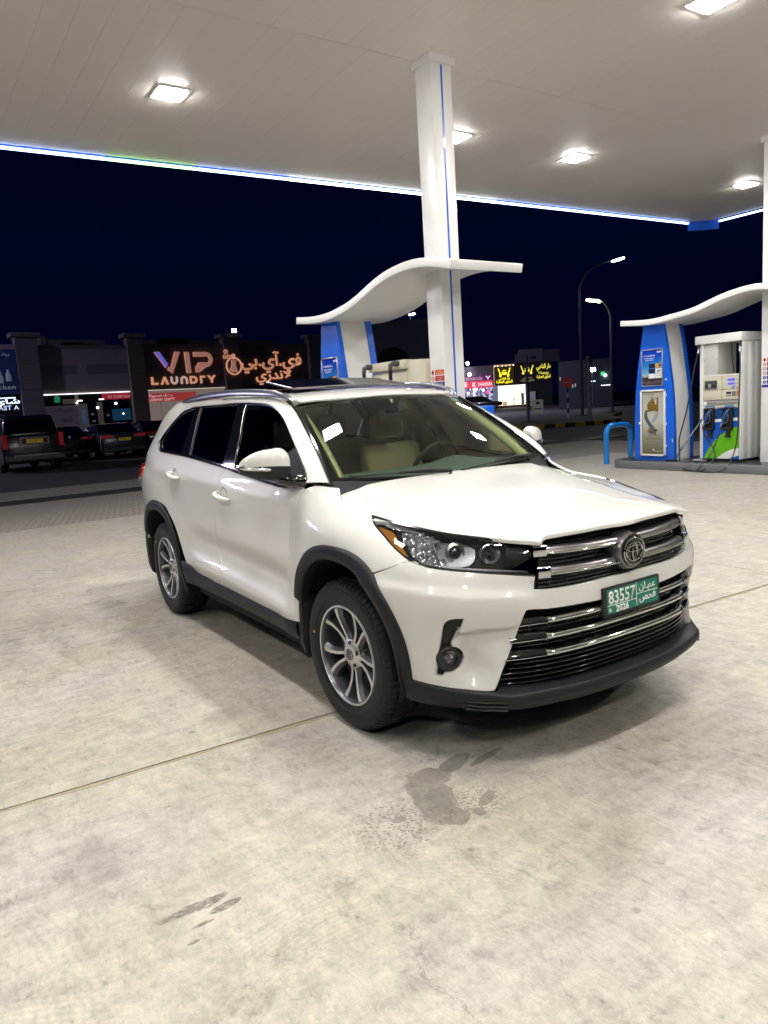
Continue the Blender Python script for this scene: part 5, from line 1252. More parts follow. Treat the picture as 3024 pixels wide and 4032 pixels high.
def totem(ox,oy,label,full=True):
    """origin: x offset of the measured profile, y of the front face"""
    r=empty('totem',(ox,oy,0),0,label,'totem','blue and white totems on the pump islands')
    Lp=[(.15,-6.63),(.5,-6.635),(.88,-6.63),(1.44,-6.60),(2.09,-6.515),(2.5,-6.445),(2.80,-6.395)]
    Rp=[(.15,-5.733),(.5,-5.735),(.88,-5.742),(1.41,-5.768),(2.03,-5.847),(2.48,-5.917),(2.80,-5.98)]
    zz=np.linspace(.15,2.80,26);fl_=nspl([a for a,b in Lp],np.array([[b] for a,b in Lp]));fr_=nspl([a for a,b in Rp],np.array([[b] for a,b in Rp]))
    xl=fl_(zz)[:,0];xr=fr_(zz)[:,0]
    def slabx(nm,ya,yb,m,inx=0,bulge=0):
        rows=[]
        for z_,a,b in zip(zz,xl,xr):
            rows.append([(a+inx,ya,z_),(b-inx,ya,z_),(b-inx+bulge,(ya+yb)/2,z_),(b-inx,yb,z_),(a+inx,yb,z_),(a+inx-bulge,(ya+yb)/2,z_)])
        V=[p for q in rows for p in q];F=[(i*6+j,i*6+(j+1)%6,(i+1)*6+(j+1)%6,(i+1)*6+j) for i in range(25) for j in range(6)]+[tuple(range(6)),tuple(range(150,156))]
        mb=MB();mb.add(V,F);return mb.build(nm,m,r,smooth=True,auto=.4)
    slabx('front_panel',0,.07,M['blue']);slabx('body',.0702,.50,M['white_p'],.012,.02);slabx('rear_panel',.5002,.60,M['blue'])
    def bx(nm,x0,x1,za,zb,m,d0=0,d1=.01,par=r,bev=0):
        mb=MB();mb.box((x0,-d1,za),(x1,-d0,zb));return mb.build(nm,m,par,bevel=bev,smooth=bool(bev))
    # poster frame
    fr=empty('poster_frame',(0,0,0),parent=r)
    X0,X1,Z0,Z1=-6.452,-5.965,1.572,2.280
    for a in ((X0,X1,Z1-.022,Z1),(X0,X1,Z0,Z0+.022),(X0,X0+.022,Z0,Z1),(X1-.022,X1,Z0,Z1)): bx('frame_bar',*a,M['alu'],.0,.022,fr,.004)
    bx('poster',X0+.02,X1-.02,Z0+.02,Z1-.02,PM,.002,.010,fr)
    def tx(s,x,z,h,m,w=None,par=fr,d=.0105): return text('lettering',s,m,par,(x,-d,z),(1,0,0),(0,0,1),h,w,.0006,bold=.02)
    tx(arab('طرق الدفع المقبولة هنا'),-6.27,2.145,.030,M['white'],.27);tx('Payment methods',-6.27,2.098,.022,M['white'],.235);tx('accepted here',-6.27,2.066,.022,M['white'],.19)
    mb=MB();mb.lathe([(0,-.0115),(.020,-.0115),(.020,-.010)],20,c=(-6.02,0,2.225));mb.build('logo_disc',M['white'],fr);mb=MB();mb.lathe([(0,-.0125),(.013,-.0125),(.013,-.0115)],16,c=(-6.014,0,2.230));mb.build('logo_crescent',M['blue'],fr)
    bx('logo_bar',-6.10,-6.05,2.220,2.230,M['white'],.010,.011,fr);bx('logo_bar',-6.095,-6.05,2.205,2.213,M['white'],.010,.011,fr)
    cards=[M['navyp'],M['cardy'],M['navyp'],M['white'],M['white'],M['white']]
    for i,c in enumerate(cards):
        cx=-6.285+(i%2)*.150;cz=2.00-(i//2)*.098-.0;bx('payment_card',cx,cx+.140,cz-.080,cz+.004,c,.010,.0125,fr)
    mb=MB();mb.lathe([(0,-.0135),(.03,-.0135),(.03,-.012)],20,c=(-6.03,0,1.965));mb.build('card_emblem',mat('card_blue',(.02,.06,.35),.3),fr)
    for k,c in enumerate(((.55,.02,.02),(.75,.28,.02))):
        mb=MB();mb.lathe([(0,-.0135-.0003*k),(.012,-.0135-.0003*k),(.012,-.012)],16,c=(-6.040+k*.016,0,1.775));mb.build('card_emblem',mat('card_dot',c,.3),fr)
    tx('VISA',-6.095,1.768,.013,M['navyp'],None,fr,.0132);mb=MB();mb.prism([(-6.115,1.845),(-6.08,1.87),(-6.06,1.90),(-6.07,1.86),(-6.03,1.87),(-6.02,1.895),(-6.01,1.86),(-6.06,1.845)],-.0138,-.012,'y');mb.build('card_emblem',M['matte'],fr)
    if full:
        cb=empty('cabinet_door',(0,0,0),parent=r)
        X0,X1,Z0,Z1=-6.485,-5.915,.225,1.512
        for a in ((X0,X1,Z1-.038,Z1),(X0,X1,Z0,Z0+.038),(X0,X0+.038,Z0,Z1),(X1-.038,X1,Z0,Z1)): bx('frame_bar',*a,M['white_p'],.0,.03,cb,.005)
        for a in ((X0+.036,X1-.036,Z1-.05,Z1-.036),(X0+.036,X1-.036,Z0+.036,Z0+.05),(X0+.036,X0+.047,Z0+.04,Z1-.04),(X1-.047,X1-.036,Z0+.04,Z1-.04)): bx('seal',*a,M['gold'],.0,.018,cb)
        bx('oil_poster',X0+.045,X1-.045,Z0+.045,Z1-.045,OM,.0,.010,cb)
        for z_ in (.43,.85,1.40): bx('hinge',X1-.006,X1+.018,z_-.03,z_+.03,M['white_p'],.0,.034,cb,.004)
        mb=MB();mb.lathe([(0,-.05),(.018,-.048),(.022,-.04),(.012,-.03),(.012,-.02)],16,c=(X0-.005,0,.87));mb.build('knob',M['white_p'],cb,smooth=True)
        # artwork: two gold oil cans, twisting ribbon, engine cluster
        def pr(P,m,d=.012,n='artwork'): mb=MB();mb.prism(P,-d,-.0098,'y');return mb.build(n,m,cb,bevel=.001,seg=1)
        pr([(-6.265,1.30),(-6.235,1.325),(-6.225,1.345),(-6.205,1.345),(-6.20,1.32),(-6.09,1.36),(-6.08,1.355),(-6.075,1.11),(-6.09,1.09),(-6.24,1.10),(-6.255,1.115)],M['gold'],.014,'oil_can')
        pr([(-6.175,1.315),(-6.11,1.335),(-6.115,1.235),(-6.13,1.21)],mat('can_gap',(.50,.50,.45),.3),.0145)
        pr([(-6.325,1.22),(-6.31,1.245),(-6.295,1.25),(-6.27,1.25),(-6.25,1.215),(-6.235,1.09),(-6.30,1.085),(-6.32,1.10)],M['gold'],.016,'oil_can')
        for x_,z_ in ((-6.283,1.262),(-6.215,1.357)): pr([(x_-.014,z_-.012),(x_+.014,z_-.012),(x_+.014,z_+.012),(x_-.014,z_+.012)],M['matte'],.016,'can_cap')
        for k,(P,c) in enumerate((([(-6.34,1.12),(-6.36,1.0),(-6.30,.88),(-6.20,.76),(-6.17,.70),(-6.155,.64)],(.10,.115,.13)),([(-6.10,1.09),(-6.12,1.0),(-6.17,.93),(-6.21,.88)],(.34,.37,.37)))):
            q=cvres([(a,0,b) for a,b in P],24);ww=[.026+.022*math.sin(math.pi*i/23) for i in range(24)]
            V=[];F=[]
            for i,p in enumerate(q):
                V+=[(p[0]-ww[i],-.0135-k*.0-.002*(k==0),p[2]),(p[0]+ww[i],-.0135-.002*(k==0),p[2])]
            mb=MB();mb.add(V,[(2*i,2*i+1,2*i+3,2*i+2) for i in range(23)]);mb.build('ribbon',mat('ribbon_grey',c,.2,coat=.5),cb)
        rd=random.Random(3)
        for k in range(14):
            a=rd.uniform(0,6.28);rr=rd.uniform(.02,.085);mb=MB();mb.lathe([(0,-.02),(.018,-.018),(.026,-.010)],12,c=(-6.225+rr*1.2*math.cos(a),0,.72+rr*.7*math.sin(a)));mb.build('engine_part',(M['chrome'],M['gold'],M['satin'],M['matte'])[k%4],cb)
        tx2=lambda s,x,z,h,m,w=None: text('lettering',s,m,cb,(x,-.0105,z),(1,0,0),(0,0,1),h,w,.0006,bold=.01)
        bm_=mat('brown_print',(.14,.11,.05),.4)
        tx2(arab('قوة. أداء. حماية.'),-6.20,.615,.032,bm_,.24);tx2(arab('إمكانيات لاتعرف الحدود'),-6.19,.555,.034,bm_,.34);bx('rule',-6.34,-6.07,.452,.456,M['gold'],.010,.0108,cb);bx('rule',-6.16,-5.99,.318,.323,M['white'],.010,.0108,cb)
        bx('label_mark',-6.38,-6.33,1.42,1.43,M['blue'],.01,.011,cb);bx('label_mark',-6.31,-6.16,1.418,1.430,M['gold'],.01,.011,cb);mb=MB();mb.lathe([(0,-.0115),(.016,-.0115),(.016,-.010)],12,c=(-6.19,0,.345));mb.build('label_mark',M['white'],cb)
        bx('sticker',-5.93,-5.89,1.675,1.70,M['white'],0,.002);bx('sticker',-5.785,-5.765,.50,.56,M['white'],0,.002)
    return r
totem(0,9.72,'tall tapering blue and white totem with oil poster cabinet at the right pump island')
totem(-.46,2.88,'tapering blue and white totem showing only its top behind the SUV roof',True)
# hoop barriers
def hoop(x,y0,y1,label):
    r=empty('hoop_barrier',(x,(y0+y1)/2,0),0,label,'hoop barrier','blue tubular hoop barriers')
    h=(y1-y0)/2;P=[(0,-h,0),(0,-h,.55)]
    for k in range(1,8):a=math.pi/2*k/8;P.append((0,-h+.19-.19*math.cos(a),.62+.19*math.sin(a)))
    P+= [(0,-h+.25,.81),(0,h-.25,.81)]
    for k in range(1,8):a=math.pi/2*k/8;P.append((0,h-.19+.19*math.sin(a),.62+.19*math.cos(a)))
    P+=[(0,h,.55),(0,h,0)]
    mb=MB();mb.tube(P,.058,16);mb.build('hoop',M['hoopblue'],r,smooth=True)
    mb=MB();mb.lathe([(.058,.0),(.10,.001),(.10,.008),(.058,.012)],20,'z',c=(0,-h,0));mb.lathe([(.058,.0),(.10,.001),(.10,.008),(.058,.012)],20,'z',c=(0,h,0)) if False else None
M['hoopblue']=mat('hoop_blue',(.006,.19,.60),.22,coat=.8)
hoop(-7.52,9.92,10.70,'bright blue tubular hoop barrier left of the blue totem')
hoop(-3.02,2.95,3.66,'bright blue tubular hoop barrier beside the SUV, only its corner visible')
# ------------------------------------------------ dispenser on the right island
M['cream']=mat('cream_metal',(.62,.59,.46),.4,noise=.03)
M['hose']=mat('black_hose',(.018,.018,.022),.32)
M['noz']=mat('nozzle_blue',(.01,.07,.28),.3,coat=.4)
M['green']=mat('lime_green',(.13,.50,.004),.3,coat=.3)
M['midblue']=mat('band_blue',(.005,.06,.22),.3,coat=.3)
M['pblue']=mat('pump_blue',(.004,.11,.62),.25,coat=.4)
M['lcd']=emis('pump_display',(.18,.16,1.0),1.1);M['lcdk']=mat('lcd_digit',(.02,.02,.10),.3)
def dispenser():
    r=empty('fuel_dispenser',(-5.265,9.82,.15),0,'white fuel dispenser with blue and green graphics and two blue nozzles','fuel dispenser')
    W_=.80;H_=2.265
    # local: x 0..W, y depth 0..0.66, z 0..H
    def bx(nm,x0,x1,y0,y1,z0,z1,m,bev=.004,par=r): mb=MB();mb.box((x0,y0,z0),(x1,y1,z1));return mb.build(nm,m,par,bevel=bev,smooth=bool(bev))
    bx('plinth',.02,W_-.02,.03,.62,0,.045,M['matte'])
    bx('side_post',0,.062,0,.64,.045,2.11,M['white_p']);bx('side_post',W_-.03,W_,0,.64,.045,2.11,M['white_p'])
    for k in range(3): bx('side_rib',W_,W_+.012,.04+.2*k,.16+.2*k,.05,2.10,M['white_p'],.005)
    bx('top_beam',-.08,W_+.015,-.03,.66,2.115,2.265,M['white_p'],.006)
    bx('upper_panel',.066,.335,.03,.60,1.555,2.11,M['satinw'])
    for z_ in (1.60,1.83,2.06):
        for x_ in (.085,.315): mb=MB();mb.lathe([(0,-.004),(.007,-.004),(.007,0)],10,c=(x_,.03,z_));mb.build('bolt',M['matte'],r)
    bx('cabinet',.064,W_-.032,.02,.62,.048,1.545,M['cream'],.004)
    bx('ledge',.064,W_-.032,-.012,.03,1.53,1.555,M['white_p'],.003)
    # head panels
    bx('card_panel',.07,.425,-.006,.02,1.285,1.525,M['cream']);bx('display_panel',.431,W_-.034,-.006,.02,1.285,1.525,M['cream'])
    bx('lower_panel',.07,.425,-.006,.02,1.11,1.279,M['cream']);bx('key_panel',.431,W_-.034,-.006,.02,1.11,1.279,M['cream'])
    bx('tag_strip',.085,.17,-.010,-.006,1.532,1.542,M['matte'],0)
    t=bx('card_terminal',.115,.345,-.032,-.006,1.315,1.455,mat('terminal_grey',(.05,.05,.052),.4),.006);bx('terminal_screen',.19,.24,-.036,-.032,1.335,1.40,mat('pale_key',(.35,.38,.33),.4),0)
    bx('keypad',.12,.18,-.035,-.032,1.34,1.375,M['matte'],0);bx('keypad',.25,.33,-.035,-.032,1.34,1.375,M['matte'],0)
    for x0,x1,z0,z1 in ((.545,.685,1.435,1.475),(.545,.685,1.365,1.405),(.62,.685,1.310,1.335)):
        bx('display',x0,x1,-.010,-.006,z0,z1,M['lcd'],0)
        s={1.435:'2.000',1.365:'11111',1.310:'000'}[z0];text('digits',s,M['lcdk'],r,((x0+x1)/2+.02,-.0105,z0+.008),(1,0,0),(0,0,1),(z1-z0)*.6,(x1-x0)*.55,.0004)
    for z_ in (1.455,1.385,1.322): bx('print_mark',.705,.755,-.008,-.006,z_-.003,z_+.003,M['satin'],0)
    bx('print_mark',.51,.53,-.008,-.006,1.449,1.455,M['satin'],0)
    bx('sticker',.52,.615,-.008,-.006,1.205,1.245,M['matte'],0);bx('sticker',.515,.61,-.008,-.006,1.165,1.185,M['satin'],0);bx('sticker',.63,.70,-.008,-.006,1.165,1.25,mat('grey_label',(.16,.16,.16),.5),0)
    bx('sticker',.715,.762,-.008,-.006,1.165,1.265,mat('orange_label',(.55,.20,.04),.5),0)
    for x_ in (.65,.73): bx('indicator',x_-.015,x_+.015,-.008,-.006,1.292,1.302,M['matte'],0)
    bx('ledge_shadow',.10,W_-.04,-.002,.02,1.04,1.10,mat('shadow_grey',(.30,.30,.29),.5),0);bx('bracket',.085,.14,-.02,.0,1.02,1.08,M['white_p'],.005)  # flat grey strip has the ledge's shade put into its colour
    for x_ in (.12,.49): 
        q=bx('fuel_label',x_,x_+.18,-.012,-.004,.985,1.008,mat('label_blue',(.06,.25,.62),.4),0);text('lettering','M91 SUPER' if x_<.3 else 'M95 SUPER',M['white'],r,(x_+.09,-.0125,.990),(1,0,0),(0,0,1),.012,.13,.0004) if False else None
    # lower door with graphics
    X0,X1=.066,W_-.034
    dz=empty('graphic_door',(0,0,0),parent=r)
    def pg(nm,P,m,d): mb=MB();mb.prism(P,-d,-.001,'y');return mb.build(nm,m,dz)
    def arc(x0,z0,x1,z1,b,n=14):
        return [((1-t)*x0+t*x1+ -b*4*t*(1-t)*(z1-z0),(1-t)*z0+t*z1+b*4*t*(1-t)*(x1-x0)) for t in np.linspace(0,1,n)]
    pg('grey_band',[(X0,.78),(X1,.78),(X1,.975),(X0,.975)],mat('band_grey',(.40,.40,.40),.4),.004)
    pg('dark_blue_band',[(X0,.70),(X1,.70),(X1,.955)]+arc(X1,.955,X0,.835,-.10)[1:],M['midblue'],.006)
    pg('white_stripe',[(X0,.695),(X1,.735),(X1,.79),(X0,.745)],M['white_p'],.008)
    pg('blue_field',[(X0,.052),(X1,.052),(X1,.735),(X0,.69)],M['pblue'],.007)
    pg('green_swoosh',[(X0+.02,.052),(X0+.30,.052)]+arc(X0+.30,.052,X1,.25,.08)+[(X1,.64)]+arc(X1,.64,X0+.02,.052,-.12)[1:-1],M['green'],.009)
    pg('white_swoosh',[(X0+.28,.052),(X0+.52,.052)]+arc(X0+.52,.052,X1,.11,.05)+[(X1,.25)]+arc(X1,.25,X0+.28,.052,-.08)[1:-1],M['white_p'],.0095)
    # nozzle boots and nozzles
    for i,x_ in enumerate((.125,.475)):
        bt=empty('nozzle_boot',(x_,0,0),parent=r)
        mb=MB();
        for a,b in (((0,-.075,.60),(.025,.02,.965)),((.155,-.075,.60),(.180,.02,.965)),((0,-.075,.94),(.18,.02,.965)),((.0,-.03,.60),(.18,-.012,.95)),((0,-.085,.57),(.18,.0,.62))): mb.box(a,b)
        mb.box((.07,-.05,.44),(.13,-.0,.58));mb.box((.05,-.06,.44),(.15,-.01,.475));mb.build('boot_shell',M['matte'],bt,bevel=.006,smooth=True)
        nz=empty('nozzle',(x_+.085,-.095,.80),parent=r)
        mb=MB();mb.tube([(.035,.03,.12),(.030,.0,.085),(.005,-.01,.045),(-.02,-.012,-.03),(-.045,-.008,-.10)],[.022,.030,.034,.032,.024],10);mb.build('nozzle_body',M['noz'],nz,smooth=True)
        mb=MB();mb.tube([(.038,.035,.12),(.048,.05,.15),(.060,.06,.165)],.011,8);mb.build('spout',M['alu'],nz,smooth=True)
        mb=MB();mb.tube([(.045,-.005,.06),(.060,-.01,.0),(.045,-.01,-.07),(.005,-.005,-.105),(-.05,-.0,-.11)],.011,8);mb.build('lever_guard',M['satin'],nz,smooth=True)
        mb=MB();mb.tube([(-.045,-.008,-.10),(-.075,-.02,-.15)],.015,8);mb.build('swivel',M['alu'],nz,smooth=True)
    # hoses
    O=np.array([-5.265,9.82,.15])
    hA=[(-5.251,9.78,2.262),(-5.255,9.75,2.13),(-5.318,9.72,1.817),(-5.407,9.70,1.3),(-5.505,9.67,.861),(-5.56,9.62,.539),(-5.535,9.6,.30),(-5.43,9.45,.124),(-5.233,9.32,.04),(-5.006,9.27,.022),(-4.85,9.33,.055),(-4.79,9.5,.215),(-4.817,9.58,.34),(-4.921,9.62,.488),(-5.06,9.66,.62),(-5.13,9.70,.79)]
    hB=[(-4.469,9.78,2.262),(-4.46,9.76,2.10),(-4.434,9.72,1.674),(-4.419,9.65,.855),(-4.399,9.55,.448),(-4.41,9.4,.179),(-4.489,9.3,.06),(-4.637,9.24,.022),(-4.89,9.23,.022),(-4.964,9.27,.04),(-4.925,9.35,.115),(-4.837,9.5,.31),(-4.809,9.6,.49),(-4.775,9.66,.671),(-4.78,9.70,.79)]
    for P in (hA,hB):
        q=cvres([tuple(np.array(p)-O) for p in P],110);mb=MB();mb.tube(q,.0125,10);mb.build('hose',M['hose'],r,smooth=True)
        mb=MB();a=np.array(P[0])-O;b=np.array(P[1])-O;mb.tube([a,a+(b-a)*.6],.024,12);o=mb.build('hose_coupling',M['hose'],r,smooth=True);mb=MB();mb.tube([a+(b-a)*.6,b+(b-a)*.15],.020,12);mb.build('hose_ferrule',M['alu'],r,smooth=True)
    mb=MB();mb.tube([(.40,.35,2.115),(.41,.34,1.95),(.48,.30,1.56)],.0125,8);mb.build('hose',M['hose'],r,smooth=True)
    mb=MB();mb.box((-.16,.02,.001),(.10,.40,.012));mb.build('floor_plate',M['white_p'],r)
    return r
M['satinw']=mat('upper_panel_grey',(.55,.54,.53),.35)
dispenser()
# squeegee broom leaning on the dispenser
r=empty('broom',(-5.65,9.55,.15),0,'long handled broom leaning against the left side of the dispenser','broom')
q=lambda p:tuple(np.array(p)-np.array([-5.65,9.55,.15]))
M['teal']=mat('teal_plastic',(.01,.15,.19),.4)
mb=MB();mb.tube([q((-5.20,9.74,.88)),q((-5.50,9.64,.42))],.0125,10);mb.build('handle',M['alu'],r,smooth=True)
mb=MB();mb.tube([q((-5.175,9.75,.92)),q((-5.23,9.73,.835))],.016,10);mb.build('handle_grip',M['teal'],r,smooth=True)
mb=MB();mb.tube([q((-5.50,9.64,.42)),q((-5.545,9.62,.34))],.017,10);mb.tube([q((-5.545,9.62,.34)),q((-5.60,9.58,.20))],.012,10);mb.build('socket',M['teal'],r,smooth=True)
mb=MB();mb.box((-.14,-.03,.003),(.06,.05,.035));mb.build('brush_head',M['matte'],r,bevel=.006)
# cream dispenser behind the SUV
r=empty('fuel_dispenser',(-5.74,3.0,.15),0,'cream fuel dispenser with two elbow hoses partly hidden behind the SUV roof','fuel dispenser')
def bxr(nm,a,b,m,bev=.005):
    mb=MB();mb.box(a,b);return mb.build(nm,m,r,bevel=bev,smooth=True)
bxr('cabinet',(0,0,.04),(.81,.50,1.80),M['cream']);bxr('header',(-.03,-.03,1.84),(.83,.52,1.955),M['cream']);bxr('header_back',(.02,.02,1.78),(.79,.48,1.85),M['satinw']);bxr('plinth',(.02,.02,0),(.79,.48,.04),M['matte']);bxr('side_cover',(.81,.02,.04),(1.22,.42,1.93),M['cream'])
bxr('front_panel',(.05,-.02,.6),(.76,.0,1.1),M['white_p']);bxr('graphic_door',(.04,-.012,.1),(.77,0,.58),M['pblue'])
for x_ in (.03,.68):
    mb=MB();mb.tube([(x_+.02,.0,1.915),(x_-.01,-.10,1.915)],.038,14);mb.tube([(x_-.01,-.08,1.925),(x_-.03,-.12,1.90),(x_-.035,-.125,1.83)],.03,12);mb.build('elbow',mat('elbow_grey',(.06,.065,.07),.4),r,smooth=True)
    mb=MB()
    for k in range(9): mb.tube([(x_-.035,-.125,1.82-.025*k),(x_-.035,-.125,1.805-.025*k)],.027,12)
    mb.tube([(x_-.035,-.125,1.83),(x_-.035,-.125,1.60)],.021,10);mb.build('hose_sleeve',M['matte'],r)
    mb=MB();mb.tube(cvres([(x_-.035,-.125,1.60),(x_-.05,-.14,1.2),(x_-.06,-.16,.5),(x_,-.2,.05),(x_+.15,-.15,.4),(x_+.14,-.05,.8)],40),.0125,8);mb.build('hose',M['hose'],r,smooth=True)
# blue bin cabinet on the first island
r=empty('service_bin',(-3.35,3.05,.15),0,'blue plastic service bin with small white labels just behind the SUV windshield','bin')
bxr('bin_body',(-.70,-.06,0),(-.035,.12,1.10),M['blue'],.02);bxr('bin_head',(-.68,-.04,1.10),(-.075,.10,1.315),M['blue'],.015)
bxr('label_strip',(-.30,-.046,1.262),(-.09,-.041,1.292),mat('label_yellow',(.6,.58,.35),.5),0);bxr('label',(-.22,-.046,1.20),(-.15,-.041,1.245),M['white'],0)
r=empty('poster_panel',(-4.40,2.93,.15),0,'narrow pale poster panel beside the column seen through the windshield','poster board')
bxr('board',(-.0,0,.0),(.30,.03,1.30),M['alu']);bxr('poster_sheet',(.02,-.004,.95),(.28,0,1.27),mat('poster_pale',(.35,.42,.50),.3),0);bxr('poster_foot',(.02,-.004,.20),(.28,0,.94),mat('poster_lime',(.30,.42,.10),.3),0)
# ============================================================ LEFT SHOP ROW
FA0=np.array([-43.085,4.505]);FU=np.array([-.0705,.9975]);FN=np.array([.9975,.0705])
def FP(u,o,z): p=FA0+FU*u+FN*o;return (float(p[0]),float(p[1]),z)
def fbox(nm,u0,u1,o0,o1,z0,z1,m,par,bev=0):
    mb=MB();V=[FP(u,o,z) for z in (z0,z1) for (u,o) in ((u0,o0),(u0,o1),(u1,o1),(u1,o0))]
    mb.add(V,[(0,1,2,3),(7,6,5,4),(0,4,5,1),(1,5,6,2),(2,6,7,3),(3,7,4,0)]);o=mb.build(nm,m,None,bevel=bev)
    if par: o.parent=par;o.matrix_parent_inverse=par.matrix_world.inverted() if False else o.matrix_parent_inverse
    return o
M['stone']=mat('grey_stone_cladding',(.17,.16,.17),.75,noise=.15,nscale=1.2)
M['stonel']=mat('pale_wall',(.33,.28,.31),.8,noise=.08,nscale=.8)
M['brownw']=mat('brown_cladding',(.17,.13,.125),.7,noise=.15,nscale=1.5)
M['blank']=mat('faded_sign_band',(.20,.185,.23),.7,noise=.08)
M['dglass']=mat('shop_glass',(.012,.014,.02),.06,coat=.5)
M['parapet']=mat('roof_wall',(.12,.12,.13),.85)
shop=empty('shop_building',(0,0,0),0,'long dark shop row with stone pillars behind the parked cars','building')
fbox('wall',-12,19.2,-8,-.35,0,6.0,M['parapet'],shop)
for i,(u0,u1,z1,c0,c1) in enumerate(((-8.2,-7.0,6.5,-8.4,-6.85),(-1.02,.12,6.5,-1.22,.32),(5.16,6.12,6.5,4.95,6.32),(11.43,12.55,6.5,11.2,12.75),(17.94,19.0,6.5,17.75,19.2))):
    for k in range(9): fbox('pillar_stone',u0,u1,-.35,.35,k*.715,k*.715+.700,M['stone'] if i<2 else M['brownw'] if i<4 else M['stone'],shop,.01)
    fbox('pillar_core',u0+.03,u1-.03,-.34,.32,0,6.45,M['stone'] if i<2 else M['brownw'],shop)
    fbox('pillar_cap',c0,c1,-.5,.5,6.44,6.68,M['stone'],shop,.02)
# bay between pillars 1 and 2
fbox('sign_band',.13,5.15,-.1,.05,3.28,5.9,M['stonel'],shop);fbox('cornice',.13,5.15,-.12,.12,5.86,6.02,M['stone'],shop)
fbox('blank_panel',.14,2.15,.05,.058,4.33,4.88,M['blank'],shop);fbox('blank_panel',2.75,5.14,.05,.058,4.35,4.90,M['blank'],shop)
fbox('roof_tank',.6,1.3,-2.5,-1.8,6.0,6.75,M['parapet'],shop,.2);fbox('rear_parapet',1.2,4.9,-3.1,-3.0,6.0,6.65,M['parapet'],shop);fbox('rear_parapet',6.5,17.5,-3.1,-3.0,6.0,6.62,M['parapet'],shop)
for u in (7.6,8.7): fbox('air_conditioner',u,u+.9,-1.5,-.9,6.0,6.55,M['inner'],shop,.02)
mb=MB();
M['striplight']=emis('window_strip',(1.0,.92,.95),2.2)
M['wlight']=emis('cool_white_light',(.85,.93,1.0),18);M['swin']=emis('dim_window',(.05,.045,.06),.55)
def interior(u0,u1,z0,z1,seed):
    rd=random.Random(seed);g=fbox('shop_window',u0,u1,-.10,-.09,z0,z1,M['dglass'],shop)
interior(.13,5.15,0,3.2,1)
fbox('window_strip',.14,5.1,.06,.10,3.215,3.262,M['striplight'],shop)
fbox('window_poster',.16,2.05,-.088,-.08,.9,2.60,mat('poster_lilac',(.20,.15,.21),.6,emit=(.20,.15,.22),es=.10),shop)
text('lettering','99.9',mat('print_grey',(.03,.03,.04),.5),shop,FP(1.35,-.07,1.62),(*FU,0),(0,0,1),.24,.55,.002)
text('lettering',arab('عرض العيد'),mat('print_grey2',(.06,.05,.07),.5),shop,FP(1.2,-.07,2.28),(*FU,0),(0,0,1),.2,1.2,.002)
mb=MB();mb.prism([(0,0),(.3,0),(.34,.30),(.22,.38),(.02,.34)],0,.01,'y');o=mb.build('green_figure',mat('green_glow',(.02,.25,.14),.5,emit=(.02,.35,.16),es=.35),shop);
for v in o.data.vertices: v.co=Vector(FP(.75+v.co.x,-.07,2.78+v.co.z))
fbox('arch_print',1.2,1.95,-.085,-.08,2.68,2.95,mat('tan_print',(.16,.13,.10),.6,emit=(.18,.14,.10),es=.15),shop);fbox('curtain',1.9,2.1,-.085,-.078,2.62,3.2,mat('tan_curtain',(.14,.12,.09),.6,emit=(.18,.14,.10),es=.25),shop)
fbox('reflected_red_sign',3.45,5.12,-.085,-.078,2.82,3.18,mat('reflection_red',(.35,.01,.03),.5,emit=(.5,.02,.04),es=.35),shop)  # glowing strip and reversed letters stand in for a reflection in the glass
text('reflected_lettering','FOR RENT OF',emis('pale_letters',(.8,.5,.5),.5),shop,FP(4.45,-.07,2.90),(*(-FU),0),(0,0,1),.16,1.35,-.002)
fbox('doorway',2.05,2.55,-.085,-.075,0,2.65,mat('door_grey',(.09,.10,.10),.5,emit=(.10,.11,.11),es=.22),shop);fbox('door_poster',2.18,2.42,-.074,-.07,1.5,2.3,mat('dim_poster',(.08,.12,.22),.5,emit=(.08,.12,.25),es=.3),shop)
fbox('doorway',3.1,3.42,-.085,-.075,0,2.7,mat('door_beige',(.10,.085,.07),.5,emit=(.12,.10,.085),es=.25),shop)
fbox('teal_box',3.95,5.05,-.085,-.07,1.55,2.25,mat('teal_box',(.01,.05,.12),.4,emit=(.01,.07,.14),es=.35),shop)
for u,z,w_ in ((2.0,2.80,.3),(3.25,2.83,.3)): fbox('counter_light',u,u+w_,-.07,-.06,z,z+.07,emis('warm_tube',(1,.9,.75),2.5),shop)
for u,z,r_ in ((4.22,2.58,.06),(3.12,2.38,.05),(1.98,2.72,.035),(4.6,1.95,.03)):
    mb=MB();c=FP(u,-.04,z);mb.lathe([(0,.02),(r_,.01),(r_,-.02)],12,'x',c=c);mb.build('reflected_bulb',M['wlight'],shop)
for u,z in ((2.7,1.95),(2.75,1.55),(3.6,1.85)): fbox('notice',u,u+.18,-.07,-.065,z,z+.12,mat('notice_grey',(.25,.22,.22),.6,emit=(.2,.18,.2),es=.2),shop)
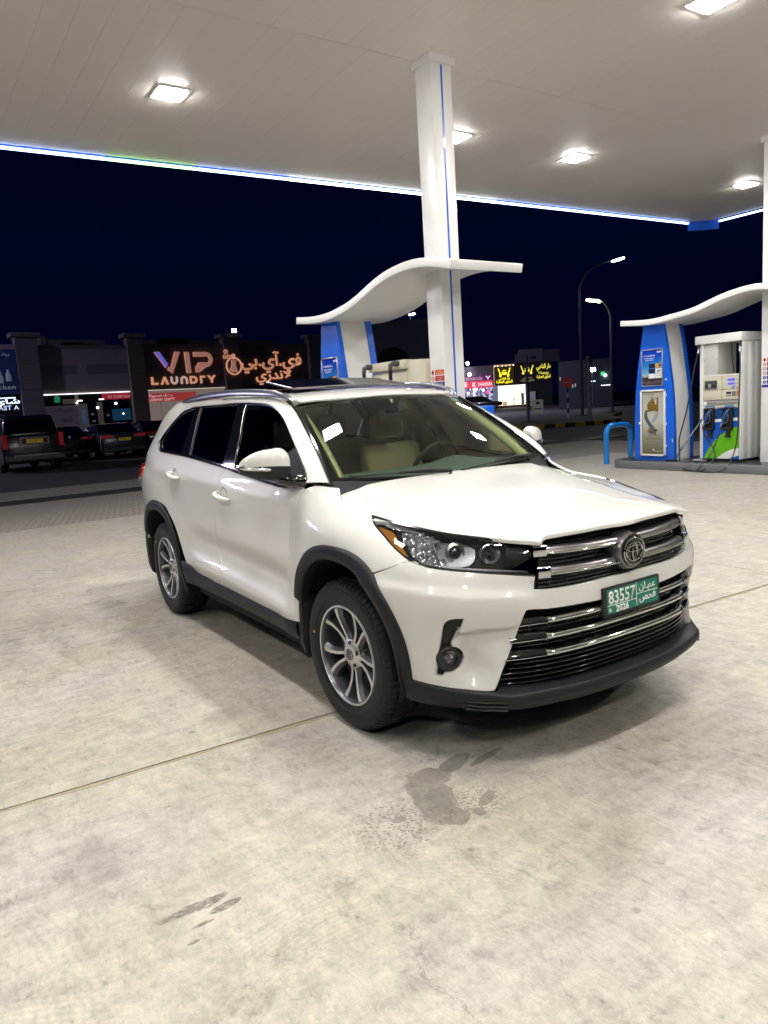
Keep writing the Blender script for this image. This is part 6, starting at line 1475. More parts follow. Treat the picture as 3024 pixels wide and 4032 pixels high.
# VIP bay
for a,b in ((6.13,11.42),(12.56,17.93)):
    for k in range(4): fbox('cladding_board',a,b,-.1,.03,3.36+k*.66,3.36+k*.66+.645,M['brownw'],shop,.006)
    fbox('cornice',a,b,-.12,.10,6.0,6.06,M['brownw'],shop)
fbox('shop_window',6.13,11.42,-.10,-.09,0,3.25,mat('pinkish_interior',(.16,.12,.115),.5,emit=(.36,.28,.26),es=.42,noise=.2,nscale=3),shop)
fbox('reflected_red_sign',6.15,9.4,-.085,-.07,2.55,3.1,mat('reflection_red2',(.35,.03,.04),.5,emit=(.55,.07,.07),es=.42),shop)  # painted reflection of a red sign opposite, made as a glowing strip
text('reflected_lettering','TYRES WHEELS &',emis('pink_letters',(.9,.6,.6),.75),shop,FP(6.95,-.06,2.60),(*(-FU),0),(0,0,1),.17,2.0,-.002)
text('reflected_lettering',arab('الومضات'),emis('pink_letters2',(.9,.6,.6),.75),shop,FP(7.05,-.06,2.86),(*(-FU),0),(0,0,1),.18,1.5,-.002)
fbox('window_strip',6.15,11.4,.04,.07,3.255,3.285,emis('strip_dim',(1,.85,.75),.9),shop)
for k in range(1,6): fbox('curtain_fold',6.15+k*.85,6.17+k*.85,-.085,-.075,0,2.5,mat('fold_grey',(.08,.07,.07),.6),shop)
for u in (6.35,8.3,10.2,11.0): fbox('small_plate',u,u+.5,.03,.05,3.39,3.50,mat('plate_dim',(.20,.17,.17),.6),shop)
fbox('small_plate',15.6,16.9,.03,.05,5.62,5.74,mat('plate_dim2',(.20,.17,.17),.6)
,shop);fbox('small_plate',14.8,16.2,.03,.05,3.42,3.54,mat('plate_dim3',(.20,.17,.17),.6),shop)
fbox('shop_window',12.56,17.93,-.10,-.09,0,3.25,M['dglass'],shop)
# halo letters
def copper(name,c,s):
    m=mat(name,(.45,.28,.22),.3,metal=.7,emit=c,es=s);return m
M['cop']=copper('copper_letter',(.42,.20,.17),.62);M['copw']=copper('pale_letter',(.62,.50,.52),.62);M['copb']=copper('blue_letter',(.16,.14,.62),.75);M['copo']=copper('orange_letter',(.75,.36,.22),.70);M['coph']=emis('copper_halo',(.95,.38,.18),.75)
sign=empty('letter_sign',(0,0,0),0,'large copper channel letters of the laundry sign on the dark shop front','sign')
def stroke(nm,segs,m,par,halo=True,o0=.04):
    """segs: list of (u,z) quads/polygons"""
    for j,(dd,mm_,oo) in enumerate((( .016,M['coph'],o0),(0,m,o0+.05))):
        mb=MB()
        for P in segs:
            c=np.mean(P,0);Q=[]
            n=len(P)
            for i in range(n):
                a=np.array(P[i-1]);b=np.array(P[i]);d_=np.array(P[(i+1)%n])
                e1=b-a;e2=d_-b;e1/=np.linalg.norm(e1)+1e-9;e2/=np.linalg.norm(e2)+1e-9
                n1=np.array([e1[1],-e1[0]]);n2=np.array([e2[1],-e2[0]]);q=n1+n2;q/=max(.4,np.linalg.norm(q));
                area=sum(P[k][0]*P[(k+1)%n][1]-P[(k+1)%n][0]*P[k][1] for k in range(n))
                Q.append(tuple(b+q*dd*(1 if area>0 else -1)))
            V=[FP(u,oo,z) for u,z in Q]+[FP(u,oo+(.03 if j==0 else .05),z) for u,z in Q];k=len(Q)
            mb.add(V,[tuple(range(k)),tuple(range(2*k-1,k-1,-1))]+[(i,i+k,(i+1)%k+k,(i+1)%k) for i in range(k)])
        if j==0: h=mb.build('halo',mm_,None);
        else: o=mb.build(nm,mm_,par);h.parent=o
    return o
def sarc(cu,cz,r0,r1,a0,a1,n=10):
    t=np.linspace(R(a0),R(a1),n)
    return [(cu+r0*math.cos(a),cz+r0*math.sin(a)) for a in t]+[(cu+r1*math.cos(a),cz+r1*math.sin(a)) for a in t[::-1]]
stroke('letter_v_left',[[(6.85,5.58),(7.18,5.58),(7.66,4.80),(7.50,4.62)]],M['copb'],sign)
stroke('letter_v_right',[[(8.17,5.58),(8.50,5.58),(7.92,4.28),(7.60,4.52),(7.72,4.66),(7.82,4.62)]],M['cop'],sign)
stroke('letter_i',[[(8.80,5.56),(9.10,5.56),(9.14,4.28),(8.86,4.28)]],M['cop'],sign)
stroke('letter_p',[[(9.40,5.56),(10.22,5.56),(10.22,5.30),(9.40,5.30)],sarc(10.22,5.10,.25,.46,-90,-45,5),sarc(10.22,5.10,.25,.46,-45,0,5),sarc(10.22,5.10,.25,.46,0,45,5),sarc(10.22,5.10,.25,.46,45,90,5),[(10.22,4.90),(10.22,4.64),(9.44,4.64),(9.44,4.28),(9.70,4.28),(9.70,4.90)]],M['cop'],sign)
w_=.10;zb,zt=3.60,4.06
def row2(x):return x
stroke('letter_l',[[(6.50,zt),(6.62,zt),(6.62,zb+.11),(6.92,zb+.11),(6.92,zb),(6.50,zb)]],M['copo'],sign)
stroke('letter_a',[[(7.30,zt),(7.42,zt),(7.60,zb),(7.48,zb),(7.36,zb+.30),(7.22,zb),(7.10,zb)]],M['copo'],sign)
stroke('letter_u',[[(7.75,zt),(7.86,zt),(7.86,3.80),(7.75,3.80)],[(8.10,zt),(8.21,zt),(8.21,3.80),(8.10,3.80)],sarc(7.98,3.82,.12,.23,180,360,10)],M['copw'],sign,)
stroke('letter_n',[[(8.40,zb),(8.51,zb),(8.51,3.86),(8.40,3.86)],[(8.75,zb),(8.86,zb),(8.86,3.86),(8.75,3.86)],sarc(8.63,3.84,.12,.23,0,180,10)],M['copw'],sign)
stroke('letter_d',[[(9.02,zb),(9.12,zb),(9.12,zt),(9.02,zt)],[(9.12,zt),(9.28,zt),(9.28,zt-.10),(9.12,zt-.10)],[(9.12,zb+.10),(9.28,zb+.10),(9.28,zb),(9.12,zb)],sarc(9.28,3.83,.13,.23,-90,90,10)],M['copo'],sign)
stroke('letter_r',[[(9.72,zb),(9.82,zb),(9.82,zt-.10),(10.06,zt-.10),(10.06,zt),(9.72,zt)]],M['copo'],sign)
stroke('letter_y',[[(10.22,zt+.02),(10.35,zt+.02),(10.50,3.90),(10.66,zt+.02),(10.79,zt+.02),(10.56,3.80),(10.56,zb+.02),(10.45,zb+.02),(10.45,3.80)]],M['copo'],sign)
logo=empty('round_logo_sign',(0,0,0),0,'round copper hanger and dress emblem with bubbles on the stone pillar','sign')
stroke('ring',[sarc(12.02,4.62,.50,.57,a,a+90,10) for a in (0,90,180,270)],M['copo'],logo,o0=.36)
stroke('dress',[[(11.86,4.98),(12.20,4.98),(12.12,4.75),(12.22,4.22),(12.02,4.30),(11.92,4.22),(11.72,4.38),(11.88,4.72)]],M['cop'],logo,o0=.36)
stroke('hanger',[sarc(12.02,5.28,.07,.12,a,a+90,6) for a in (0,90,180,270)]+[[(11.99,5.18),(12.05,5.18),(12.05,5.05),(11.99,5.05)]],M['copo'],logo,o0=.36)
for u,z,r_ in ((11.52,5.55,.14),(11.42,5.22,.12),(11.70,5.22,.13)): stroke('bubble',[sarc(u,z,r_*.5,r_,a,a+90,6) for a in (0,90,180,270)],M['cop'],logo,o0=.36)
asn=empty('arabic_sign',(0,0,0),0,'copper Arabic lettering of the laundry sign right of the round emblem','sign')
U3=(*FU,0)
text('arabic_halo',arab('ڤي.آي.بي').replace('\u06a4','\ufed3'),M['coph'],asn,FP(15.05,.045,4.62),U3,(0,0,1),.80,4.72,.03,bold=.022)
text('arabic_letters',arab('في.آي.بي'),M['cop'],asn,FP(15.05,.09,4.62),U3,(0,0,1),.80,4.70,.04,bold=-.012)
text('arabic_halo',arab('لاندري'),M['coph'],asn,FP(15.1,.045,3.72),U3,(0,0,1),.62,2.72,.03,bold=.022)
text('arabic_letters',arab('لاندري'),M['copo'],asn,FP(15.1,.09,3.72),U3,(0,0,1),.62,2.70,.04,bold=-.012)
fl_=empty('floodlight',FP(12.15,.55,6.86),0,'bright white floodlight on top of the stone pillar above the laundry emblem','floodlight')
mb=MB();mb.box((-.10,-.18,-.12),(.02,.18,.12));mb.build('housing',M['matte'],fl_);mb=MB();mb.add([(.03,-.16,-.10),(.03,.16,-.10),(.06,.16,.12),(.06,-.16,.12)],[(0,1,2,3)]);mb.build('lamp_face',emis('flood_white',(.82,1.0,1.0),40),fl_);mb=MB();mb.tube([(-.05,0,-.12),(-.05,0,-.20)],.03,6);mb.build('bracket',M['matte'],fl_)
# left restaurant light boxes
lb=empty('restaurant_sign',(0,0,0),0,'dark blue restaurant light box sign at the left edge','sign')
fbox('box',-7.0,-1.05,.02,.25,3.35,5.78,mat('sign_navy',(.010,.012,.05),.4,emit=(.010,.016,.085),es=.25),lb);fbox('sign_border',-7.0,-1.03,.0,.22,5.78,6.05,M['stonel'],lb)
text('lettering','Chicken',emis('sign_pale',(.22,.25,.35),.6),lb,FP(-2.0,.26,3.62),U3,(0,0,1),.26,1.5,.004);text('lettering',arab('رواد الدجاج'),emis('sign_pale2',(.22,.25,.35),.5),lb,FP(-2.0,.26,5.45),U3,(0,0,1),.16,1.3,.004)
for u,z in ((-1.55,4.15),(-1.95,4.05)):
    mb=MB();mb.lathe([(0,0),(.14,0),(.15,.30),(.07,.50),(.06,.62),(0,.64)],14,'z',c=FP(u,.28,z-.1));mb.build('bottle_print',mat('bottle_dim',(.16,.17,.22),.5,emit=(.16,.18,.26),es=.35),lb)
ls=empty('tea_sign',(0,0,0),0,'lit white tea sign with reversed lettering reflected in glass beneath the restaurant light box','sign')
fbox('box',-7,-1.08,.02,.12,1.9,3.30,mat('sign_black',(.004,.004,.012),.4),ls)
text('reflected_lettering','A TEA',emis('tea_white',(.62,.72,1.0),1.4),ls,FP(-1.72,.13,2.50),(*(-FU),0),(0,0,1),.24,1.05,-.004)  # glowing reversed letters drawn as a reflection in the glass
text('lettering',arab('شاي'),emis('tea_white2',(.62,.72,1.0),2.6),ls,FP(-1.75,.13,2.84),U3,(0,0,1),.26,1.3,.004,bold=.02);fbox('sign_strip',-3.3,-1.3,.12,.15,3.12,3.18,emis('tea_strip',(.62,.72,1.0),2.2),ls)
# ============================================================ PARKED CARS (seen from behind)
def rear_wheel(par,x,y,r_=.36,w=.24):
    mb=MB();mb.lathe([(r_*.55,-w/2),(r_*.95,-w/2),(r_,-w/2+.03),(r_,w/2-.03),(r_*.95,w/2),(r_*.55,w/2)],28,c=(x,y,r_));o=mb.build('wheel',M['rubber'],par,smooth=True);mb=MB();mb.lathe([(0,-.09),(.10,-.10),(r_*.6,-.11),(r_*.6,.11),(0,.11)],20,c=(x,y,r_));mb.build('rim',M['alloyd'],o)
def parked(nm,kind,loc,rz,W,L_c,Hh,col,label,plate=True,rough=.25,dark=False):
    r=empty(nm,loc,rz,label,'car','cars parked in front of the shop row')
    pm_=mat(nm+'_paint',col,rough,metal=.5,coat=.8)
    h=W/2
    if kind=='suv':
        low=[(0,.42),(.03,.75),(-.02,1.28),(-3.7,1.30),(-4.6,1.15),(-4.95,1.0),(-5.0,.5),(-4.9,.3),(-.1,.3)]
        cab=[(-.08,1.26),(-.28,Hh-.10),(-.55,Hh-.02),(-2.9,Hh),(-3.4,Hh-.12),(-4.0,1.28)]
    else:
        low=[(0,.55),(.02,.80),(-.05,1.00),(-.12,1.06),(-.55,1.08),(-3.5,1.00),(-4.5,.85),(-4.75,.65),(-4.75,.3),(-.1,.26),(-.02,.36)]
        cab=[(-.35,1.05),(-1.15,Hh-.04),(-1.6,Hh),(-2.4,Hh-.03),(-3.5,.99)]
    def loft(P,hw0,hw1,z0,z1,m,name):
        n=len(P);V=[];F=[]
        f=lambda z:hw0+(hw1-hw0)*max(0,min(1,(z-z0)/(z1-z0)))
        cols=(-1,-.93,-.6,0,.6,.93,1)
        for c in cols:
            for (x,z) in P: V.append((x-(.16*abs(c)**5 if x>-.5 else 0),c*f(z),z-(.03 if abs(c)==1 and z>.9 else 0)))
        for i in range(6):
            for k in range(n):F.append((i*n+k,i*n+(k+1)%n,(i+1)*n+(k+1)%n,(i+1)*n+k))
        F+=[tuple(range(n)),tuple(6*n+k for k in range(n-1,-1,-1))]
        mb=MB();mb.add(V,F);return mb.build(name,m,r,smooth=True,auto=.5,bevel=.03)
    loft(low,h,h-.05,.9,1.3,pm_,'body');loft(cab,h-.06,h-.22,1.05,Hh,M['gloss'] if kind!='suv' else pm_,'cabin')
    if kind=='suv':
        mb=MB();mb.prism([(-h+.20,1.32),(h-.20,1.32),(h-.30,Hh-.18),(-h+.30,Hh-.18)],-.30,-.055,'x')
        for v_ in range(len(mb.V)):
            x,y,z=mb.V[v_];mb.V[v_]=(-.085-.22*(z-1.30)/.6+(.012 if x>-.1 else -.02),y,z)
        mb.build('rear_window',M['gloss'],r)
        for s in (1,-1):
            mb=MB();mb.prism([(-1.0,1.34),(-3.5,1.34),(-3.2,Hh-.16),(-1.0,Hh-.14)],s*(h-.10),s*(h-.05),'y');mb.build('side_window',M['gloss'],r)
            mb=MB();mb.tube([(-.5,s*(h-.28),Hh+.02),(-1.0,s*(h-.27),Hh+.06),(-2.8,s*(h-.27),Hh+.06),(-3.1,s*(h-.28),Hh)],.02,6);mb.build('roof_rail',M['rail'],r)
    if kind=='suv':
        for s in (1,-1):
            mb=MB();mb.box((-.05,s*(h-.10)-.10,.82),(.045,s*(h-.10)+.06,1.30));o=mb.build('tail_light',mat('tail_red',(.20,.004,.008),.2,coat=.5,emit=(.6,.01,.02),es=.09),r,bevel=.03)
        mb=MB();mb.box((.0,-.48,.93),(.06,.48,1.22));mb.build('plate_recess',M['satin'],r,bevel=.02);mb=MB();mb.box((.055,-.42,.98),(.068,.42,1.14));mb.build('recess_shadow',M['matte'],r)
        mb=MB();mb.box((.05,-.50,1.17),(.085,.50,1.21));mb.build('chrome_strip',M['chrome'],r,bevel=.01);mb=MB();mb.box((-.3,-h+.05,.36),(.10,h-.05,.62));mb.build('rear_bumper',pm_,r,bevel=.05);mb=MB();mb.box((.09,-.7,.56),(.12,.7,.60));mb.build('bumper_step',M['satin'],r)
    else:
        for s in (1,-1):
            mb=MB();mb.prism([(s*(h-.02),.86),(s*(h-.02),.97),(s*(h-.30),.99),(s*(h-.52),.95),(s*(h-.50),.88),(s*(h-.25),.85)],-.20,.035,'x');mb.build('tail_light',mat('tail_red2',(.25,.01,.015),.2,coat=.6,emit=(.6,.05,.06),es=.12 if not dark else .03),r)
            mb=MB();mb.box((.0,s*(h-.30)-.10,.90),(.045,s*(h-.30)+.06,.925));mb.build('light_strip',M['satin'],r)
            mb=MB();mb.tube([(.0,s*(h-.12),.35),(.03,s*(h-.35),.30),(.03,s*(h-.5),.30)],.02,6);mb.build('exhaust_trim',M['satin'],r)
        mb=MB();mb.box((-.05,-h+.08,.28),(.055,h-.08,.50));mb.build('rear_bumper',pm_,r,bevel=.05)
        mb=MB();mb.box((-.03,-.32,.70),(.025,.32,.88));mb.build('plate_recess',M['matte'],r)
    if plate:
        z=1.05 if kind=='suv' else .78
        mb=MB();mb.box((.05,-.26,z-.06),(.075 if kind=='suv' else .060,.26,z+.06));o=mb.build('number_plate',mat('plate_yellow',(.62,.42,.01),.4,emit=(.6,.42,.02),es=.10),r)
        text('plate_lettering','4056 Y' if kind!='suv' else '48249 Y',M['matte'],r,(.078 if kind=='suv' else .063,0,z-.035),(0,1,0),(0,0,1),.075,.38,.001)
    for x in (-.95,-3.9 if kind=='suv' else -3.7):
        for s in (1,-1): rear_wheel(r,x,s*(h-.13),.38 if kind=='suv' else .33)
    if kind!='suv':
        mb=MB();mb.lathe([(0,.02),(.05,.02),(.055,.0)],16,'x',c=(.0,0,1.0));mb.build('badge',M['chrome'],r)
    return r
parked('parked_suv','suv',(-24.6,1.30,0),R(6),2.0,5.0,1.93,(.045,.042,.046),'grey-brown large SUV seen from behind at the far left with yellow plate')
parked('parked_sedan','sedan',(-28.9,5.35,0),R(4),1.86,4.7,1.45,(.085,.09,.12),'silver-grey sedan seen from behind next to the white SUV tail with yellow plate')
parked('parked_sedan','sedan',(-29.6,3.35,0),R(3),1.82,4.7,1.45,(.01,.011,.014),'black sedan in deep shadow between the large SUV and the silver sedan',plate=False,dark=True)
parked('parked_sedan','sedan',(-30.2,7.55,0),R(4),1.82,4.7,1.46,(.010,.011,.014),'dark sedan mostly hidden behind the tail of the white SUV',plate=False,dark=True)
# ============================================================ KERBED VERGE WITH POLES
verge=empty('kerb_island',(0,0,0),0,'traffic island with black and yellow painted kerb blocks carrying poles and a sign','kerbed island')
kp=[(-26.5,16.2),(-24.6,18.4),(-22.95,20.95),(-22.05,22.15),(-21.35,23.35),(-20.85,24.6),(-20.65,25.6),(-20.85,26.7),(-21.6,27.8),(-23.0,29.2),(-25.2,31.6),(-28.5,36.5)]
q=cvres([(a,b,0) for a,b in kp],260)
seg=np.r_[0,np.cumsum(np.linalg.norm(np.diff(q[:,:2],axis=0),axis=1))];tot=seg[-1];n_=int(tot/.50);ii=0
M['kyel']=mat('kerb_yellow',(.42,.24,.012),.6,noise=.2,nscale=6);M['kblk']=mat('kerb_black',(.02,.02,.022),.6,noise=.2,nscale=6)
for k in range(n_):
    a=k*.50+.006;b=(k+1)*.50-.006
    P=[np.array([np.interp(t,seg,q[:,0]),np.interp(t,seg,q[:,1])]) for t in (a,(a+b)/2,b)]
    nr=[];
    for t in (a,(a+b)/2,b):
        d_=np.array([np.interp(t+.05,seg,q[:,0])-np.interp(t-.05,seg,q[:,0]),np.interp(t+.05,seg,q[:,1])-np.interp(t-.05,seg,q[:,1])]);d_/=np.linalg.norm(d_);nr.append(np.array([-d_[1],d_[0]]))
    out=[tuple(p) for p in P];inn_=[tuple(p+n*.16) for p,n in zip(P,nr)]
    mb=MB();mb.prism(out+inn_[::-1],-.03,.16,'z');mb.build('kerb_block',M['kyel'] if k%2 else M['kblk'],verge,bevel=.015)
inner=[]
for t in np.linspace(.1,tot-.1,60):
    d_=np.array([np.interp(t+.05,seg,q[:,0])-np.interp(t-.05,seg,q[:,0]),np.interp(t+.05,seg,q[:,1])-np.interp(t-.05,seg,q[:,1])]);d_/=np.linalg.norm(d_);p=np.array([np.interp(t,seg,q[:,0]),np.interp(t,seg,q[:,1])])+np.array([-d_[1],d_[0]])*.14;inner.append(tuple(p))
mb=MB();mb.prism(inner,-.02,.135,'z');mb.build('verge_paving',mat('verge_grey',(.10,.11,.105),.8,noise=.2,nscale=1.5),verge)
M['pole']=mat('pole_grey',(.16,.15,.16),.5,noise=.1);M['poleg']=mat('pole_green_grey',(.075,.10,.11),.5)
r=empty('camera_pole',(-25.82,25.57,.13),0,'grey pole with a small surveillance camera in front of the glowing yellow signs','pole')
mb=MB();mb.tube([(0,0,0),(0,0,3.45)],[.085,.065],12);mb.build('shaft',M['pole'],r,smooth=True);mb=MB();mb.box((-.25,-.2,-.02),(.25,.2,.06));mb.build('base',M['pole'],r)
mb=MB();mb.tube([(0,0,3.38),(.2,.2,3.40)],.02,6);mb.build('arm',M['pole'],r);mb=MB();mb.box((.15,.2,3.30),(.27,.45,3.40));mb.build('camera',M['matte'],r)
mb=MB();mb.tube([(0,0,3.45),(0,0,3.6)],.03,6);mb.build('finial',M['pole'],r)
r=empty('camera_pole',(-25.9,30.45,.13),0,'pale pole wound with cable and topped by a camera near the tall street lamps','pole')
mb=MB();mb.tube([(0,0,0),(0,0,3.35)],.095,12);mb.build('shaft',mat('pole_pale',(.30,.29,.28),.5),r,smooth=True);mb=MB()
mb.tube([(.105*math.cos(t),.105*math.sin(t),.1+t*.075) for t in np.linspace(0,34,140)],.012,5);mb.build('cable',M['matte'],r);mb=MB();mb.box((-.14,-.14,3.0),(.14,.14,3.38));mb.build('box',M['pole'],r,bevel=.02);mb=MB();mb.box((.05,.1,3.18),(.15,.5,3.28));mb.build('camera',M['pole'],r)
# no entry sign
r=empty('no_entry_sign',(-25.6,28.36,.13),R(-40),'round red no entry sign on a black and white banded post','sign')
nv=Vector((2.99+25.6,-2.59-28.36,0)).normalized();r.rotation_euler=(0,0,math.atan2(nv.y,nv.x))
for k in range(6):
    z0=k*.28;mb=MB();mb.tube([(0,0,z0),(0,0,z0+.28)],.045,12);mb.build('post_band',M['white'] if k%2==0 else M['matte'],r,smooth=True)
M['redsign']=mat('sign_red',(.36,.006,.012),.4,emit=(.5,.005,.01),es=.06)
mb=MB();mb.lathe([(0,.06),(.29,.06),(.30,.05),(.30,.045)],36,'x',c=(0,0,1.98));mb.build('disc',M['redsign'],r);mb=MB();mb.box((.062,-.23,1.945),(.068,.23,2.015));mb.build('bar',mat('bar_pale',(.55,.40,.42),.4),r);mb=MB();mb.box((.03,-.04,1.66),(.05,.04,2.2));mb.build('bracket',M['pole'],r)
# street lamps
def lamp(x,y,H1,head,m_em,label,hb):
    r=empty('street_lamp',(x,y,.13),0,label,'street lamp','tall street lamps beyond the forecourt')
    hx,hy=head[0]-x,head[1]-y;hz=head[2]
    P=[(0,0,0),(0,0,H1*.5),(0,0,H1)]
    for k in range(1,12):
        a=math.pi/2*k/11;P.append((hx*.85*(1-math.cos(a)),hy*.85*(1-math.cos(a)),H1+(hz-.05-H1)*math.sin(a)))
    P.append((hx*.95,hy*.95,hz))
    mb=MB();mb.tube(P,[.10,.08,.07]+[.055]*11+[.04],10);mb.build('shaft',M['poleg'],r,smooth=True)
    u=Vector((hx,hy,0)).normalized();T=Matrix.Translation(Vector((hx,hy,hz)))@Matrix.Rotation(math.atan2(u.y,u.x),4,'Z')@Matrix.Rotation(R(-12),4,'Y')
    mb=MB();mb.box((-.28,-.14,-.02),(.36,.14,.08));o=mb.build('lamp_head',M['poleg'],r,bevel=.03,smooth=True);o.data.transform(T)
    mb=MB();mb.box((-.20*hb,-.13*hb,-.07*hb),(.32*hb,.13*hb,-.022));o=mb.build('lamp_glow',m_em,r,bevel=.03*hb);o.data.transform(T)
    mb=MB();mb.box((-.25,-.25,-.02),(.25,.25,.05));mb.build('base',M['poleg'],r)
    return r
lamp(-27.3,31.4,7.1,(-25.74,32.75,8.72),emis('lamp_white',(.86,.90,1.0),45),'tall street lamp with a white head leaning right beyond the kerb island',1.3)
lamp(-28.2,35.15,5.6,(-28.88,34.55,6.98),emis('lamp_lime',(.86,1.0,.40),38),'tall street lamp with a yellow-green head leaning left',1.7)
lamp(-35.5,-17.0,8.2,(-36.5,-15.9,9.4),emis('added_facade_lamp',(.74,.66,1.0),2600),'added street lamp out of view left of the parked cars lighting the shop row',1.6)  # added out of view to light the shop facade
lamp(-52.0,37.0,8.2,(-53.0,38.0,9.4),emis('added_facade_lamp2',(.74,.70,1.0),3000),'added street lamp hidden behind the central column lighting the distant shops',1.6)  # added behind the column to brighten the distant shops
# ============================================================ RIGHT SHOPS
C0=np.array([-74.65,68.09]);CU=np.array([.673,.740]);CN=np.array([.740,-.673])
def CP(u,o,z): p=C0+CU*u+CN*o;return (float(p[0]),float(p[1]),z)
def cbox(nm,u0,u1,o0,o1,z0,z1,m,par,bev=0):
    mb=MB();V=[CP(u,o,z) for z in (z0,z1) for (u,o) in ((u0,o0),(u0,o1),(u1,o1),(u1,o0))]
    mb.add(V,[(0,1,2,3),(7,6,5,4),(0,4,5,1),(1,5,6,2),(2,6,7,3),(3,7,4,0)]);o=mb.build(nm,m,par,bevel=bev);return o
U4=(*CU,0)
rs=empty('corner_shops',(0,0,0),0,'low block of lit shops with glowing yellow and red signs in the distance','building')
M['dwall']=mat('dusky_wall',(.22,.18,.22),.85,noise=.1,nscale=.6);M['dwall2']=mat('dark_brown_front',(.022,.018,.016),.6)
cbox('wall',-9,-.9,-6,-.4,0,5.95,M['dwall'],rs);cbox('wall',-.9,7.0,-6,-3.6,0,5.9,M['dwall'],rs);cbox('roof',-.9,7.0,-3.6,-.4,3.2,5.9,M['dwall'],rs)
cbox('roof_block',2.7,6.0,-5,-1.5,5.9,7.85,mat('roof_block',(.22,.19,.24),.85),rs);cbox('roof_block',6.0,8.3,-5.2,-1.8,5.9,7.65,M['parapet'],rs);cbox('roof_block',2.2,2.75,-5,-1.6,5.9,7.3,mat('roof_block2',(.2,.17,.22),.85),rs)
# sweet shop front
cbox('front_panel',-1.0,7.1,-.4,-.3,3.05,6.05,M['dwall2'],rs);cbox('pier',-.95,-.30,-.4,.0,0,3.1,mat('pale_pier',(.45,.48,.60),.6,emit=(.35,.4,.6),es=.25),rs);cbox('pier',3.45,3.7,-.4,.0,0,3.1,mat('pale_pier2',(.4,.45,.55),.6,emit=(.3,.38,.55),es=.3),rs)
cbox('side_wall',3.7,7.1,-.4,-.3,0,3.05,mat('teal_dark',(.012,.02,.025),.5),rs)
M['shopglow']=mat('shop_wall_glow',(.75,.70,.62),.8,emit=(1.0,.90,.80),es=.95)  # walls emit their own glow in place of interior lighting
cbox('back_wall',-.3,3.45,-3.55,-3.5,.3,3.05,M['shopglow'],rs);cbox('interior_side',3.40,3.45,-3.5,-.4,.3,3.05,M['shopglow'],rs);cbox('interior_side',-.3,-.25,-3.5,-.4,.3,3.05,M['shopglow'],rs);cbox('interior_ceiling',-.3,3.45,-3.5,-.4,3.0,3.05,M['shopglow'],rs);cbox('interior_floor',-.3,3.45,-3.5,-.4,.26,.30,M['shopglow'],rs)
cbox('door_leaf',1.7,2.6,-3.4,-3.3,.3,2.45,mat('door_pale',(.4,.42,.42),.6,emit=(.6,.66,.68),es=.7),rs);cbox('counter',.3,.9,-2.6,-2.2,.3,.85,mat('counter_tan',(.35,.22,.12),.6,emit=(.4,.2,.1),es=.3),rs);cbox('fridge',2.9,3.3,-2.4,-2.0,.3,1.9,mat('black_fridge',(.02,.04,.03),.3),rs)
for k in range(4): cbox('step',-.9,4.0,-.3+.3*k,.0+.3*k,0,.30-.07*k,mat('red_step',(.18,.10,.09),.7),rs)
mb=MB();
for s in (0,.35): mb.tube([CP(1.35+s,-1.2,.30),CP(1.25+s,-1.2,.75),CP(1.65+s,-1.2,1.15)],.02,5);mb.tube([CP(1.7+s*.6,-1.2,.30),CP(1.45+s,-1.2,.75)],.02,5)
for t in np.linspace(0,1,5): mb.tube([CP(1.25+.4*t,-1.2,.75+.4*t),CP(1.60+.4*t,-1.2,.75+.4*t)],.015,5)
mb.build('wire_chair',M['matte'],rs)
M['yel']=emis('sign_yellow',(1.0,.86,.02),1.9);M['yel2']=emis('sign_lemon',(.95,.85,.10),1.2);M['palelet']=emis('pale_yellow_letter',(.75,.72,.40),.55)
s1=empty('sweet_shop_sign',(0,0,0),0,'black board with bright yellow spoons and fruit emblem above Arabic words','sign')
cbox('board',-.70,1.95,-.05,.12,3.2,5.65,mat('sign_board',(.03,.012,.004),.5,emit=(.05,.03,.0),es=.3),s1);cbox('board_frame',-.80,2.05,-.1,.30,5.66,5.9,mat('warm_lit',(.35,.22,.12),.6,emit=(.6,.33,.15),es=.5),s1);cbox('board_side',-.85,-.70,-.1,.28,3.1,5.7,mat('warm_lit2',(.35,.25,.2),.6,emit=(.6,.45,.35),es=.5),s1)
def emblem(par,uc,zc,sc_,m,half=False):
    def P(u,z): return (uc+u*sc_,zc+z*sc_)
    def poly(nm,Q):
        mb=MB();V=[CP(u,.125,z) for u,z in Q]+[CP(u,.15,z) for u,z in Q];k=len(Q);mb.add(V,[tuple(range(k)),tuple(range(2*k-1,k-1,-1))]+[(i,i+k,(i+1)%k+k,(i+1)%k) for i in range(k)]);mb.build(nm,m,par)
    poly('fruit',[P(.42*math.cos(a),.0+.42*math.sin(a)) for a in np.linspace(math.pi,2*math.pi,14)])
    for a in (150,120,90,60,30): poly('fruit_ray',[P(.40*math.cos(R(a-5)),.06+.34*math.sin(R(a-5))),P(.40*math.cos(R(a+5)),.06+.34*math.sin(R(a+5))),P(.18*math.cos(R(a+12)),.06+.15*math.sin(R(a+12))),P(.18*math.cos(R(a-12)),.06+.15*math.sin(R(a-12)))])
    for s in (-1,1):
        poly('spoon_handle',[P(s*1.0,.62),P(s*.86,.66),P(s*.52,-.30),P(s*.68,-.34)])
        poly('spoon_bowl',[P(s*.60+.18*math.cos(a),-.48+.26*math.sin(a)) for a in np.linspace(0,2*math.pi,13)[:-1]])
emblem(s1,.65,4.85,.88,M['yel']);
text('arabic_letters',arab('دار الناعبي'),M['yel'],s1,CP(.62,.13,3.86),U4,(0,0,1),.30,1.5,.03,bold=.02);text('arabic_letters',arab('للحلوى العمانية'),M['yel'],s1,CP(.62,.13,3.42),U4,(0,0,1),.34,2.2,.03,bold=.02)
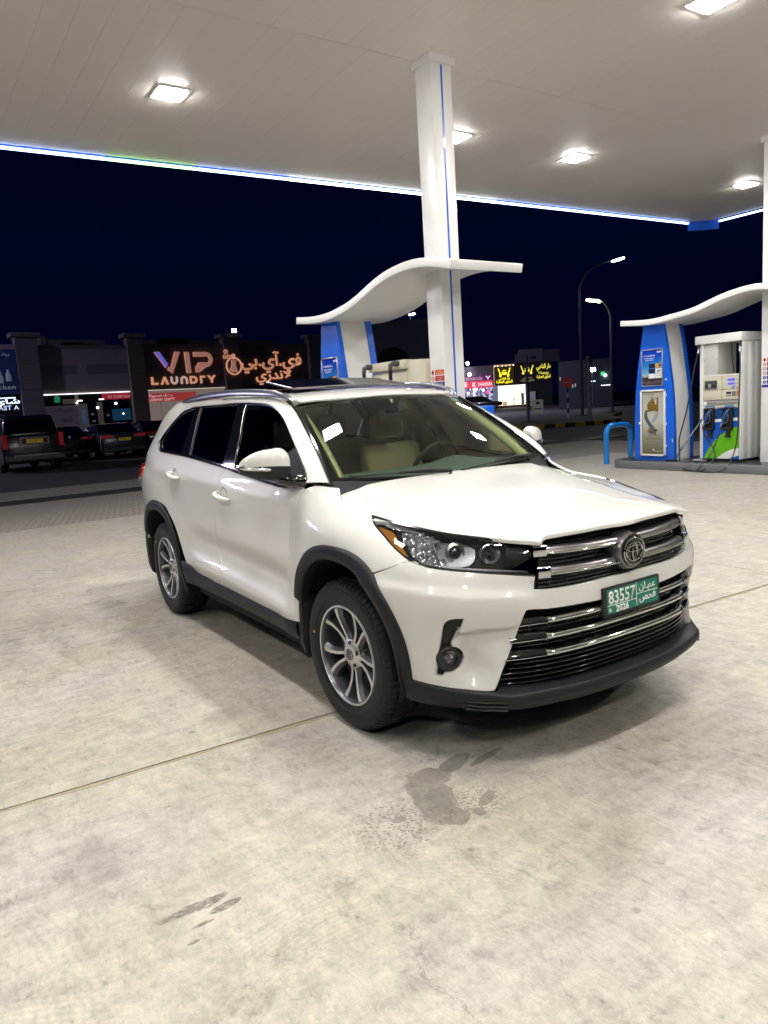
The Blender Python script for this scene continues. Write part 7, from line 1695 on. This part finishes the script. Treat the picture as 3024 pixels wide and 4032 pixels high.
s2=empty('dark_sign_board',(0,0,0),0,'wide dark board with glowing lemon Arabic words beside a spoons emblem','sign')
cbox('board',2.75,7.05,-.3,.10,3.15,6.0,mat('sign_board2',(.006,.005,.004),.5),s2)
emblem(s2,3.75,5.0,.88,M['yel2']);text('arabic_letters',arab('دار الناعبي'),M['palelet'],s2,CP(3.75,.13,3.80),U4,(0,0,1),.22,1.3,.02);text('arabic_letters',arab('للحلوى العمانية'),M['palelet'],s2,CP(3.75,.13,3.45),U4,(0,0,1),.22,1.8,.02)
text('arabic_letters',arab('دار الناعبي'),M['yel2'],s2,CP(5.95,.13,5.05),U4,(0,0,1),.60,1.9,.03,bold=.02);text('arabic_letters',arab('بيع وصناعة'),M['yel2'],s2,CP(5.95,.13,4.32),U4,(0,0,1),.34,1.35,.03,bold=.02);text('arabic_letters',arab('الحلوى العمانية'),M['yel2'],s2,CP(5.95,.13,3.75),U4,(0,0,1),.40,1.85,.03,bold=.02)
s3=empty('red_shop_sign',(0,0,0),0,'red and purple illuminated shop fascia partly cut by the white column','sign')
cbox('purple_board',-6.5,-1.05,-.1,.12,3.92,4.62,mat('board_purple',(.08,.01,.06),.5,emit=(.16,.02,.14),es=.6),s3)
cbox('red_board',-6.5,-1.0,-.1,.16,2.98,3.88,mat('board_red',(.6,.03,.06),.5,emit=(.95,.06,.12),es=.85),s3)
wl_=emis('sign_white',(1.0,.85,.9),1.3)
text('lettering','KHALEEGIA',wl_,s3,CP(-2.05,.17,3.22),U4,(0,0,1),.42,1.9,.02,bold=.01);text('lettering','K',wl_,s3,CP(-3.55,.17,3.12),U4,(0,0,1),.62,.5,.02,bold=.03);text('lettering','RE',wl_,s3,CP(-5.0,.17,3.22),U4,(0,0,1),.62,.95,.02,bold=.03)
text('arabic_letters',arab('مركز صيانة ميكانيكا كهرباء'),wl_,s3,CP(-4.0,.13,4.30),U4,(0,0,1),.16,3.2,.02);text('arabic_letters',arab('للتجارة العامة والخدمات'),wl_,s3,CP(-4.0,.13,4.05),U4,(0,0,1),.16,3.2,.02)
mb=MB();
for a,b in (((-1.9,4.5),(-1.6,4.25)),((-1.3,4.5),(-1.6,4.25)),((-1.6,4.25),(-1.6,4.0))): mb.tube([CP(a[0],.14,a[1]),CP(b[0],.14,b[1])],.05,6)
mb.build('figure_mark',wl_,s3)
# tyre shop interior
def shelves_mat():
    m=bpy.data.materials.new('self_glowing_shelves');m.use_nodes=True;nt=m.node_tree;b=nt.nodes['Principled BSDF'];N=nt.nodes.new;L=nt.links.new
    g_=N('ShaderNodeNewGeometry');mp=N('ShaderNodeMapping');mp.inputs['Scale'].default_value=(3.5,3.5,2.6);L(g_.outputs['Position'],mp.inputs[0])
    v=N('ShaderNodeTexVoronoi');v.distance='CHEBYCHEV';v.inputs['Scale'].default_value=1.3;L(mp.outputs[0],v.inputs[0])
    r=N('ShaderNodeValToRGB');e=r.color_ramp.elements;e[0].color=(.02,.03,.10,1);e[1].color=(.85,.85,1.0,1);q=e.new(.45);q.color=(.20,.18,.30,1);q=e.new(.7);q.color=(.35,.42,.60,1)
    s=N('ShaderNodeSeparateColor');L(v.outputs['Color'],s.inputs[0]);L(s.outputs[0],r.inputs[0]);L(r.outputs[0],b.inputs['Base Color']);L(r.outputs[0],b.inputs['Emission Color']);b.inputs['Emission Strength'].default_value=.85;return m  # shelf colours emit, so the shop light is part of the pattern
cbox('shelves',-6.5,-1.0,-.39,-.3,.1,2.95,shelves_mat(),rs);cbox('mullion',-3.7,-3.6,-.3,-.2,.1,2.95,M['striplight'],rs)
for u,z in ((-5.0,2.6),(-2.3,2.6),(-3.3,2.75),(-4.4,2.3)):
    mb=MB();mb.lathe([(0,.05),(.16,.0),(0,-.05)],10,'x',c=CP(u,-.15,z));mb.build('shop_lamp',emis('shop_lamp',(.75,.85,1.0),8),rs)
cbox('open_sign',-2.0,-1.5,-.28,-.2,2.15,2.4,emis('neon_pink',(1.0,.05,.25),2.0),rs)
for k,(u,z,e_) in enumerate(((-4.3,6.35,30),(-4.1,4.85,40))):
    q_=empty('floodlight',CP(u,.8,z),0,('small floodlight high on a roof beside the central column','bright floodlight above the red shop fascia')[k],'floodlight');mb=MB();mb.lathe([(0,.10),(.22,.05),(.24,0),(0,-.05)],14,'x');mb.build('lamp_face',emis('flood_far',(.9,.92,1),e_),q_)
    mb=MB();mb.box((-.3,-.1,-.1),(-.05,.1,.1));mb.build('housing',M['matte'],q_)
for u in (-.6,-.2,.4,.9,1.4,1.9):
    mb=MB();mb.lathe([(0,.05),(.06,0),(0,-.05)],8,'x',c=CP(u,.45,5.72));mb.build('sign_spot',emis('sign_spot',(1,.85,.7),6),s1)
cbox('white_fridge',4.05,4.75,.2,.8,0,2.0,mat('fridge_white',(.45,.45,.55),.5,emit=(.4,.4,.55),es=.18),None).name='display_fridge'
o=bpy.data.objects['display_fridge'];tag(o,'tall white fridge standing outside right of the lit shop doorway','fridge')
# bicycle
r=empty('bicycle',CP(3.1,1.3,0),math.atan2(CU[1],CU[0]),'small bicycle parked in front of the lit shop steps','bicycle')
for x in (0,1.0):
    mb=MB();mb.tube([(x+.33*math.cos(t),0,.34+.33*math.sin(t)) for t in np.linspace(0,6.283,20)],.025,5,cap=False);mb.build('bicycle_wheel',M['matte'],r)
mb=MB()
for a,b in (((0,.34),(.35,.85)),((0,.34),(.45,.40)),((.45,.40),(.35,.85)),((.35,.80),(.85,.85)),((.45,.40),(.85,.85)),((1,.34),(.80,1.05))): mb.tube([(a[0],0,a[1]),(b[0],0,b[1])],.02,5)
mb.build('bicycle_frame',M['satin'],r);mb=MB();mb.tube([(.80,-.22,1.05),(.80,.22,1.05)],.015,5);mb.build('handlebar',M['satin'],r);mb=MB();mb.box((.22,-.06,.88),(.45,.06,.93));mb.build('bicycle_seat',M['matte'],r)
# black pickup, side on
r=empty('pickup_truck',CP(-5.2,3.2,0),math.atan2(CU[1],CU[0]),'black pickup truck parked side-on before the red shop','car')
pk_=mat('pickup_black',(.006,.006,.010),.2,coat=.8)
mb=MB();mb.prism([(0,.45),(0,1.05),(1.5,1.08),(3.9,1.08),(4.6,1.0),(5.3,.95),(5.45,.7),(5.4,.42),(4.9,.38),(.3,.38)],-.95,.95,'y');mb.build('body',pk_,r,bevel=.06,smooth=True)
mb=MB();mb.prism([(.0,1.05),(.1,1.72),(.6,1.80),(2.6,1.80),(3.3,1.62),(4.1,1.07)],-.82,.82,'y');mb.build('cab',pk_,r,bevel=.06,smooth=True)
for s in (-1,1):
    mb=MB();mb.prism([(.4,1.12),(.5,1.66),(2.5,1.70),(3.1,1.55),(3.7,1.12)],s*.79,s*.835,'y');mb.build('side_window',M['gloss'],r)
for x in (1.0,4.4):
    for s in (1,-1): rear_wheel(r,x,s*.86,.38)
mb=MB();mb.box((5.3,-.9,.75),(5.47,-.55,.92));mb.box((5.3,.55,.75),(5.47,.9,.92));mb.build('headlight',M['amber'],r) if False else None
mb=MB();mb.box((5.28,-.9,.75),(5.47,-.55,.92));mb.build('headlight',M['red'],r)
# white notice board by the verge
r=empty('notice_board',(-39.4,39.9,0),math.atan2(-42.5,42.4),'small white notice board standing on the dark ground beyond the pole','board')
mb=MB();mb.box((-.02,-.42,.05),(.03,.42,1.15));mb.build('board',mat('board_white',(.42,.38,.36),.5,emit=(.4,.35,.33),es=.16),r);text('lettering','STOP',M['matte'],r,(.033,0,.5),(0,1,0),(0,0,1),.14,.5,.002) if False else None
mb=MB();mb.box((.031,-.12,.78),(.035,.12,.98));mb.box((.031,-.28,.30),(.035,.28,.34)) if False else None;mb.build('print_mark',M['matte'],r)
mb=MB();mb.box((.031,-.3,.38),(.035,.3,.46));mb.build('print_mark',M['matte'],r)
# dark building right with sparse lights
rb=empty('dark_building',(-48.8,51.6,0),math.atan2(.662,.75),'unlit low building behind the street lamps with a few small lights','building')
a_=math.atan2(54.8-51.29,-45.3+49.17);rb.rotation_euler=(0,0,a_)
M['night']=mat('night_wall',(.035,.045,.06),.8)
mb=MB();mb.box((.45,-.2,0),(5.4,6,4.55));mb.build('wall',M['night'],rb)
for x,z in ((1.7,2.15),(1.95,2.2),(.55,2.9)): mb=MB();mb.box((x,-.24,z-.16),(x+.12,-.21,z+.16));mb.build('window',emis('win_pale',(.6,.62,.5),.5),rb)
for x,z,w_ in ((3.4,2.45,.5),(4.4,2.0,.9)): mb=MB();mb.box((x,-.26,z),(x+w_,-.21,z+.06));mb.build('tube_light',emis('tube_white',(.8,.85,1),2.5),rb)
mb=MB();mb.box((4.4,-.45,2.95),(4.75,-.25,3.3));mb.build('green_sign',emis('sign_green',(.1,.7,.25),1.2),rb);mb=MB();mb.lathe([(0,-.5),(.13,-.45),(.13,-.4)],12,c=(4.8,0,2.95));mb.build('wall_lamp',emis('wall_lamp',(.8,.95,1),14),rb)
fp=empty('floodlight',(-42.9,50.3,3.43),math.atan2(-52.9,45.9),'bright white lamp glowing just right of the cable wound pole','floodlight');mb=MB();mb.box((0,-.30,-.16),(.05,.30,.16));mb.build('lamp_face',emis('flood_mid',(.9,.92,1),40),fp,bevel=.02);mb=MB();mb.tube([(-.1,0,-3.4),(-.1,0,0)],.05,6);mb.build('post',M['pole'],fp);mb=MB();mb.box((-.12,-.32,-.18),(-.005,.32,.18));mb.build('housing',M['matte'],fp)
# grey arched building seen under the wave
bb=empty('arched_building',(-37.6,23.3,0),math.atan2(26.05-23.91,-35.52+37.02),'dim grey building with an arch seen under the wave shaped roof','building')
M['duskwall']=mat('dusk_wall',(.10,.11,.14),.85)
mb=MB();mb.box((-2.0,.0,0),(4.2,3,6.72));mb.build('wall',M['duskwall'],bb);mb=MB();mb.box((-2.1,-.15,6.0),(-.2,.1,6.9));mb.build('cornice',M['parapet'],bb)
mb=MB();mb.prism([(1.5+1.1*math.cos(a),4.0+1.1*math.sin(a)) for a in np.linspace(0,math.pi,16)]+[(.4,1.0),(2.6,1.0)],-.06,-.02,'y');mb.build('arch_window',M['inner'],bb)
